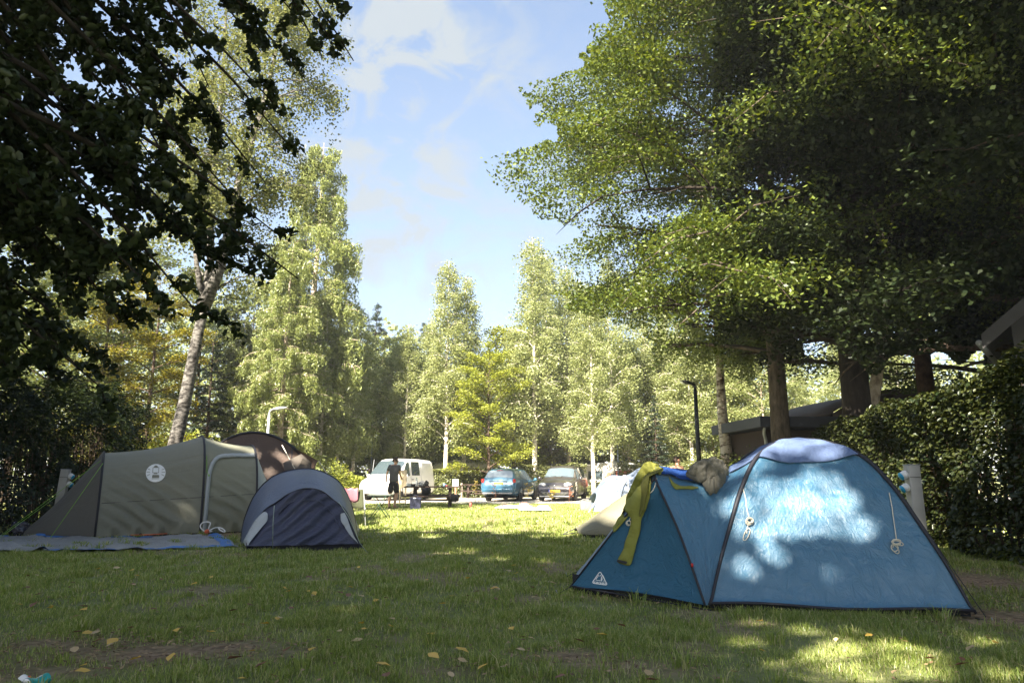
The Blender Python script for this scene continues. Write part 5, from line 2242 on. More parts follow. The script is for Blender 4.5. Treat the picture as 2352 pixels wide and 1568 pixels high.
for v_ in ((545, 1272), (848, 1272), (553, 1250)):
    mb = MB()
    g_ = G(*v_) - c0
    near = (fl0 if v_[0] < 700 else fr0) - c0
    mb.tube([near + Vector((0, 0, .04)), g_ + Vector((0, 0, .02))], .005, 4)
    mb.build('peg_loop', M['rope_dark'], nt_)

# ============ brown family tent
Yw = 18.0
bc = P(600, 1050, Yw)
bc.z = 0
bt = thing('family_tent', 'brown family tent with a wide arched front behind the olive tunnel tent', 'tent', tuple(bc))
barch = cr([Vector((P(478, 1100, Yw).x, Yw, 0)), P(482, 1065, Yw), P(505, 1020, Yw), P(545, 999, Yw), P(590, 993, Yw), P(640, 1006, Yw), P(682, 1036, Yw), P(712, 1085, Yw), Vector((P(722, 1100, Yw).x, Yw, 0))], 48)


def bfront(u, v):
    p = along(barch, u)
    g_ = Vector((p.x * .92 + bc.x * .08, Yw - .75 - .3 * sin(pi * u), 0.02))
    r_ = p.lerp(g_, v)
    r_ += Vector((0, -.03, 0)) * wr(r_, 2, 1.6)
    return r_ - bc


def bback(u, v):
    p = along(barch, u)
    q_ = Vector((p.x - .8, p.y + 3.0, p.z * .8))
    return p.lerp(q_, v) - bc


mb = MB()
mb.grid(bfront, 50, 20, 4.0, 2.2)
mb.build('front_wall', F['brown'], bt)
mb = MB()
mb.grid(bback, 40, 10, 4.0, 3.0)
mb.build('flysheet', F['brown'], bt)
mb = MB()
mb.tube([p - bc for p in barch], .035, 6)
mb.build('hoop_pole', F['pole'], bt)
# side porch with its peak on the right
pk = P(732, 1058, 17.4)
mb = MB()
ia = [along(barch, t) for t in np.linspace(.72, .99, 10)]
mb.grid(lambda u, v: ia[min(9, int(round(u * 9)))].lerp(Vector((pk.x - .25 * u, pk.y, pk.z - (pk.z - .03) * u * u)), v) - bc, 9, 8, 1.4, .8)
mb.build('side_porch', F['brown'], bt)
mb = MB()
mb.add([P(650, 1063, 17.15) - bc, P(692, 1042, 17.25) - bc, P(716, 1062, 17.2) - bc, P(712, 1100, 17.0) - bc, P(660, 1105, 17.0) - bc], [(0, 1, 2, 3, 4)])
mb.build('door_mesh', mat('tent_mesh', (.10, .085, .07), .8), bt, thick=.01)
for a, b in (((671, 1030), (668, 1105)), ((648, 1022), (690, 1100))):
    mb = MB()
    mb.tube([P(a[0], a[1], 17.5) - bc, P(b[0], b[1], 16.9) - bc], .012, 4)
    mb.build('webbing', F['pole'] if a[0] > 660 else M['rope'], bt)
mb = MB()
mb.tube([pk - bc, P(765, 1108, 16.3) - bc], .007, 4)
mb.build('guy_line', M['rope'], bt)

# ============ pale blue tent behind the jacket
lb = thing('dome_tent', 'pale blue dome tent with white poles standing behind the porch of the blue tent', 'tent', tuple(P(1470, 1150, 23.6) * 1))
lb.location.z = 0
lc = lb.location.copy()
Yq = 23.6
L0 = [(1360, 1168, 23.6), (1385, 1120, 23.9), (1392, 1086, 24.2), (1420, 1078, 24.4), (1440, 1074, 24.6)]
Lp = [P(*q_) - lc for q_ in ((1352, 1170, 23.3), (1374, 1128, 23.6), (1392, 1086, 24.0), (1434, 1076, 24.3), (1470, 1066, 24.6))]
ls = []


def lb_fn(u, v):
    # u from left end to right end, v near ground -> top -> far ground
    x0 = (P(1356, 1168, 23.2) - lc).x
    x1 = (P(1580, 1168, 23.2) - lc).x
    x = x0 + (x1 - x0) * u
    h = 1.48 * (sin(pi * (u * .86 + .07)) ** .55) * (.9 + .1 * sin(u * pi * 4))
    hw = 1.05
    th = pi * v
    c_ = cos(th)
    y = -(abs(c_) ** .8) * (1 if c_ > 0 else -1) * hw
    z = abs(sin(th)) ** .75 * h
    xx = x * (1 - .12 * abs(sin(th)))
    return Vector((xx, y, max(z, .01)))


mb = MB()
mb.grid(lb_fn, 40, 30, 3.2, 3.0)
mb.build('flysheet', F['lightblue'], lb)
for u in (.12, .36, .62):
    mb = MB()
    mb.tube([lb_fn(u, v) * 1.01 for v in np.linspace(.01, .99, 30)], .018, 5)
    mb.build('hoop_pole', M['white'], lb)
mb = MB()
q_ = lb_fn(.12, .30)
mb.tube([q_, G(1352, 1176) - lc], .012, 4)
mb.build('guy_line', M['white'], lb)
mb = MB()
q_ = lb_fn(.36, .32)
mb.tube([q_, G(1382, 1180) - lc], .012, 4)
mb.build('guy_line', M['white'], lb)

# ============ low beige tent
bg0 = G(1338, 1236)
be = thing('tunnel_tent', 'low beige green tent half hidden behind the porch of the blue tent', 'tent', (bg0.x + 1.1, bg0.y + .6, 0))
bec = be.location.copy()


def be_fn(u, v):
    x = -1.15 + 3.0 * u
    h = .08 + .95 * sin(min(1, u * 1.5) * pi / 2) ** 1.15
    hw = .35 + .65 * sin(min(1, u * 1.9) * pi / 2)
    th = pi * v
    c_ = cos(th)
    return Vector((x, .1 - (abs(c_) ** .85) * (1 if c_ > 0 else -1) * hw + .12 * u, .05 + abs(sin(th)) ** .85 * h))


mb = MB()
mb.grid(be_fn, 34, 30, 3.0, 2.4)
mb.build('flysheet', F['beige'], be)
mb = MB()
mb.grid(lambda u, v: be_fn(.02 + .9 * u, 0) * 1.0 + Vector((0, .03, -.06 + .10 * v)), 14, 1)
mb.build('mudflap', F['hem'], be)
mb = MB()
mb.tube([be_fn(0, .5), be_fn(0, .5) + Vector((-.30, -.12, -.11))], .008, 4)
mb.build('peg_loop', M['rope_dark'], be)
mb = MB()
mb.tube([be_fn(0, .1), be_fn(0, .1) + Vector((-.28, -.10, -.03))], .008, 4)
mb.build('peg_loop', M['rope_dark'], be)

# ------------------------------------------------------------------ vehicles
def car_profile(st):
    """stations (x, z bottom, z belt, z roof, half width belt, half width roof) -> smooth lookup"""
    st = sorted(st)
    xs_ = [s[0] for s in st]

    def at(x):
        x = max(xs_[0], min(xs_[-1], x))
        i = max(0, min(len(st) - 2, int(np.searchsorted(xs_, x)) - 1))
        a, b = st[i], st[i + 1]
        f = (x - a[0]) / (b[0] - a[0]) if b[0] > a[0] else 0
        return [a[k] * (1 - f) + b[k] * f for k in range(1, 6)]
    return at, xs_


def body_pt(at, x, k):
    """k: 0 underside middle .. 3 belt .. 4.. roof edge .. 6 roof middle"""
    zb, zt, zr, wb, wr_ = at(x)
    gh = max(0, zr - zt)
    sec = [(0, zb), (wb * .90, zb), (wb * .985, zb + .14), (wb * 1.01, zb + (zt - zb) * .62), (wb * .97, zt), (wr_ * .98 + (wb * .97 - wr_) * .06, zt + gh * .88), (wr_ * .80, zr - .012), (0, zr + .018)]
    i = min(int(k), len(sec) - 2)
    f = k - i
    return Vector((x, sec[i][0] * (1 - f) + sec[i + 1][0] * f, sec[i][1] * (1 - f) + sec[i + 1][1] * f))


def car_body(at, xs_, n=70):
    mb = MB()
    ks = [0, 1, 1.5, 2, 2.5, 3, 3.6, 4, 4.5, 5, 5.5, 6, 6.5, 7]
    X = sorted(set([xs_[0] + (xs_[-1] - xs_[0]) * i / n for i in range(n + 1)] + list(xs_)))
    ring = []
    for x in X:
        r_ = [body_pt(at, x, k) for k in ks]
        l_ = [Vector((p.x, -p.y, p.z)) for p in reversed(r_[:-1])][:-1]
        ring.append(r_ + l_)
    m_ = len(ring[0])
    base = 0
    for r_ in ring:
        mb.v += [tuple(p) for p in r_]
    for i in range(len(X) - 1):
        for j in range(m_):
            a = i * m_ + j
            b = i * m_ + (j + 1) % m_
            mb.f.append((a, b, b + m_, a + m_))
    mb.f.append(tuple(reversed(range(m_))))
    mb.f.append(tuple((len(X) - 1) * m_ + j for j in range(m_)))
    return mb


def side_patch(at, x00, x01, x10, x11, k0, k1, side, off=.008, n=10):
    """pane on the body side: bottom edge x00-x01 at k0, top edge x10-x11 at k1"""
    mb = MB()

    def fn(u, v):
        xa = x00 + (x01 - x00) * u
        xb = x10 + (x11 - x10) * u
        p = body_pt(at, xa + (xb - xa) * v, k0 + (k1 - k0) * v)
        p.y = (p.y + off) * side
        p.z += off * .25
        return p
    mb.grid(fn, n, 5, flip=side > 0)
    return mb


def end_pane(at, x0, x1, k0, off=.010, n=12, inset=0.0):
    """windscreen or rear window: across the body between x0 (low edge) and x1 (high edge)"""
    mb = MB()

    def fn(u, v):
        x = x0 + (x1 - x0) * v
        q_ = u * 2 - 1
        k = 7 - abs(q_) * (7 - k0)
        p = body_pt(at, x, k)
        if q_ < 0:
            p.y = -p.y
        p.x += off * (1 if x0 > x1 else -1) * .8
        p.z += off
        return p
    mb.grid(fn, n * 2, 6, flip=x0 > x1)
    return mb


def wheel(parent, x, y, r_, w_, side, spokes=7):
    o = MB().lathe([(r_ * .62, -w_ / 2), (r_ * .93, -w_ / 2), (r_, -w_ * .36), (r_, w_ * .36), (r_ * .93, w_ / 2), (r_ * .62, w_ / 2)], 24, (0, 0, 0), 'Y').build('wheel', M['rubber'], parent)
    o.location = (x, y, r_)
    rm = MB()
    rm.lathe([(r_ * .60, -.01), (r_ * .64, .0), (r_ * .60, .012)], 20, (0, side * w_ * .42, 0), 'Y')
    rm.lathe([(r_ * .14, -.01), (r_ * .16, .0), (r_ * .10, .02)], 12, (0, side * w_ * .42, 0), 'Y')
    for k in range(spokes):
        a = 2 * pi * k / spokes
        rm.box((r_ * .37 * cos(a), side * w_ * .42, r_ * .37 * sin(a)), (r_ * .52, .02, r_ * .16), Matrix.Rotation(-a, 3, 'Y'))
    rm.build('rim', M['alloy'], o, smooth=False)
    shade_disc = MB().lathe([(r_ * .60, -.004), (r_ * .60, .004)], 20, (0, side * w_ * .30, 0), 'Y').build('brake_shadow', M['black'], o)  # black disc standing in for the shade behind the spokes
    return o


def arch(parent, x, y, r_, side):
    mb = MB()
    pts = []
    for i in range(19):
        a = pi * (-.08 + 1.16 * i / 18)
        pts.append((x + cos(a) * r_ * 1.14, y, r_ * 1.0 + sin(a) * r_ * 1.14))
    mb.tube(pts, .035, 5)
    mb.build('wheel_arch', M['black'], parent)


def plate(parent, loc, rz, txt, m, wd=.52, ht=.11):
    o = MB().box((0, 0, 0), (wd, .012, ht)).build('number_plate', m, parent, smooth=False)
    o.location = loc
    o.rotation_euler = (0, 0, rz)
    if txt:
        vs, fs = text_mesh(txt, .105, .002)
        mb = MB()
        wx_ = max(v.x for v in vs) - min(v.x for v in vs)
        k = wd * .80 / wx_
        mb.add([Vector((v.x * k + .02, -.0085, v.y)) for v in vs], fs)
        mb.build('lettering', M['ink'], o, smooth=False)
    MB().box((-wd / 2 + .025, -.002, 0), (.045, .014, ht * .98)).build('country_strip', M['euro'], o, smooth=False)
    return o


def mirror(parent, x, y, z, side, m):
    mb = MB()
    mb.lathe([(.02, -.06), (.075, -.05), (.09, 0), (.07, .04), (.02, .05)], 12, (x, side * (y + .12), z), 'X')
    mb.tube([(x, side * (y - .02), z - .04), (x, side * (y + .08), z - .02)], .02, 6)
    mb.build('mirror', m, parent)


def handle(parent, x, y, z, side, m):
    MB().box((x, side * y, z), (.17, .03, .03)).build('door_handle', m, parent, bevel=.008)


def strip_on_body(at, pts, side, w_=.012, off=.004):
    """thin dark joint line on the body side, pts = (x, k)"""
    mb = MB()
    P3 = []
    for x, k in pts:
        p = body_pt(at, x, k)
        p.y = (p.y + off) * side
        P3.append(p)
    mb.tube(P3, w_ / 2, 4)
    return mb


# ---- white van
WH = paintmat('white_paint', (.78, .78, .76), .35, .5)
vx0 = P(905, 1145, 34.0)
van = thing('van', 'white delivery van parked behind the man at the picnic table', 'van', (vx0.x, 35.1, 0), 0)
TH = R(20)
van.rotation_euler = (0, 0, math.atan2(-cos(TH), -sin(TH)))
vst = [(-2.35, .42, 1.05, 1.55, .78, .66), (-2.28, .32, 1.08, 1.86, .88, .74), (-2.1, .30, 1.10, 1.96, .91, .78), (-.9, .30, 1.10, 2.0, .92, .79), (.30, .30, 1.10, 1.99, .92, .78), (.62, .30, 1.09, 1.93, .92, .76),
       (1.05, .30, 1.07, 1.58, .92, .76), (1.42, .30, 1.05, 1.20, .91, .80), (1.60, .30, 1.02, 1.09, .90, .80), (2.0, .30, .92, .97, .88, .78), (2.22, .32, .78, .82, .84, .72), (2.36, .36, .62, .66, .76, .6), (2.42, .40, .5, .54, .66, .5)]
at, xs_ = car_profile(vst)
car_body(at, xs_).build('body', WH, van)
end_pane(at, 1.40, .68, 5.05, off=.016).build('windscreen', M['glass'], van)
MB().tube([(1.15, -.84, 1.12), (.95, -.86, 1.95)], .012, 5).build('antenna', M['grey'], van)
end_pane(at, -2.29, -2.33, 5.2).build('rear_window', M['glass'], van)
for sd in (1, -1):
    side_patch(at, 1.28, .42, .70, .42, 4.08, 4.95, sd).build('window', M['glass'], van)
    side_patch(at, .22, -.62, .22, -.62, 4.10, 4.95, sd).build('window', M['glass'], van)
    mb = side_patch(at, -.95, -2.0, -.95, -2.0, 4.12, 4.9, sd, off=.006)
    mb.build('blind_panel', WH, van)
    strip_on_body(at, [(.34, 2.2), (.34, 3), (.34, 4.0), (.34, 5.0)], sd).build('door_gap', M['black'], van)
    strip_on_body(at, [(-.75, 2.2), (-.75, 3), (-.75, 4.0), (-.75, 5.2)], sd).build('door_gap', M['grey'], van)
    strip_on_body(at, [(1.35, 2.4), (1.38, 3), (1.36, 4.0)], sd).build('door_gap', M['grey'], van)
    handle(van, .18, .93, .98, sd, M['black'])
    mirror(van, 1.12, .93, 1.16, sd, WH)
    for x in (-1.45, 1.48):
        wheel(van, x, sd * .80, .32, .20, sd)
        arch(van, x, sd * .89, .32, sd)
    hl_ = MB().box((2.12, sd * .64, .83), (.16, .30, .13)).build('headlight', M['lamp'], van, bevel=.03)
    hl_.rotation_euler = (0, R(8), sd * R(18))
    hl_.location = (0, 0, 0)
    hl_.data.transform(Matrix.Translation((-2.12, -sd * .64, -.83)))
    hl_.location = (2.12, sd * .64, .80)
    MB().lathe([(.05, 0), (.06, .02), (.02, .03)], 12, (2.39, sd * .52, .52), 'X').build('fog_light', M['lamp'], van)
mb = MB()
for k in range(8):
    mb.box((2.255, -.30 + .6 * k / 7, .755), (.05, .05, .075))
mb.build('grille', M['grey'], van, smooth=False)
mb = MB()
for k in range(4):
    mb.box((2.40, -.36 + .72 * k / 3, .55), (.06, .17, .09))
mb.build('bumper_openings', M['grey'], van, smooth=False)
plate(van, (2.44, 0, .42), pi / 2, '', M['plate_white'])
MB().box((0, 0, .24), (4.2, 1.5, .12)).build('underbody', M['black'], van)

# ---- blue estate car
BLc = paintmat('petrol_blue_paint', (.035, .12, .19), .3, .8, .2)
ex0 = P(1176, 1147, 33.5)
est = thing('estate_car', 'petrol blue estate car seen from behind with a yellow number plate', 'car', (ex0.x, 33.9, 0), 0)
est.rotation_euler = (0, 0, math.atan2(cos(R(17)), sin(R(17))))
est_st = [(-2.24, .42, .62, .66, .68, .55), (-2.20, .34, .74, .80, .80, .64), (-2.12, .32, .90, .97, .84, .68), (-2.02, .30, .94, 1.14, .845, .66), (-1.85, .28, .95, 1.385, .85, .60), (-1.6, .24, .95, 1.46, .855, .60), (-.6, .22, .93, 1.49, .86, .61), (.2, .22, .91, 1.46, .86, .60), (.55, .22, .90, 1.36, .86, .60),
          (1.05, .22, .90, 1.03, .85, .66), (1.18, .22, .89, .95, .85, .70), (1.8, .24, .80, .84, .82, .70), (2.08, .28, .68, .72, .76, .6), (2.2, .36, .52, .56, .62, .5)]
at, xs_ = car_profile(est_st)
car_body(at, xs_).build('body', BLc, est)
end_pane(at, -2.055, -1.84, 5.02).build('rear_window', M['glass_light'], est)
end_pane(at, 1.12, .55, 5.1).build('windscreen', M['glass'], est)
for sd in (1, -1):
    side_patch(at, -1.80, -1.12, -1.66, -1.12, 4.1, 4.95, sd).build('window', M['glass_light'], est)
    side_patch(at, -1.05, -.22, -1.05, -.22, 4.1, 4.95, sd).build('window', M['glass_light'], est)
    side_patch(at, -.15, .92, -.15, .45, 4.1, 4.95, sd).build('window', M['glass_light'], est)
    for xx in (-1.10, -.18, .95):
        strip_on_body(at, [(xx, 2.0), (xx, 3), (xx, 4.0)], sd).build('door_gap', M['black'], est)
    for xx in (-.95, -.05):
        handle(est, xx, .865, .80, sd, BLc)
    mirror(est, .82, .84, .98, sd, BLc)
    for x in (-1.28, 1.34):
        wheel(est, x, sd * .75, .31, .19, sd)
        arch(est, x, sd * .84, .31, sd)
    tl = MB().box((0, 0, 0), (.12, .13, .32)).build('tail_light', M['red_lens'], est, bevel=.03)
    tl.location = (-2.10, sd * .745, .86)
    tl.rotation_euler = (0, R(-10), sd * R(-25))
    MB().box((-.065, 0, -.10), (.012, .10, .08)).build('reversing_lamp', M['lamp'], tl)
    mb = MB()
    rl = [(-1.55, sd * .50, 1.475), (-1.45, sd * .51, 1.53), (-.6, sd * .52, 1.56), (.05, sd * .51, 1.53), (.2, sd * .50, 1.46)]
    mb.tube(cr(rl, 16), .017, 5)
    mb.build('roof_rail', M['black'], est)
bp_ = MB().box((-2.235, 0, .50), (.14, 1.52, .20)).build('rear_bumper', BLc, est, bevel=.05)
MB().box((-2.18, 0, .38), (.22, 1.40, .07)).build('bumper_lip', M['grey'], est, bevel=.02)
plate(est, (-2.205, 0, .80), -pi / 2, '07-TH-JN', M['plate'])
MB().box((-2.16, 0, .90), (.03, .86, .035)).build('tailgate_handle', M['black'], est)
MB().tube([(-2.07, -.30, 1.0), (-2.03, -.05, 1.04), (-1.99, .25, 1.06)], .012, 5).build('wiper', M['black'], est)
MB().box((-1.86, 0, 1.40), (.04, .3, .025)).build('brake_lamp', M['red_lens'], est)
MB().tube([(-2.25, .0, .33), (-2.36, 0, .33), (-2.38, 0, .42)], .03, 8).build('tow_bar', M['black'], est)
MB().box((0, 0, .20), (4.0, 1.35, .10)).build('underbody', M['black'], est)

# ---- dark people carrier
BKp = paintmat('anthracite_paint', (.055, .05, .05), .28, .9, .3)
mx0 = P(1297, 1147, 33.5)
mpv = thing('people_carrier', 'dark grey people carrier facing the camera with a yellow number plate', 'car', (mx0.x, 34.2, 0), 0)
mpv.rotation_euler = (0, 0, math.atan2(-cos(R(15)), -sin(R(15))))
mst = [(-2.2, .42, .85, .9, .74, .6), (-2.15, .32, .98, 1.2, .85, .64), (-1.95, .28, 1.0, 1.55, .88, .64), (-1.7, .24, 1.0, 1.63, .89, .645), (-.5, .22, .98, 1.66, .90, .65), (.15, .22, .97, 1.63, .90, .64), (.42, .22, .96, 1.54, .90, .64),
       (1.10, .22, .96, 1.12, .89, .70), (1.25, .22, .95, 1.03, .89, .74), (1.65, .24, .90, .95, .88, .74), (1.95, .26, .80, .84, .85, .70), (2.10, .28, .70, .73, .81, .64), (2.19, .32, .56, .60, .74, .56), (2.22, .38, .48, .52, .66, .5)]
at, xs_ = car_profile(mst)
car_body(at, xs_).build('body', BKp, mpv)
end_pane(at, 1.13, .47, 5.02).build('windscreen', M['glass_mid'], mpv)
end_pane(at, -2.1, -1.93, 5.1).build('rear_window', M['glass'], mpv)
for sd in (1, -1):
    side_patch(at, .92, .0, .40, .0, 4.1, 4.95, sd).build('window', M['glass_light'], mpv)
    side_patch(at, -.08, -.98, -.08, -.98, 4.1, 4.95, sd).build('window', M['glass'], mpv)
    side_patch(at, -1.06, -1.85, -1.06, -1.72, 4.1, 4.95, sd).build('window', M['glass'], mpv)
    for xx in (1.0, -.04, -1.02):
        strip_on_body(at, [(xx, 2.0), (xx, 3), (xx, 4.0)], sd).build('door_gap', M['black'], mpv)
    for xx in (-.8, .15):
        handle(mpv, xx, .905, .86, sd, BKp)
    mirror(mpv, .85, .88, 1.04, sd, BKp)
    for x in (-1.30, 1.38):
        wheel(mpv, x, sd * .78, .32, .20, sd, 9)
        arch(mpv, x, sd * .87, .32, sd)
    hl_ = MB().lathe([(.02, -.05), (.17, -.02), (.18, .02), (.12, .06), (.02, .075)], 16, (0, 0, 0), 'X').build('headlight', M['lamp'], mpv)
    hl_.scale = (1, 1.05, .62)
    hl_.location = (2.02, sd * .60, .745)
    hl_.rotation_euler = (0, R(-20), sd * R(20))
    mb = MB()
    mb.tube(cr([(-1.75, sd * .55, 1.63), (-1.6, sd * .56, 1.70), (-.5, sd * .57, 1.73), (.1, sd * .56, 1.69), (.25, sd * .55, 1.60)], 16), .018, 5)
    mb.build('roof_rail', M['black'], mpv)
mb = MB()
for k in range(3):
    mb.box((2.155 - .012 * k, 0, .60 + .045 * k), (.03, .66, .016))
mb.build('grille', M['chrome'], mpv, smooth=False)
MB().box((2.125, 0, .645), (.04, .70, .16)).build('grille_opening', M['black'], mpv, bevel=.01)
mb = MB()
for k in range(3):
    mb.box((2.215 - .01 * abs(k - 1), 0, .30 + .045 * k), (.05, 1.2 - .12 * (2 - k), .016))
mb.build('lower_grille', M['chrome'], mpv, smooth=False)
MB().box((2.195, 0, .345), (.06, 1.34, .13)).build('bumper_opening', M['black'], mpv, bevel=.01)
MB().box((2.17, 0, .23), (.12, 1.40, .06)).build('bumper_lip', M['grey'], mpv, bevel=.02)
# round badge with a V over a W
bdg = MB().lathe([(.075, 0), (.078, .012), (.066, .016)], 20, (0, 0, 0), 'X').build('badge', M['chrome'], mpv)
bdg.location = (2.16, 0, .655)
mb = MB()
for pl in ([(-.028, .058), (0, .008), (.028, .058)], [(-.058, .025), (-.025, -.055), (0, -.005), (.025, -.055), (.058, .025)]):
    mb.tube([(.018, a, b) for a, b in pl], .007, 4)
mb.build('badge_letters', M['ink'], bdg)
plate(mpv, (2.235, 0, .47), pi / 2, '54-TJ-ZJ', M['plate'])
MB().box((0, 0, .20), (4.0, 1.4, .10)).build('underbody', M['black'], mpv)
mb = MB()
for sd in (1, -1):
    mb.tube([(1.15, sd * .12, 1.13), (1.02, sd * .5, 1.16)], .012, 4)
mb.build('wipers', M['black'], mpv)

# ---- reddish car roof far behind the pale blue tent
RD = paintmat('faded_red_paint', (.55, .16, .10), .4, .5)
rc = P(1452, 1085, 41.0)
red = thing('car', 'faded red car, only its roof showing behind the pale blue tent', 'car', (rc.x + .5, 41.0, 0), R(8))
at, xs_ = car_profile([(x, zb, zt, zr * 1.0, wb, wr_) for (x, zb, zt, zr, wb, wr_) in est_st])
car_body(at, xs_, 40).build('body', RD, red)
end_pane(at, 1.12, .55, 5.1).build('windscreen', M['glass'], red)
for sd in (1, -1):
    side_patch(at, -1.05, -.22, -1.05, -.22, 4.1, 4.95, sd).build('window', M['glass'], red)
    side_patch(at, -.15, .92, -.15, .45, 4.1, 4.95, sd).build('window', M['glass'], red)
    for x in (-1.28, 1.34):
        wheel(red, x, sd * .75, .31, .19, sd)


# ---- caravans
def caravan(label, x, y, rz, L_, h, wdt, roofc=None):
    t = thing('caravan', label, 'caravan', (x, y, 0), rz)
    mb = MB()
    prof_ = [(-L_ / 2, .55), (-L_ / 2 + .02, 1.3), (-L_ / 2 + .22, h - .35), (-L_ / 2 + .55, h - .06), (-L_ / 2 + 1.0, h), (L_ / 2 - 1.0, h), (L_ / 2 - .5, h - .08), (L_ / 2 - .12, h - .45), (L_ / 2, 1.3), (L_ / 2 - .02, .55)]
    n = len(prof_)
    for sd in (-1, 1):
        mb.v += [(a, sd * wdt / 2, b) for a, b in prof_]
    mb.f.append(tuple(range(n)))
    mb.f.append(tuple(reversed(range(n, 2 * n))))
    for i in range(n):
        j = (i + 1) % n
        mb.f.append((j, i, i + n, j + n))
    mb.build('body', mat('caravan_white', (.72, .71, .68), .45, var=.06), t, smooth=False, bevel=.06)
    for sd in (-1, 1):
        for xx in (-L_ * .25, L_ * .2):
            MB().box((xx, sd * (wdt / 2 + .01), h * .62), (.9, .02, .5)).build('window', M['glass'], t, bevel=.01)
        wheel(t, 0, sd * (wdt / 2 - .12), .32, .18, sd)
        MB().box((0, sd * (wdt / 2 + .012), h * .36), (L_ * .9, .012, .10)).build('side_stripe', M['grey'], t, smooth=False)
    MB().box((L_ / 2 + .005, 0, h * .6), (.03, wdt * .7, .5)).build('front_window', M['glass'], t, bevel=.01)
    MB().box((-.3, 0, h + .05), (.6, .5, .10)).build('roof_hatch', M['white'], t, bevel=.03)
    MB().tube([(L_ / 2, 0, .5), (L_ / 2 + .9, 0, .5)], .05, 6).build('drawbar', M['grey'], t)
    return t


c_ = P(1070, 1085, 46)
caravan('white caravan with a roof hatch behind the clipped hedge, nearest the blue estate car', c_.x, 46, R(3), 5.0, 2.05, 2.1)
c_ = P(1340, 1080, 47)
caravan('long white caravan behind the dark people carrier', c_.x, 48, R(-4), 6.4, 2.25, 2.1)
c_ = P(1405, 1080, 43)
caravan('white caravan with a dark window beside the far street lamp', c_.x + .3, 43.5, R(-20), 4.2, 1.95, 2.0)
# white awning roof sloping from the caravan to the van
a_ = P(1010, 1075, 45)
aw = thing('awning', 'white sloping awning cloth between the white van and the caravan', 'awning', (a_.x, 45, 0))
mb = MB()
mb.grid(lambda u, v: (-2.2 + 3.6 * u, -1.2 + 2.4 * v, 1.50 + .62 * u + .06 * sin(u * 9) - .1 * sin(pi * v)), 20, 8, 3, 2)
mb.build('roof_cloth', mat('white_canvas', (.75, .74, .72), .8, var=.05), aw, thick=.02)
for x, y in ((-2.1, -1.1), (-2.1, 1.1), (1.3, -1.1), (1.3, 1.1)):
    MB().tube([(x, y, -.05), (x, y, 1.55 + .17 * (x + 2.1))], .02, 6).build('pole', M['white'], aw)
s_ = P(1256, 1078, 44)
sh = thing('awning', 'small pale sloping awning roof just left of the dark people carrier', 'awning', (s_.x, 44, 0), R(-10))
mb = MB()
mb.grid(lambda u, v: (-1.0 + 2.0 * u, -1.0 + 2 * v, 1.45 + .42 * v), 6, 6, 2, 2)
mb.build('roof_cloth', mat('cream_canvas', (.66, .62, .54), .8, var=.08), sh, thick=.03)
mb = MB()
mb.box((0, .95, .9), (1.9, .05, 1.75))
mb.build('back_wall', mat('drab_canvas', (.22, .17, .13), .8), sh)
for x in (-.95, .95):
    MB().tube([(x, -.95, -.05), (x, -.95, 1.47)], .02, 6).build('pole', M['grey'], sh)

# ------------------------------------------------------------------ people
def skin_obj(name, verts, edges, rad, m, parent, root=0, sub=2):
    me = bpy.data.meshes.new(name)
    me.from_pydata([tuple(v) for v in verts], edges, [])
    o = link_mesh(name, me, m, parent)
    md = o.modifiers.new('skin', 'SKIN')
    md.use_smooth_shade = True
    sv = me.skin_vertices[0].data
    for i, r_ in enumerate(rad):
        sv[i].radius = r_ if isinstance(r_, tuple) else (r_, r_)
        sv[i].use_root = (i == root)
    sb = o.modifiers.new('sub', 'SUBSURF')
    sb.levels = sub
    sb.render_levels = sub
    return o


class Sk:
    def __init__(s):
        s.v, s.e, s.r, s.n = [], [], [], {}

    def add(s, name, p, r_, parent=None):
        s.n[name] = len(s.v)
        s.v.append(Vector(p))
        s.r.append(r_)
        if parent is not None:
            s.e.append((s.n[parent], s.n[name]))
        return s

    def build(s, name, m, parent, root=0, sub=2):
        return skin_obj(name, s.v, s.e, s.r, m, parent, root, sub)


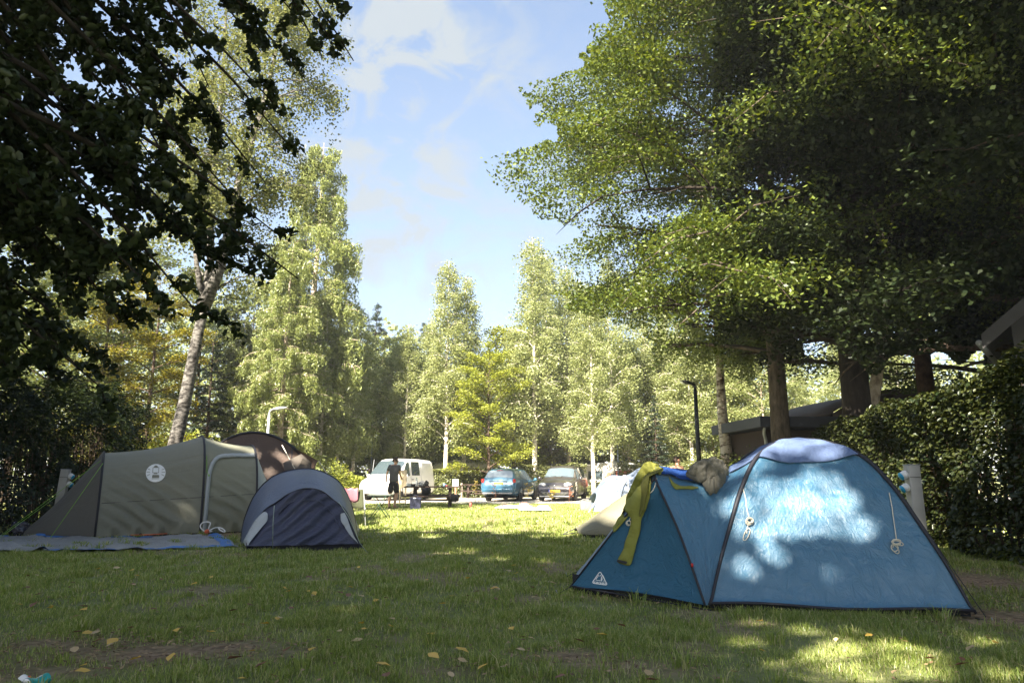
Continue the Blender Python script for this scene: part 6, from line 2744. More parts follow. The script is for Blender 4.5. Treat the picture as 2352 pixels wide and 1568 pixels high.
def person(label, loc, rz, J, skinm, shirtm, shortsm, hairm, scale=1.0, group=None, sleeve=.5, legs=True, shoe=None, tank=False):
    """J : joint positions in metres for a standing figure facing +y"""
    t = thing('person', label, 'person', loc, rz, group)
    t.scale = (scale,) * 3
    b = Sk()
    b.add('pel', J['pel'], (.165, .12))
    b.add('sp', J['sp'], (.150, .105), 'pel')
    b.add('ch', J['ch'], (.185, .115), 'sp')
    b.add('nb', J['nb'], (.075, .065), 'ch')
    b.add('nk', J['nk'], .055, 'nb')
    b.add('h1', J['h1'], (.068, .080), 'nk')
    b.add('h2', J['h2'], (.075, .090), 'h1')
    b.add('h3', J['h3'], (.060, .070), 'h2')
    fd = Vector(J['face']).normalized()
    hp = Vector(J['h1'])
    b.add('nose', hp + fd * .105 + Vector((0, 0, .015)), .014, 'h1')
    sd_ = Vector((fd.y, -fd.x, 0)).normalized()
    for sname, k in (('L', -1), ('R', 1)):
        b.add('ear' + sname, Vector(J['h2']) + sd_ * k * .082 + Vector((0, 0, -.03)), .013, 'h2')
        b.add('sh' + sname, J['sh' + sname], .060, 'ch')
        b.add('ua' + sname, Vector(J['sh' + sname]).lerp(Vector(J['el' + sname]), .5), .047, 'sh' + sname)
        b.add('el' + sname, J['el' + sname], .038, 'ua' + sname)
        b.add('fa' + sname, Vector(J['el' + sname]).lerp(Vector(J['wr' + sname]), .4), .037, 'el' + sname)
        b.add('wr' + sname, J['wr' + sname], .026, 'fa' + sname)
        w_ = Vector(J['wr' + sname])
        hd = Vector(J['hd' + sname]).normalized()
        sx = hd.cross(Vector((0, 1, 0)))
        sx = sx.normalized() if sx.length > .1 else Vector((1, 0, 0))
        pm = w_ + hd * .075
        b.add('pm' + sname, pm, (.034, .018), 'wr' + sname)
        for fi, (off, ln_) in enumerate(((-.030, .070), (-.010, .085), (.010, .080), (.029, .062))):
            k1 = pm + hd * .025 + sx * off
            b.add('f%d%s' % (fi, sname), k1, .0095, 'pm' + sname)
            b.add('g%d%s' % (fi, sname), k1 + hd * ln_ * .55 + Vector((0, .012, 0)), .0085, 'f%d%s' % (fi, sname))
            b.add('k%d%s' % (fi, sname), k1 + hd * ln_ * .9 + Vector((0, .030, 0)), .0075, 'g%d%s' % (fi, sname))
        b.add('t0' + sname, w_ + hd * .04 - sx * .035 * k, .011, 'wr' + sname)
        b.add('t1' + sname, w_ + hd * .085 - sx * .052 * k + Vector((0, .01, 0)), .009, 't0' + sname)
        b.add('hip' + sname, J['hip' + sname], .092, 'pel')
        b.add('th' + sname, Vector(J['hip' + sname]).lerp(Vector(J['kn' + sname]), .5), .088, 'hip' + sname)
        b.add('kn' + sname, J['kn' + sname], .062, 'th' + sname)
        b.add('ca' + sname, Vector(J['kn' + sname]).lerp(Vector(J['an' + sname]), .32) + Vector((0, -.018, 0)), .066, 'kn' + sname)
        b.add('an' + sname, J['an' + sname], .036, 'ca' + sname)
        a_ = Vector(J['an' + sname])
        ft = Vector(J['ft' + sname]).normalized()
        b.add('he' + sname, a_ + Vector((0, 0, -.045)) - ft * .03, .034, 'an' + sname)
        b.add('ba' + sname, a_ + ft * .13 + Vector((0, 0, -.055)), (.030, .040), 'an' + sname)
        b.add('to' + sname, a_ + ft * .20 + Vector((0, 0, -.062)), (.020, .036), 'ba' + sname)
    b.build('body', skinm, t)
    # shirt
    c = Sk()
    ex = .016
    c.add('sp00', Vector(J['pel']) + Vector((0, 0, -.09)), (.178 + ex, .140 + ex))
    c.add('sp0', Vector(J['pel']).lerp(Vector(J['sp']), .45), (.165 + ex, .12 + ex), 'sp00')
    c.add('sp', J['sp'], (.158 + ex, .108 + ex), 'sp0')
    c.add('ch', J['ch'], (.190 + ex, .120 + ex), 'sp')
    c.add('nb', Vector(J['nb']) - Vector((0, 0, .02)), (.080 + ex, .066 + ex), 'ch')
    if not tank:
        for sname in 'LR':
            c.add('sh' + sname, J['sh' + sname], .066 + ex * .6, 'ch')
            c.add('ua' + sname, Vector(J['sh' + sname]).lerp(Vector(J['el' + sname]), sleeve), .055 + ex * .8, 'sh' + sname)
            c.add('ue' + sname, Vector(J['sh' + sname]).lerp(Vector(J['el' + sname]), sleeve + .12), .054 + ex * .8, 'ua' + sname)
    c.build('shirt', shirtm, t)
    d = Sk()
    d.add('pel', Vector(J['pel']) + Vector((0, 0, .09)), (.170, .128))
    d.add('pel2', Vector(J['pel']) - Vector((0, 0, .05)), (.172, .135), 'pel')
    for sname in 'LR':
        d.add('hip' + sname, J['hip' + sname], .125, 'pel2')
        d.add('th' + sname, Vector(J['hip' + sname]).lerp(Vector(J['kn' + sname]), .55), .118, 'hip' + sname)
        d.add('kn' + sname, Vector(J['hip' + sname]).lerp(Vector(J['kn' + sname]), .96), .108, 'th' + sname)
    d.build('shorts', shortsm, t)
    h = Sk()
    h.add('a', Vector(J['h2']) - fd * .012, (.086, .100))
    h.add('b', Vector(J['h3']) - fd * .015 + Vector((0, 0, .012)), (.074, .086), 'a')
    h.add('c', Vector(J['h1']) - fd * .045 + Vector((0, 0, .02)), (.062, .060), 'a')
    ho = h.build('hair', hairm, t)
    return t


SH1 = mat('grey_tshirt', (.075, .075, .085), .9, var=.15, scale=8, bump=.006, bscale=12)
SH2 = mat('dark_shorts', (.022, .022, .032), .9, var=.15, bump=.006, bscale=10)
J1 = dict(pel=(0, 0, .97), sp=(.0, .01, 1.14), ch=(.02, .02, 1.38), nb=(.04, .02, 1.53), nk=(.045, .04, 1.585), h1=(.05, .075, 1.64), h2=(.055, .07, 1.71), h3=(.05, .06, 1.775), face=(.35, 1, -.45),
          shL=(-.16, .0, 1.475), shR=(.19, .03, 1.475), elL=(-.245, -.02, 1.22), elR=(.20, .06, 1.22), wrL=(-.275, .06, .985), wrR=(.245, .22, 1.07), hdL=(-.15, .3, -1), hdR=(.05, 1, -.4),
          hipL=(-.085, 0, .90), hipR=(.095, .02, .90), knL=(-.115, .03, .50), knR=(.10, .10, .50), anL=(-.135, -.02, .085), anR=(.045, .03, .085), ftL=(.25, 1, 0), ftR=(.75, .65, 0))
mp_ = G(902, 1167)
person('man with dark hair in grey t-shirt and dark shorts at the picnic table, back turned', (mp_.x, mp_.y, 0), 0, J1, M['skin'], SH1, SH2, M['hair'])
# flip flops
for i, (x, y, a) in enumerate(((-.10, .05, R(-14)), (.12, .10, R(-49)))):
    f_ = thing('flip_flop', ('flip-flop under the left foot', 'flip-flop under the right foot')[i] + ' of the man at the picnic table', 'sandal', (mp_.x + x, mp_.y + y, 0), a)
    mb = MB()
    pts = [(.045 * sin(2 * pi * k / 16) * (1.1 if cos(2 * pi * k / 16) > 0 else .85), .14 * cos(2 * pi * k / 16)) for k in range(16)]
    mb.v = [(a_, b_, .006) for a_, b_ in pts] + [(a_, b_, .024) for a_, b_ in pts]
    mb.f = [tuple(range(16)), tuple(reversed(range(16, 32)))] + [((k + 1) % 16, k, k + 16, (k + 1) % 16 + 16) for k in range(16)]
    mb.build('sole', M['black'], f_, smooth=False)
    MB().tube(cr([(-.04, .0, .02), (-.02, .05, .06), (0, .085, .03), (.02, .05, .06), (.04, .0, .02)], 12), .006, 5).build('strap', M['black'], f_)

m_st, nt, b_ = newmat('striped_top')
t_ = nt.nodes.new('ShaderNodeTexCoord')
wv = nt.nodes.new('ShaderNodeTexWave')
wv.bands_direction = 'Z'
wv.inputs['Scale'].default_value = 2.6
wv.inputs['Distortion'].default_value = .3
rp = nt.nodes.new('ShaderNodeValToRGB')
rp.color_ramp.interpolation = 'CONSTANT'
rp.color_ramp.elements[0].color = (.03, .03, .035, 1)
rp.color_ramp.elements[1].position = .55
rp.color_ramp.elements[1].color = (.68, .67, .64, 1)
nt.links.new(t_.outputs['Object'], wv.inputs['Vector'])
nt.links.new(wv.outputs['Fac'], rp.inputs['Fac'])
nt.links.new(rp.outputs[0], b_.inputs['Base Color'])
b_.inputs['Roughness'].default_value = .9
J2 = dict(J1)
J2.update(face=(.9, .5, -.25), elL=(-.22, .02, 1.20), elR=(.25, .03, 1.2), wrR=(.24, .12, .98), hdR=(0, .3, -1), shL=(-.17, .0, 1.46), shR=(.19, .0, 1.46))
p2 = P(1552, 1046, 20.5)
person('man in a black and white striped vest behind the blue tent, back turned', (p2.x, 20.5, 0), R(-5), J2, M['skin_dark'], m_st, SH2, M['hair'], scale=p2.z / 1.84, tank=True)
p3_ = P(788, 1086, 38.6)
person('child in a pale blue shirt at the low hedge left of the white van', (p3_.x, 38.6, 0), R(20), J2, M['skin'], mat('pale_blue_shirt', (.25, .42, .62), .9), mat('blue_shorts', (.08, .12, .2), .9),
       mat('brown_hair', (.12, .06, .03), .8), scale=p3_.z / 1.84)

# ------------------------------------------------------------------ picnic tables and what stands on them
WD = M['wood_dark']


def picnic(label, loc, rz, s=1.0):
    t = thing('picnic_table', label, 'table', loc, rz, 'log picnic tables')
    t.scale = (s, s, s)
    mb = MB()
    for k in range(5):
        mb.box((0, -.32 + .16 * k, .735), (2.1, .150, .045))
    mb.build('tabletop', WD, t, smooth=False, bevel=.008)
    for sd in (-1, 1):
        mb = MB()
        for k in range(2):
            mb.box((.0, sd * (.66 + .15 * k), .40), (2.1, .135, .05))
        mb.build('bench', WD, t, smooth=False, bevel=.01)
        for xx in (-.66, .66):
            MB().tube([(xx, sd * .62, -.05), (xx, sd * .16, .72)], .055, 10).build('leg', WD, t)
    for xx in (-.60, .60):
        MB().tube([(xx, -.85, .345), (xx, .85, .345)], .045, 10).build('bench_support', WD, t)
        MB().tube([(xx, -.38, .67), (xx, .38, .67)], .05, 10).build('top_support', WD, t)
    MB().tube([(-.62, 0, .25), (.62, 0, .25)], .035, 8).build('brace', WD, t)
    return t


tg = G(993, 1163)
tz = R(3)
pic = picnic('dark log picnic table with camping things on it, in front of the white van', (tg.x, tg.y, 0), tz)
q2 = P(1112, 1137, 37.0)
picnic('second log picnic table farther off, left of the blue estate car', (q2.x - .25, 37.2, 0), R(8), .95)


def on_table(x, y, z=.7585):
    c_, s_ = cos(tz), sin(tz)
    return (tg.x + c_ * x - s_ * y, tg.y + s_ * x + c_ * y, z)


CLEAR = mat('clear_plastic', (.62, .66, .64), .25, var=.05, trans=0)
t = thing('food_box', 'clear plastic food box at the left end of the picnic table', 'box', on_table(-.90, -.10))
MB().box((0, 0, .045), (.19, .13, .09)).build('tub', CLEAR, t, bevel=.015)
MB().box((0, 0, .098), (.20, .14, .014)).build('lid', M['white'], t, bevel=.005)
t = thing('saucepan', 'small dark saucepan with long handle on the picnic table', 'pan', on_table(-.72, -.18))
MB().lathe([(.07, 0), (.08, .01), (.08, .09), (.072, .09), (.07, .02), (.01, .015)], 20).build('pot', M['black'], t)
MB().tube([(.075, 0, .075), (.16, 0, .10), (.24, 0, .125)], .012, 6).build('handle', M['black'], t)
t = thing('bottle', 'tall clear bottle with a green cap on the picnic table', 'bottle', on_table(-.62, .06))
MB().lathe([(.035, 0), (.042, .01), (.042, .19), (.016, .25), (.016, .29)], 16).build('glass', CLEAR, t)
MB().lathe([(.018, .288), (.018, .32), (.014, .322)], 12).build('cap', mat('green_cap', (.1, .4, .15), .5), t)
t = thing('bag', 'crumpled pale grey bag on the picnic table behind the saucepan', 'bag', on_table(-.40, .02, .80))
b2 = lump_mesh(.17, .12, .085, 4.4, .3)
b2.build('sack', mat('grey_bag', (.36, .36, .34), .7, var=.25, bump=.01, bscale=20), t).location = (0, 0, .03)
mb = MB()
mb.tube(cr([(-.1, -.05, .06), (-.06, -.06, .14), (.04, -.06, .15), (.1, -.05, .07)], 12), .012, 6)
mb.build('handle', M['white'], t)
t = thing('bag', 'rounded dark grey bag standing on the picnic table', 'bag', on_table(-.24, -.04, .82))
lump_mesh(.085, .10, .105, 9.4, .2).build('sack', mat('dark_grey_bag', (.10, .10, .10), .8, bump=.008, bscale=20), t).location = (0, 0, .03)
MB().tube(cr([(-.05, -.08, .08), (0, -.08, .16), (.05, -.08, .08)], 8), .008, 5).build('handle', M['black'], t)
t = thing('cup', 'blue cup on the right half of the picnic table', 'cup', on_table(.44, -.08))
MB().lathe([(.03, 0), (.042, .005), (.05, .10), (.045, .10), (.03, .01)], 16).build('cup', mat('blue_cup', (.2, .38, .58), .4), t)
MB().tube(cr([(.045, 0, .08), (.08, 0, .07), (.08, 0, .03), (.04, 0, .025)], 8), .007, 5).build('handle', mat('blue_cup_handle', (.2, .38, .58), .4), t)
t = thing('dish', 'small red dish beside the blue cup on the picnic table', 'dish', on_table(.53, -.12))
MB().lathe([(.03, 0), (.06, .035), (.056, .036), (.028, .006)], 16).build('bowl', mat('red_dish', (.55, .10, .09), .4), t)
MB().lathe([(.035, -.0), (.035, .008)], 16).build('foot', mat('red_foot', (.45, .08, .07), .4), t)
t = thing('backpack', 'black backpack leaning on the bench under the picnic table top', 'backpack', on_table(-.30, .62, .42))
lump_mesh(.20, .14, .21, 3.3, .12).build('sack', mat('black_nylon', (.014, .014, .016), .6, bump=.01, bscale=14), t).location = (0, 0, .17)
lump_mesh(.13, .06, .10, 8.3, .1).build('front_pocket', M['black'], t).location = (0, -.12, .11)
for sx in (-1, 1):
    MB().tube(cr([(sx * .08, -.10, .30), (sx * .13, -.17, .16), (sx * .09, -.14, -.03), (sx * .11, -.12, -.2)], 12), .010, 5).build('strap', M['black'], t)
t = thing('shoulder_bag', 'small black bag with a looped strap on the front bench of the picnic table', 'bag', on_table(-.70, -.74, .425))
MB().box((0, 0, .03), (.20, .12, .05)).build('pouch', M['black'], t, bevel=.015)
MB().tube(cr([(-.08, 0, .04), (-.06, 0, .13), (.04, 0, .15), (.09, 0, .05)], 12), .010, 5).build('strap', M['black'], t)
t = thing('jacket', 'black folded jacket hanging over the right bench end of the picnic table', 'jacket', on_table(.86, -.74, .43))
mb = MB()
mb.grid(lambda u, v: (-.14 + .28 * u + .01 * sin(9 * v), -.20 + .40 * v, .028 + .015 * mnoise.noise(Vector((u * 4, v * 4, 1))) - 1.6 * max(0, abs(v - .5) - .36) ), 12, 14)
mb.build('cloth', mat('black_cloth', (.012, .012, .014), .9), t, thick=.025)
MB().tube([(-.1, -.2, -.20), (-.02, -.21, -.19), (.08, -.2, -.21)], .022, 6).build('sleeve', M['black'], t)
cb = G(954, 1169)
t = thing('cool_bag', 'navy blue cool bag standing on the grass before the picnic table', 'bag', (cb.x, cb.y, 0), R(6))
mb = MB()
mb.grid(lambda u, v: ((.185 + .02 * v) * (abs(cos(2 * pi * u)) ** .3) * (1 if cos(2 * pi * u) > 0 else -1), (.10 + .015 * v) * (abs(sin(2 * pi * u)) ** .3) * (1 if sin(2 * pi * u) > 0 else -1), .40 * v + .012 * sin(12 * u)), 40, 10)
mb.f.append(tuple(i * 11 + 10 for i in range(40)))
NVc = mat('navy_bag_cloth', (.022, .025, .055), .85, var=.3, scale=5, bump=.006, bscale=14)
mb.build('sack', NVc, t)
MB().box((-.03, -.122, .385), (.09, .01, .03)).build('label_tag', M['white'], t, smooth=False)
MB().tube(cr([(-.10, -.11, .39), (-.06, -.12, .47), (.05, -.12, .47), (.10, -.11, .39)], 10), .010, 5).build('handle', NVc, t)
gb = G(1081, 1166)
t = thing('gas_bottle', 'small reddish gas bottle standing alone on the grass right of the picnic table', 'bottle', (gb.x, gb.y, 0))
RB = mat('faded_red_metal', (.62, .22, .17), .5)
MB().lathe([(.045, 0), (.052, .01), (.052, .15), (.035, .185), (.018, .19), (.018, .21)], 16).build('tank', RB, t)
MB().lathe([(.03, .21), (.034, .225), (.012, .25)], 12).build('valve', RB, t)

# low folding table in front, man's bowl
ft = G(870, 1190)
t = thing('folding_table', 'small folding table with dark green crossed legs standing on the lit grass', 'table', (ft.x, ft.y + .15, 0), R(-3))
GM = mat('dark_green_metal', (.02, .06, .035), .5)
MB().box((0, 0, .625), (.64, .42, .022)).build('tabletop', mat('grey_green_top', (.17, .19, .17), .6), t, bevel=.008)
MB().box((0, 0, .605), (.60, .38, .02)).build('frame', GM, t, smooth=False)
for yy in (-.18, .18):
    MB().tube([(-.25, yy, 0), (.20, yy, .60)], .011, 6).build('leg', GM, t)
    MB().tube([(.25, yy * .86, 0), (-.20, yy * .86, .60)], .011, 6).build('leg', GM, t)
MB().tube([(-.25, -.18, .012), (-.25, .18, .012)], .009, 6).build('foot_bar', GM, t)
MB().tube([(.25, -.155, .012), (.25, .155, .012)], .009, 6).build('foot_bar', GM, t)
# chair with towel
ch = P(815, 1150, 16.0)
t = thing('camp_chair', 'olive green folding camp chair behind the navy tent', 'chair', (ch.x - .02, 16.0, 0), R(25))
OL = mat('olive_canvas', (.045, .05, .022), .9, var=.2)
MB().tube([(-.24, -.22, 0), (-.26, .20, .80)], .012, 6).build('leg', M['steel'], t)
MB().tube([(.24, -.22, 0), (.26, .20, .80)], .012, 6).build('leg', M['steel'], t)
MB().tube([(-.24, .22, 0), (-.22, -.22, .40)], .012, 6).build('leg', M['steel'], t)
MB().tube([(.24, .22, 0), (.22, -.22, .40)], .012, 6).build('leg', M['steel'], t)
mb = MB()
mb.grid(lambda u, v: (-.23 + .46 * u, -.22 + .36 * v, .40 - .05 * sin(pi * u) - .03 * v), 10, 8)
mb.build('seat', OL, t, thick=.01)
mb = MB()
mb.grid(lambda u, v: (-.25 + .50 * u, .02 + .20 * v + .05 * sin(pi * u), .40 + .42 * v), 10, 8)
mb.build('backrest', OL, t, thick=.01)
t2 = thing('towel', 'pink towel hung over the olive camp chair behind the navy tent', 'towel', (ch.x - .02, 16.0, 0), R(25))
mb = MB()
mb.grid(lambda u, v: (-.24 + .36 * u, .20 - .05 * cos(pi * v) - .03, .842 - .30 * abs(v - .5) * 2 + .012 * sin(u * 14)), 14, 12)
mb.build('cloth', mat('pink_terry', (.30, .13, .16), .95, var=.15), t2, thick=.012)
mb = MB()
for k in range(10):
    mb.tube([(-.235 + .35 * k / 9, .12, .545), (-.235 + .35 * k / 9, .118, .52)], .004, 4)
mb.build('fringe', mat('pink_fringe', (.55, .28, .31), .95), t2)
# pale board standing by the van
wb_ = P(924, 1142, 29.0)
t = thing('board', 'pale wooden board on two legs standing between the man and the white van', 'board', (wb_.x, 29.0, 0), R(-20))
MB().box((0, 0, 1.02), (.36, .03, .72)).build('panel', M['wood_pale'], t, bevel=.005)
for xx in (-.13, .13):
    MB().box((xx, .02, .36), (.05, .04, .76)).build('leg', M['wood_pale'], t, smooth=False)
# notice and stake
ns = P(1046, 1137, 36.5)
t = thing('notice_sign', 'small white notice on a wooden post before the clipped hedge', 'sign', (ns.x, 36.5, 0))
MB().box((0, 0, .42), (.09, .07, .88)).build('post', mat('brown_post', (.28, .15, .10), .8), t, smooth=False)
MB().box((0, -.045, .80), (.30, .02, .36)).build('board', M['plate_white'], t, bevel=.004)
ns = P(1060, 1137, 36.8)
t = thing('post', 'short weathered wooden stake just right of the white notice', 'post', (ns.x, 36.8, 0))
MB().box((0, 0, .38), (.10, .08, .82)).build('stake', mat('weathered_post', (.25, .21, .17), .9), t, bevel=.01)
MB().box((0, 0, .80), (.11, .09, .02)).build('cap', M['wood_dark'], t, smooth=False)


# cloths on the meadow
def rag(name, label, cat, vx, vy, w_, d_, hgt, m, seed, parts=()):
    g_ = G(vx, vy)
    t = thing(name, label, cat, (g_.x, g_.y, 0), R(seed * 7 % 20 - 10))

    def fn(u, v):
        e = min(u, 1 - u, v, 1 - v)
        x = (-.5 + u) * w_ + .12 * w_ * mnoise.noise(Vector((u * 3, v * 3, seed)))
        y = (-.5 + v) * d_ + .12 * d_ * mnoise.noise(Vector((u * 3, v * 3, seed + 5)))
        z = .055 + hgt * max(0, mnoise.noise(Vector((u * 3.2, v * 2.4, seed + 2))) + .45) * min(1, e * 7) + .02 * mnoise.noise(Vector((u * 9, v * 9, seed)))
        return (x, y, z)
    mb = MB()
    mb.grid(fn, 30, 20, w_, d_)
    mb.build('cloth', m, t, thick=.015)
    for (nm, u0, u1, v0, v1, mm) in parts:
        mb = MB()
        mb.grid(lambda u, v: Vector(fn(u0 + (u1 - u0) * u, v0 + (v1 - v0) * v)) + Vector((0, 0, .022)), 16, 10)
        mb.build(nm, mm, t, thick=.01)
    return t


RDc = mat('red_cloth', (.55, .14, .08), .9, var=.2)
rag('blanket', 'pale picnic blanket with a red edge spread on the sunlit grass', 'blanket', 1180, 1169, 1.25, .75, .14, mat('cream_cloth', (.62, .52, .42), .95, var=.15), 3,
    (('red_edge', .12, .98, .80, .99, RDc), ('patterned_corner', .0, .22, .3, .9, mat('dark_pattern', (.12, .10, .08), .9, var=.6, scale=14))))
rag('sheet', 'white sheet lying crumpled on the grass right of the picnic blanket', 'sheet', 1228, 1174, 1.0, .6, .16, mat('white_sheet', (.78, .76, .74), .9, var=.05), 8,
    (('flat_corner', .0, .3, .1, .8, mat('white_fold', (.78, .75, .70), .9, var=.05)),))
# grey cool box with a round emblem
bx = G(1345, 1172)
t = thing('cool_box', 'dark grey cool box with a round emblem beside the pale blue tent', 'box', (bx.x, bx.y, 0), R(4))
GBx = mat('grey_box_plastic', (.20, .20, .19), .6, var=.12)
MB().box((0, 0, .16), (.36, .26, .32)).build('body', GBx, t, bevel=.02)
MB().box((0, 0, .325), (.37, .27, .02)).build('lid', GBx, t, bevel=.006)
mb = MB()
mb.tube([(.07 * cos(2 * pi * k / 20), -.134, .16 + .07 * sin(2 * pi * k / 20)) for k in range(21)], .006, 5, cap=False)
mb.tube([(-.03, -.134, .13), (0, -.134, .19), (.03, -.134, .13)], .005, 4)
mb.build('emblem', M['grey'], t)
MB().tube(cr([(-.10, 0, .33), (-.09, 0, .37), (.09, 0, .37), (.10, 0, .33)], 10), .010, 6).build('handle', GBx, t)

# saplings by the parking lane
for i, (vx_, hgt, lab, cc) in enumerate(((1091, .95, 'thin leafy sapling left of the blue estate car', 'g'), (1137, .85, 'bare reddish sapling in front of the blue estate car tail', 'r'), (1214, .80, 'yellow-leaved sapling between the two cars', 'g'),
                                         (1268, .55, 'yellow-leaved sapling in front of the people carrier grille', 'g'), (1307, .70, 'reddish sapling in front of the people carrier headlight', 'r'))):
    p_ = P(vx_, 1146, 31.3)
    t = thing('sapling', lab, 'sapling', (p_.x, 31.3, 0), i * 1.3, 'saplings along the parking lane')
    rd = random.Random(i)
    mb = MB()
    mb.tube([(0, 0, -.05), (.03, 0, hgt * .5), (.0, .02, hgt)], [.010, .007, .003], 5)
    C = []
    for k in range(9):
        a, z = rd.uniform(0, 6.28), hgt * rd.uniform(.25, .95)
        e = Vector((cos(a) * .16, sin(a) * .16, z + .08))
        mb.tube([(.02, 0, z), e], .003, 4)
        for q in range(7):
            C.append(Vector((.02, 0, z)).lerp(e, rd.uniform(.3, 1.1)) + Vector((rd.gauss(0, .03), rd.gauss(0, .03), rd.gauss(0, .03))))
    mb.build('stem', mat('red_twig', (.35, .12, .07), .8) if cc == 'r' else BK['pale'], t)
    C = np.array([tuple(c) for c in C])
    if cc == 'r':
        C = C[::3]
    link_mesh('leaves', leaf_mesh('leaves', C, .085, .06, 500 + i, up=.4), leafmat('sapling_leaf', (.25, .20, .03), (.45, .36, .08)) if cc == 'g' else leafmat('red_sapling_leaf', (.35, .12, .05), (.5, .25, .1)), t)

# ------------------------------------------------------------------ things round the olive tent
tp = thing('tarpaulin', 'grey tarpaulin with bright blue edges spread on the ground before the olive tunnel tent', 'tarpaulin', tuple(G(270, 1255)))
to = tp.location.copy()
Atp = [G(-60, 1272), G(120, 1270), G(330, 1266), G(548, 1258)]
Btp = [G(-20, 1238), G(120, 1236), G(330, 1236), G(505, 1228)]


def tarp(u, v):
    p = along(cr(Atp, 30), u).lerp(along(cr(Btp, 30), u), v)
    e = min(v, 1 - v) * 4
    z = .035 + .03 * mnoise.noise(Vector((p.x * 2.2, p.y * 3, 1))) + .02 * mnoise.noise(Vector((p.x * 7, p.y * 7, 2)))
    if u < .3:
        z += .10 * max(0, mnoise.noise(Vector((p.x * 2.6, p.y * 3, 7))) + .2)
    return Vector((p.x + .04 * mnoise.noise(Vector((p.x * 3, v * 3, 4))), p.y + .05 * mnoise.noise(Vector((p.x * 2, v * 2, 9))), max(.012, z))) - to


mb = MB()
mb.grid(tarp, 90, 22, 4.8, 1.0)
mb.build('sheet', fabric('grey_tarp', (.24, .245, .25), fold=(2, 3), rot=.2, depth=.02, fine=.006, rough=.45, trans=0, var=.35, spec=.6), tp)
BLT = mat('blue_tape', (.02, .15, .45), .5, var=.1)
for (u0, u1, v0, v1) in ((.28, .97, .0, .075), (.92, .985, .0, 1.0), (.0, .12, .90, 1.0), (.26, .40, .93, 1.0), (.55, .70, .94, 1.0)):
    mb = MB()
    mb.grid(lambda u, v: tarp(u0 + (u1 - u0) * u, v0 + (v1 - v0) * v) + Vector((0, -.004, .008)), 40, 8)
    mb.build('blue_edge', BLT, tp)
# cable with orange connector
co = G(486, 1230)
t = thing('power_cable', 'white looped cable with an orange plug lying at the olive tent foot', 'cable', tuple(co))
OR = mat('orange_rubber', (.70, .14, .05), .6)


def CV(lst, z=None):
    return [P(a, b, co.y + dy) - co for a, b, dy in lst]


MB().tube(cr(CV([(487, 1219, 0), (474, 1221, .02), (463, 1214, .03), (460, 1207, .04), (465, 1200, .05), (474, 1198, .05), (482, 1199, .04), (483, 1203, .03), (479, 1213, .01), (479, 1218, 0)]), 50), .011, 6).build('loop', M['white'], t)
MB().tube(cr(CV([(481, 1218, .0), (492, 1212, .05), (503, 1211, .10), (512, 1214, .08), (517, 1219, .0), (514, 1221, -.02), (506, 1217, .05), (502, 1213, .1)]), 40), .011, 6).build('loop', M['white'], t)
MB().tube(CV([(470, 1222, -.02), (474, 1220, 0), (480, 1218, 0)]), [.022, .04, .035], 8).build('plug', OR, t)
MB().tube(cr([G(474, 1223) - co + Vector((0, 0, .03)), G(455, 1222) - co + Vector((0, 0, .04)), G(440, 1226) - co + Vector((0, 0, .03)), G(400, 1227) - co + Vector((0, 0, .03)), G(340, 1231) - co + Vector((0, 0, .03)), G(270, 1232) - co + Vector((0, 0, .03))], 40), .009, 5).build('cord', OR, t)
# bin bag
bb = G(45, 1232)
t = thing('plastic_bag', 'shiny black plastic bag at the foot of the dark left hedge', 'bag', (bb.x, bb.y, 0))
BP = mat('black_film', (.03, .03, .045), .22, var=.3, bump=.015, bscale=18, spec=.8)
lump_mesh(.19, .17, .17, 5.5, .3, ridge=.3).build('sack', BP, t).location = (-.02, 0, .14)
lump_mesh(.13, .10, .08, 2.9, .4, ridge=.35).build('knot', BP, t).location = (.16, -.05, .07)


# hook-up posts
def hookup(label, loc, rz, tilt=0.0, side=-1, blue=True):
    t = thing('power_post', label, 'post', loc, rz, 'grey electric hook-up posts')
    t.rotation_euler = (0, tilt, rz)
    MB().box((0, 0, .60), (.15, .13, 1.30)).build('column', mat('galvanised_post', (.40, .39, .36), .55, .25, var=.15), t, bevel=.008)
    MB().box((0, 0, 1.252), (.16, .14, .014)).build('cap', M['grey'], t, bevel=.004)
    MB().box((0, -.068, 1.10), (.145, .008, .006)).build('joint', M['black'], t, smooth=False)
    for z in (1.14, .98):
        s_ = MB().lathe([(.050, 0), (.056, .02), (.050, .07), (.030, .075)], 14, (0, 0, 0), 'X').build('socket', M['white'], t)
        s_.location = (side * .08, -.01, z)
        s_.rotation_euler = (0, R(25) * 1, 0 if side > 0 else pi)
        MB().lathe([(.048, .074), (.052, .088), (.01, .10)], 14, (0, 0, 0), 'X').build('flap', mat('blue_flap', (.02, .33, .55), .4), s_)
    return t


hp_ = P(2108, 1200, 8.9)
hookup('grey metal electric post with two blue sockets behind the blue dome tent', (hp_.x, 8.9, 0), R(0), 0, -1)
hp_ = P(136, 1140, 14.0)
hookup('grey electric post with pale sockets in the shade by the left hedge', (hp_.x, 14.0, 0), R(10), R(3), 1)


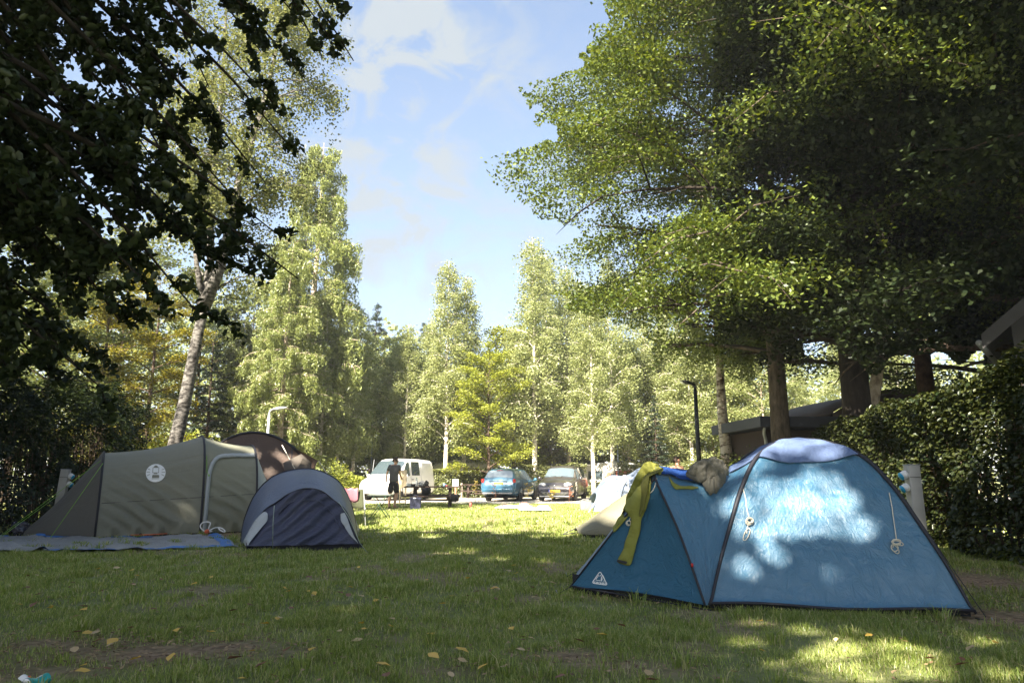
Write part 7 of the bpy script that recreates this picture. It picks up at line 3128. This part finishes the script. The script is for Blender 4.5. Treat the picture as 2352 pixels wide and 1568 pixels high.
# street lamps
def lamp(label, vx, vtop, Y, dirx, m, r_=.05, head=.55):
    p_ = P(vx, vtop, Y)
    t = thing('street_lamp', label, 'lamp', (p_.x, Y, 0), 0, 'street lamps on the camping site')
    h = p_.z
    MB().tube([(0, 0, -.05), (0, 0, h * .5), (0, 0, h - .18)], [r_ * 1.25, r_, r_ * .8], 10).build('pole', m, t)
    MB().tube(cr([(0, 0, h - .2), (dirx * .03, 0, h - .05), (dirx * .16, 0, h + .0)], 8), r_ * .6, 8).build('arm', m, t)
    mb = MB()
    L_ = head

    def fn(u, v):
        a = 2 * pi * v
        w_ = .115 * sin(pi * min(1, u * .85 + .12)) ** .6
        return (dirx * (.10 + L_ * u), w_ * cos(a), h + .0 + .07 * u + .065 * sin(a) * sin(pi * min(1, u * .9 + .08)) ** .7)
    mb.grid(fn, 14, 14)
    mb.build('lamp_head', m, t)
    mb = MB()
    mb.grid(lambda u, v: (dirx * (.26 + L_ * .6 * u), -.07 + .14 * v, h + .02 + .05 * u - .07 * sin(pi * u) * sin(pi * v)), 8, 6)
    mb.build('lens', M['lamp'], t)
    return t


LG = mat('pale_grey_lamp_metal', (.46, .48, .50), .45, .3)
LK = mat('dark_lamp_metal', (.02, .022, .026), .5, .2)
LS = mat('slate_lamp_metal', (.20, .23, .27), .5, .3)
lamp('pale grey street lamp in front of the thick larch trunk', 619, 940, 25.0, 1, LG, .055, .55)
lamp('slender slate street lamp left of the white van, nearer of the two', 855, 1009, 41.5, -1, LS, .05, .5)
lamp('small slate street lamp left of the white van, farther of the two', 826, 1033, 52.0, -1, LS, .05, .5)
lamp('slate street lamp beside the birch trunk behind the people carrier', 1418, 1013, 40.0, -1, LS, .05, .5)
lamp('tall black street lamp behind the blue dome tent', 1596, 880, 21.0, -1, LK, .07, .35)

# ------------------------------------------------------------------ buildings on the right
WALL = mat('shade_dimmed_render', (.06, .056, .058), .9, var=.12, scale=3, bump=.004, bscale=60)  # pale wall colour darkened to stand in for tree shade
FAS = mat('dark_fascia', (.045, .05, .07), .6)
TIM = mat('brown_timber', (.045, .027, .018), .85, var=.3, scale=4, stretch=(2, 2, 14))
ROOFP = mat('shade_dimmed_roof_edge', (.045, .042, .042), .7, var=.15)  # verge darkened like the wall, tree shade put into the colour
h0 = P(2322, 745, 12.6)
t = thing('house', 'pale gabled house half hidden by the hedge at the right edge', 'house', (h0.x, 12.6, 0), R(-40))
ez_ = h0.z
mb = MB()
W_, D_ = 5.6, 6.0
pk_ = ez_ + 2.3
mb.v = [(0, 0, -.1), (W_, 0, -.1), (W_, 0, ez_), (W_ / 2, 0, pk_), (0, 0, ez_), (0, D_, -.1), (W_, D_, -.1), (W_, D_, ez_), (W_ / 2, D_, pk_), (0, D_, ez_)]
mb.f = [(0, 1, 2, 3, 4), (9, 8, 7, 6, 5), (0, 4, 9, 5), (1, 6, 7, 2), (0, 5, 6, 1)]
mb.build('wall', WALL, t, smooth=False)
mb = MB()
sl_ = (pk_ - ez_) / (W_ / 2)
for sd in (-1, 1):
    x0 = W_ / 2 + sd * (W_ / 2 + .45)
    z0 = ez_ - sl_ * .45
    a = [Vector((W_ / 2, -.4, pk_ + .12)), Vector((x0, -.4, z0 + .12)), Vector((x0, D_ + .4, z0 + .12)), Vector((W_ / 2, D_ + .4, pk_ + .12))]
    mb.add([p for p in a] + [p - Vector((0, 0, .10)) for p in a], [(0, 1, 2, 3), (7, 6, 5, 4), (0, 4, 5, 1), (1, 5, 6, 2), (2, 6, 7, 3), (3, 7, 4, 0)])
ro = mb.build('roof', mat('grey_slates', (.07, .07, .08), .8, var=.3, scale=8), t, smooth=False)
for sd in (-1, 1):
    x0 = W_ / 2 + sd * (W_ / 2 + .45)
    z0 = ez_ - sl_ * .45
    a, b_2 = Vector((W_ / 2, -.43, pk_ + .05)), Vector((x0, -.43, z0 + .05))
    mb = MB()
    mb.add([a + Vector((0, 0, .12)), b_2 + Vector((0, 0, .12)), b_2 - Vector((0, 0, .16)), a - Vector((0, 0, .16)), a + Vector((0, .04, .12)), b_2 + Vector((0, .04, .12)), b_2 + Vector((0, .04, -.16)), a + Vector((0, .04, -.16))],
           [(0, 1, 2, 3), (4, 7, 6, 5), (0, 4, 5, 1), (2, 6, 7, 3), (1, 5, 6, 2)])
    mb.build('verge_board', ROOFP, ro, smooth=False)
MB().tube([(-.50, -.4, ez_ - .35), (-.50, D_ + .4, ez_ - .35)], .06, 8).build('gutter', M['grey'], t)
fw_ = MB().box((3.9, -.02, 2.4), (1.0, .06, 1.2)).build('window', M['white'], t, bevel=.01)
MB().box((3.9, -.056, 2.4), (.84, .02, 1.04)).build('pane', M['glass'], fw_, smooth=False)

s0 = P(1752, 962, 19.5)
t = thing('shed', 'low flat-roofed shed with dark fascia behind the large hornbeam trunk', 'shed', (s0.x, 19.5, 0), R(4))
zt_ = s0.z
MB().box((2.0, 1.5, (zt_ - .3) / 2), (3.9, 3.0, zt_ - .3)).build('wall', TIM, t, smooth=False)
MB().box((1.95, 1.4, zt_ - .11), (4.5, 3.8, .30)).build('roof', FAS, t, smooth=False, bevel=.01)
mb = MB()
mb.tube(cr([(-.12, -.35, zt_ - .28), (-.08, -.2, zt_ - .42), (.02, -.05, zt_ - .62), (.02, -.05, zt_ - 1.1), (.02, -.05, .0)], 20), .045, 8)
mb.build('downpipe', mat('grey_pipe', (.45, .45, .44), .5), t)
dr = MB().box((1.2, -.015, .98), (.9, .05, 1.96)).build('door', mat('green_door', (.06, .07, .06), .7), t, bevel=.008)
MB().box((.85, -.055, 1.0), (.04, .04, .14)).build('handle', M['steel'], dr)
MB().box((3.0, -.02, 1.5), (.8, .05, .6)).build('window', M['glass'], t, bevel=.01)

c0_ = P(1905, 945, 20.5)
t = thing('cabin', 'timber cabin with a curved brown boarded gable behind the thick dark trunks', 'cabin', (c0_.x, 20.5, 0), R(6))
zc = c0_.z
zr = P(1990, 897, 20.5).z
MB().box((2.4, 1.9, (zc) / 2), (4.4, 3.4, zc)).build('wall', TIM, t, smooth=False)
mb = MB()


def rf(u, v):
    a = -.25 + 2.65 * u
    return (a, -.35 + 4.4 * v, zc - .12 + (zr - zc + .15) * sin(u * pi / 2) ** .8)


mb.grid(rf, 14, 4)
mb.grid(lambda u, v: (2.4 + 2.65 * u, -.35 + 4.4 * v, zr + .03 - (zr - zc + .15) * (1 - cos(u * pi / 2)) * .5), 10, 4)
mb.build('roof', mat('weathered_boards', (.10, .074, .055), .85, var=.3, scale=3, stretch=(1, 1, 18)), t, thick=.08)
mb = MB()
mb.add([(0, -.31, zc - .3)] + [(-.1 + 2.5 * k / 10, -.31, zc - .10 + (zr - zc + .05) * sin(k / 10 * pi / 2) ** .8) for k in range(11)] + [(4.4, -.31, zr - .1), (4.4, -.31, zc - .3)], [tuple(range(14))])
mb.build('gable_boards', mat('gable_timber', (.12, .088, .064), .85, var=.35, scale=2.5, stretch=(1, 1, 16)), t, thick=.03)
MB().box((1.2, .17, 1.3), (.9, .06, .8)).build('window', M['glass'], t, bevel=.01)

# ------------------------------------------------------------------ can, scraps and fallen leaves
cn = G(82, 1582)
t = thing('drink_can', 'crushed turquoise drink can with a dark rim in the near left corner', 'can', (cn.x, cn.y, .035), R(70))
CT_ = mat('turquoise_tin', (.03, .42, .38), .3, .4, var=.3, scale=12)
mb = MB()


def can(u, v):
    a = 2 * pi * v
    k = 1 - .28 * exp(-((u - .5) / .22) ** 2) * (1 if sin(a) > 0 else .1)
    r_ = .034 * k
    return (-.055 + .11 * u, r_ * cos(a), r_ * sin(a) * (1 - .15 * sin(pi * u)))


mb.grid(can, 16, 24)
mb.build('body', CT_, t)
MB().lathe([(.030, -.057), (.034, -.054), (.030, -.050), (.008, -.048)], 20, (0, 0, 0), 'X').build('rim', M['alloy'], t)
MB().lathe([(.030, .050), (.034, .054), (.030, .058), (.008, .056)], 20, (0, 0, 0), 'X').build('base', M['ink'], t)
mb = MB()
mb.grid(lambda u, v: Vector(can(.25 + .5 * u, .05 + .22 * v)) * 1.02, 6, 8)
mb.build('white_print', M['white'], t)
sc_ = G(58, 1584)
t = thing('paper_scrap', 'torn white paper scrap left of the turquoise drink can', 'paper', (sc_.x, sc_.y, .04), R(30))
mb = MB()
mb.grid(lambda u, v: (-.03 + .06 * u + .01 * sin(v * 5), -.025 + .05 * v, .015 * sin(u * 4) + .02 * v), 6, 6)
mb.build('sheet', M['white'], t)
MB().box((0, .02, .02), (.03, .006, .01)).build('orange_corner', OR, t)

LFM = {'yellow': leafmat('yellow_fallen_leaf', (.62, .40, .06), (.75, .50, .12), .2, .06), 'tan': leafmat('tan_fallen_leaf', (.48, .33, .17), (.58, .44, .25), .15, .06), 'brown': leafmat('brown_fallen_leaf', (.16, .07, .035), (.26, .12, .07), .1, .06)}
LAB = {'yellow': 'yellow fallen leaf lying on the short grass', 'tan': 'pale tan fallen leaf lying on the short grass', 'brown': 'dark brown fallen leaf lying on the short grass'}
lms = {}
for kname in LFM:
    vs, fs = [], []
    out_ = [(-.5, 0), (-.34, .17), (-.1, .30), (.15, .27), (.36, .14), (.55, 0), (.36, -.14), (.15, -.27), (-.1, -.30), (-.34, -.17)]
    for x, y in out_:
        vs.append((x, y, .16 * abs(y) * 2 + .10 * x * x + .03 * sin(x * 9)))
    vs.append((0, 0, .0))
    fs = [(i, (i + 1) % 10, 10) for i in range(10)]
    me = bpy.data.meshes.new('fallen_leaf')
    me.from_pydata(vs, [], fs)
    me.polygons.foreach_set('use_smooth', [True] * 10)
    me.update()
    me.materials.append(LFM[kname])
    lms[kname] = me
rd = random.Random(12)
spots = [(258, 1472, 'yellow', 1.6), (485, 1450, 'yellow', 1.3), (190, 1540, 'yellow', 1.2), (310, 1512, 'yellow', 1.1), (722, 1362, 'yellow', 1.0), (716, 1490, 'yellow', 1.2), (820, 1470, 'tan', 1.1), (1185, 1316, 'yellow', 1.3), (1168, 1310, 'tan', 1.0),
         (1140, 1350, 'tan', 1.1), (1015, 1385, 'yellow', .9), (900, 1420, 'tan', .9), (990, 1455, 'yellow', 1.0), (540, 1510, 'brown', 1.6), (600, 1525, 'brown', 1.2), (250, 1535, 'brown', 1.3), (180, 1450, 'brown', 1.0), (660, 1490, 'brown', 1.2),
         (780, 1360, 'brown', 1.1), (800, 1366, 'brown', 1.2), (830, 1430, 'yellow', .9), (880, 1525, 'yellow', 1.1), (1080, 1270, 'tan', .9), (1320, 1305, 'tan', 1.0), (1745, 1425, 'yellow', 1.2), (1490, 1545, 'tan', 1.3), (1230, 1505, 'tan', 1.2), (1330, 1470, 'brown', 1.2), (1500, 1560, 'brown', 1.3)]
for k in range(150):
    vy = rd.choice((rd.uniform(1285, 1400), rd.uniform(1340, 1560)))
    vx = rd.uniform(10, 1300) if rd.random() < .75 else rd.uniform(1250, 2300)
    if vx > 1290 and vy < 1430:
        continue
    spots.append((vx, vy, rd.choices(('yellow', 'tan', 'brown'), (4, 3, 4))[0], rd.uniform(.55, 1.15)))
for vx, vy, kname, s_ in spots:
    g_ = G(vx, vy, .05)
    o = bpy.data.objects.new('fallen_leaf', lms[kname])
    col.objects.link(o)
    o.location = g_
    o.rotation_euler = (rd.uniform(-.35, .35), rd.uniform(-.35, .35), rd.uniform(0, 6.28))
    o.scale = (.078 * s_, .084 * s_, .08 * s_)
    o.scale = tuple(v * (.8 if s_ > 1.15 else 1) for v in o.scale)
    tag(o, LAB[kname], 'leaf', kname + ' fallen leaves on the grass')

# ------------------------------------------------------------------ sunlit air
hz_ = MB().box((0, 600, 14.5), (1900, 1900, 31))
hm = bpy.data.materials.new('haze')
hm.use_nodes = True
hm.node_tree.nodes.clear()
pv = hm.node_tree.nodes.new('ShaderNodeVolumePrincipled')
pv.inputs['Color'].default_value = (.95, .96, 1.0, 1)
pv.inputs['Density'].default_value = .0009
pv.inputs['Anisotropy'].default_value = .2
ho_ = hm.node_tree.nodes.new('ShaderNodeOutputMaterial')
hm.node_tree.links.new(pv.outputs[0], ho_.inputs['Volume'])
hz_ob = hz_.build('haze', hm, None, smooth=False)
tag(hz_ob, 'thin pale air over the camping site', 'haze', kind='stuff')
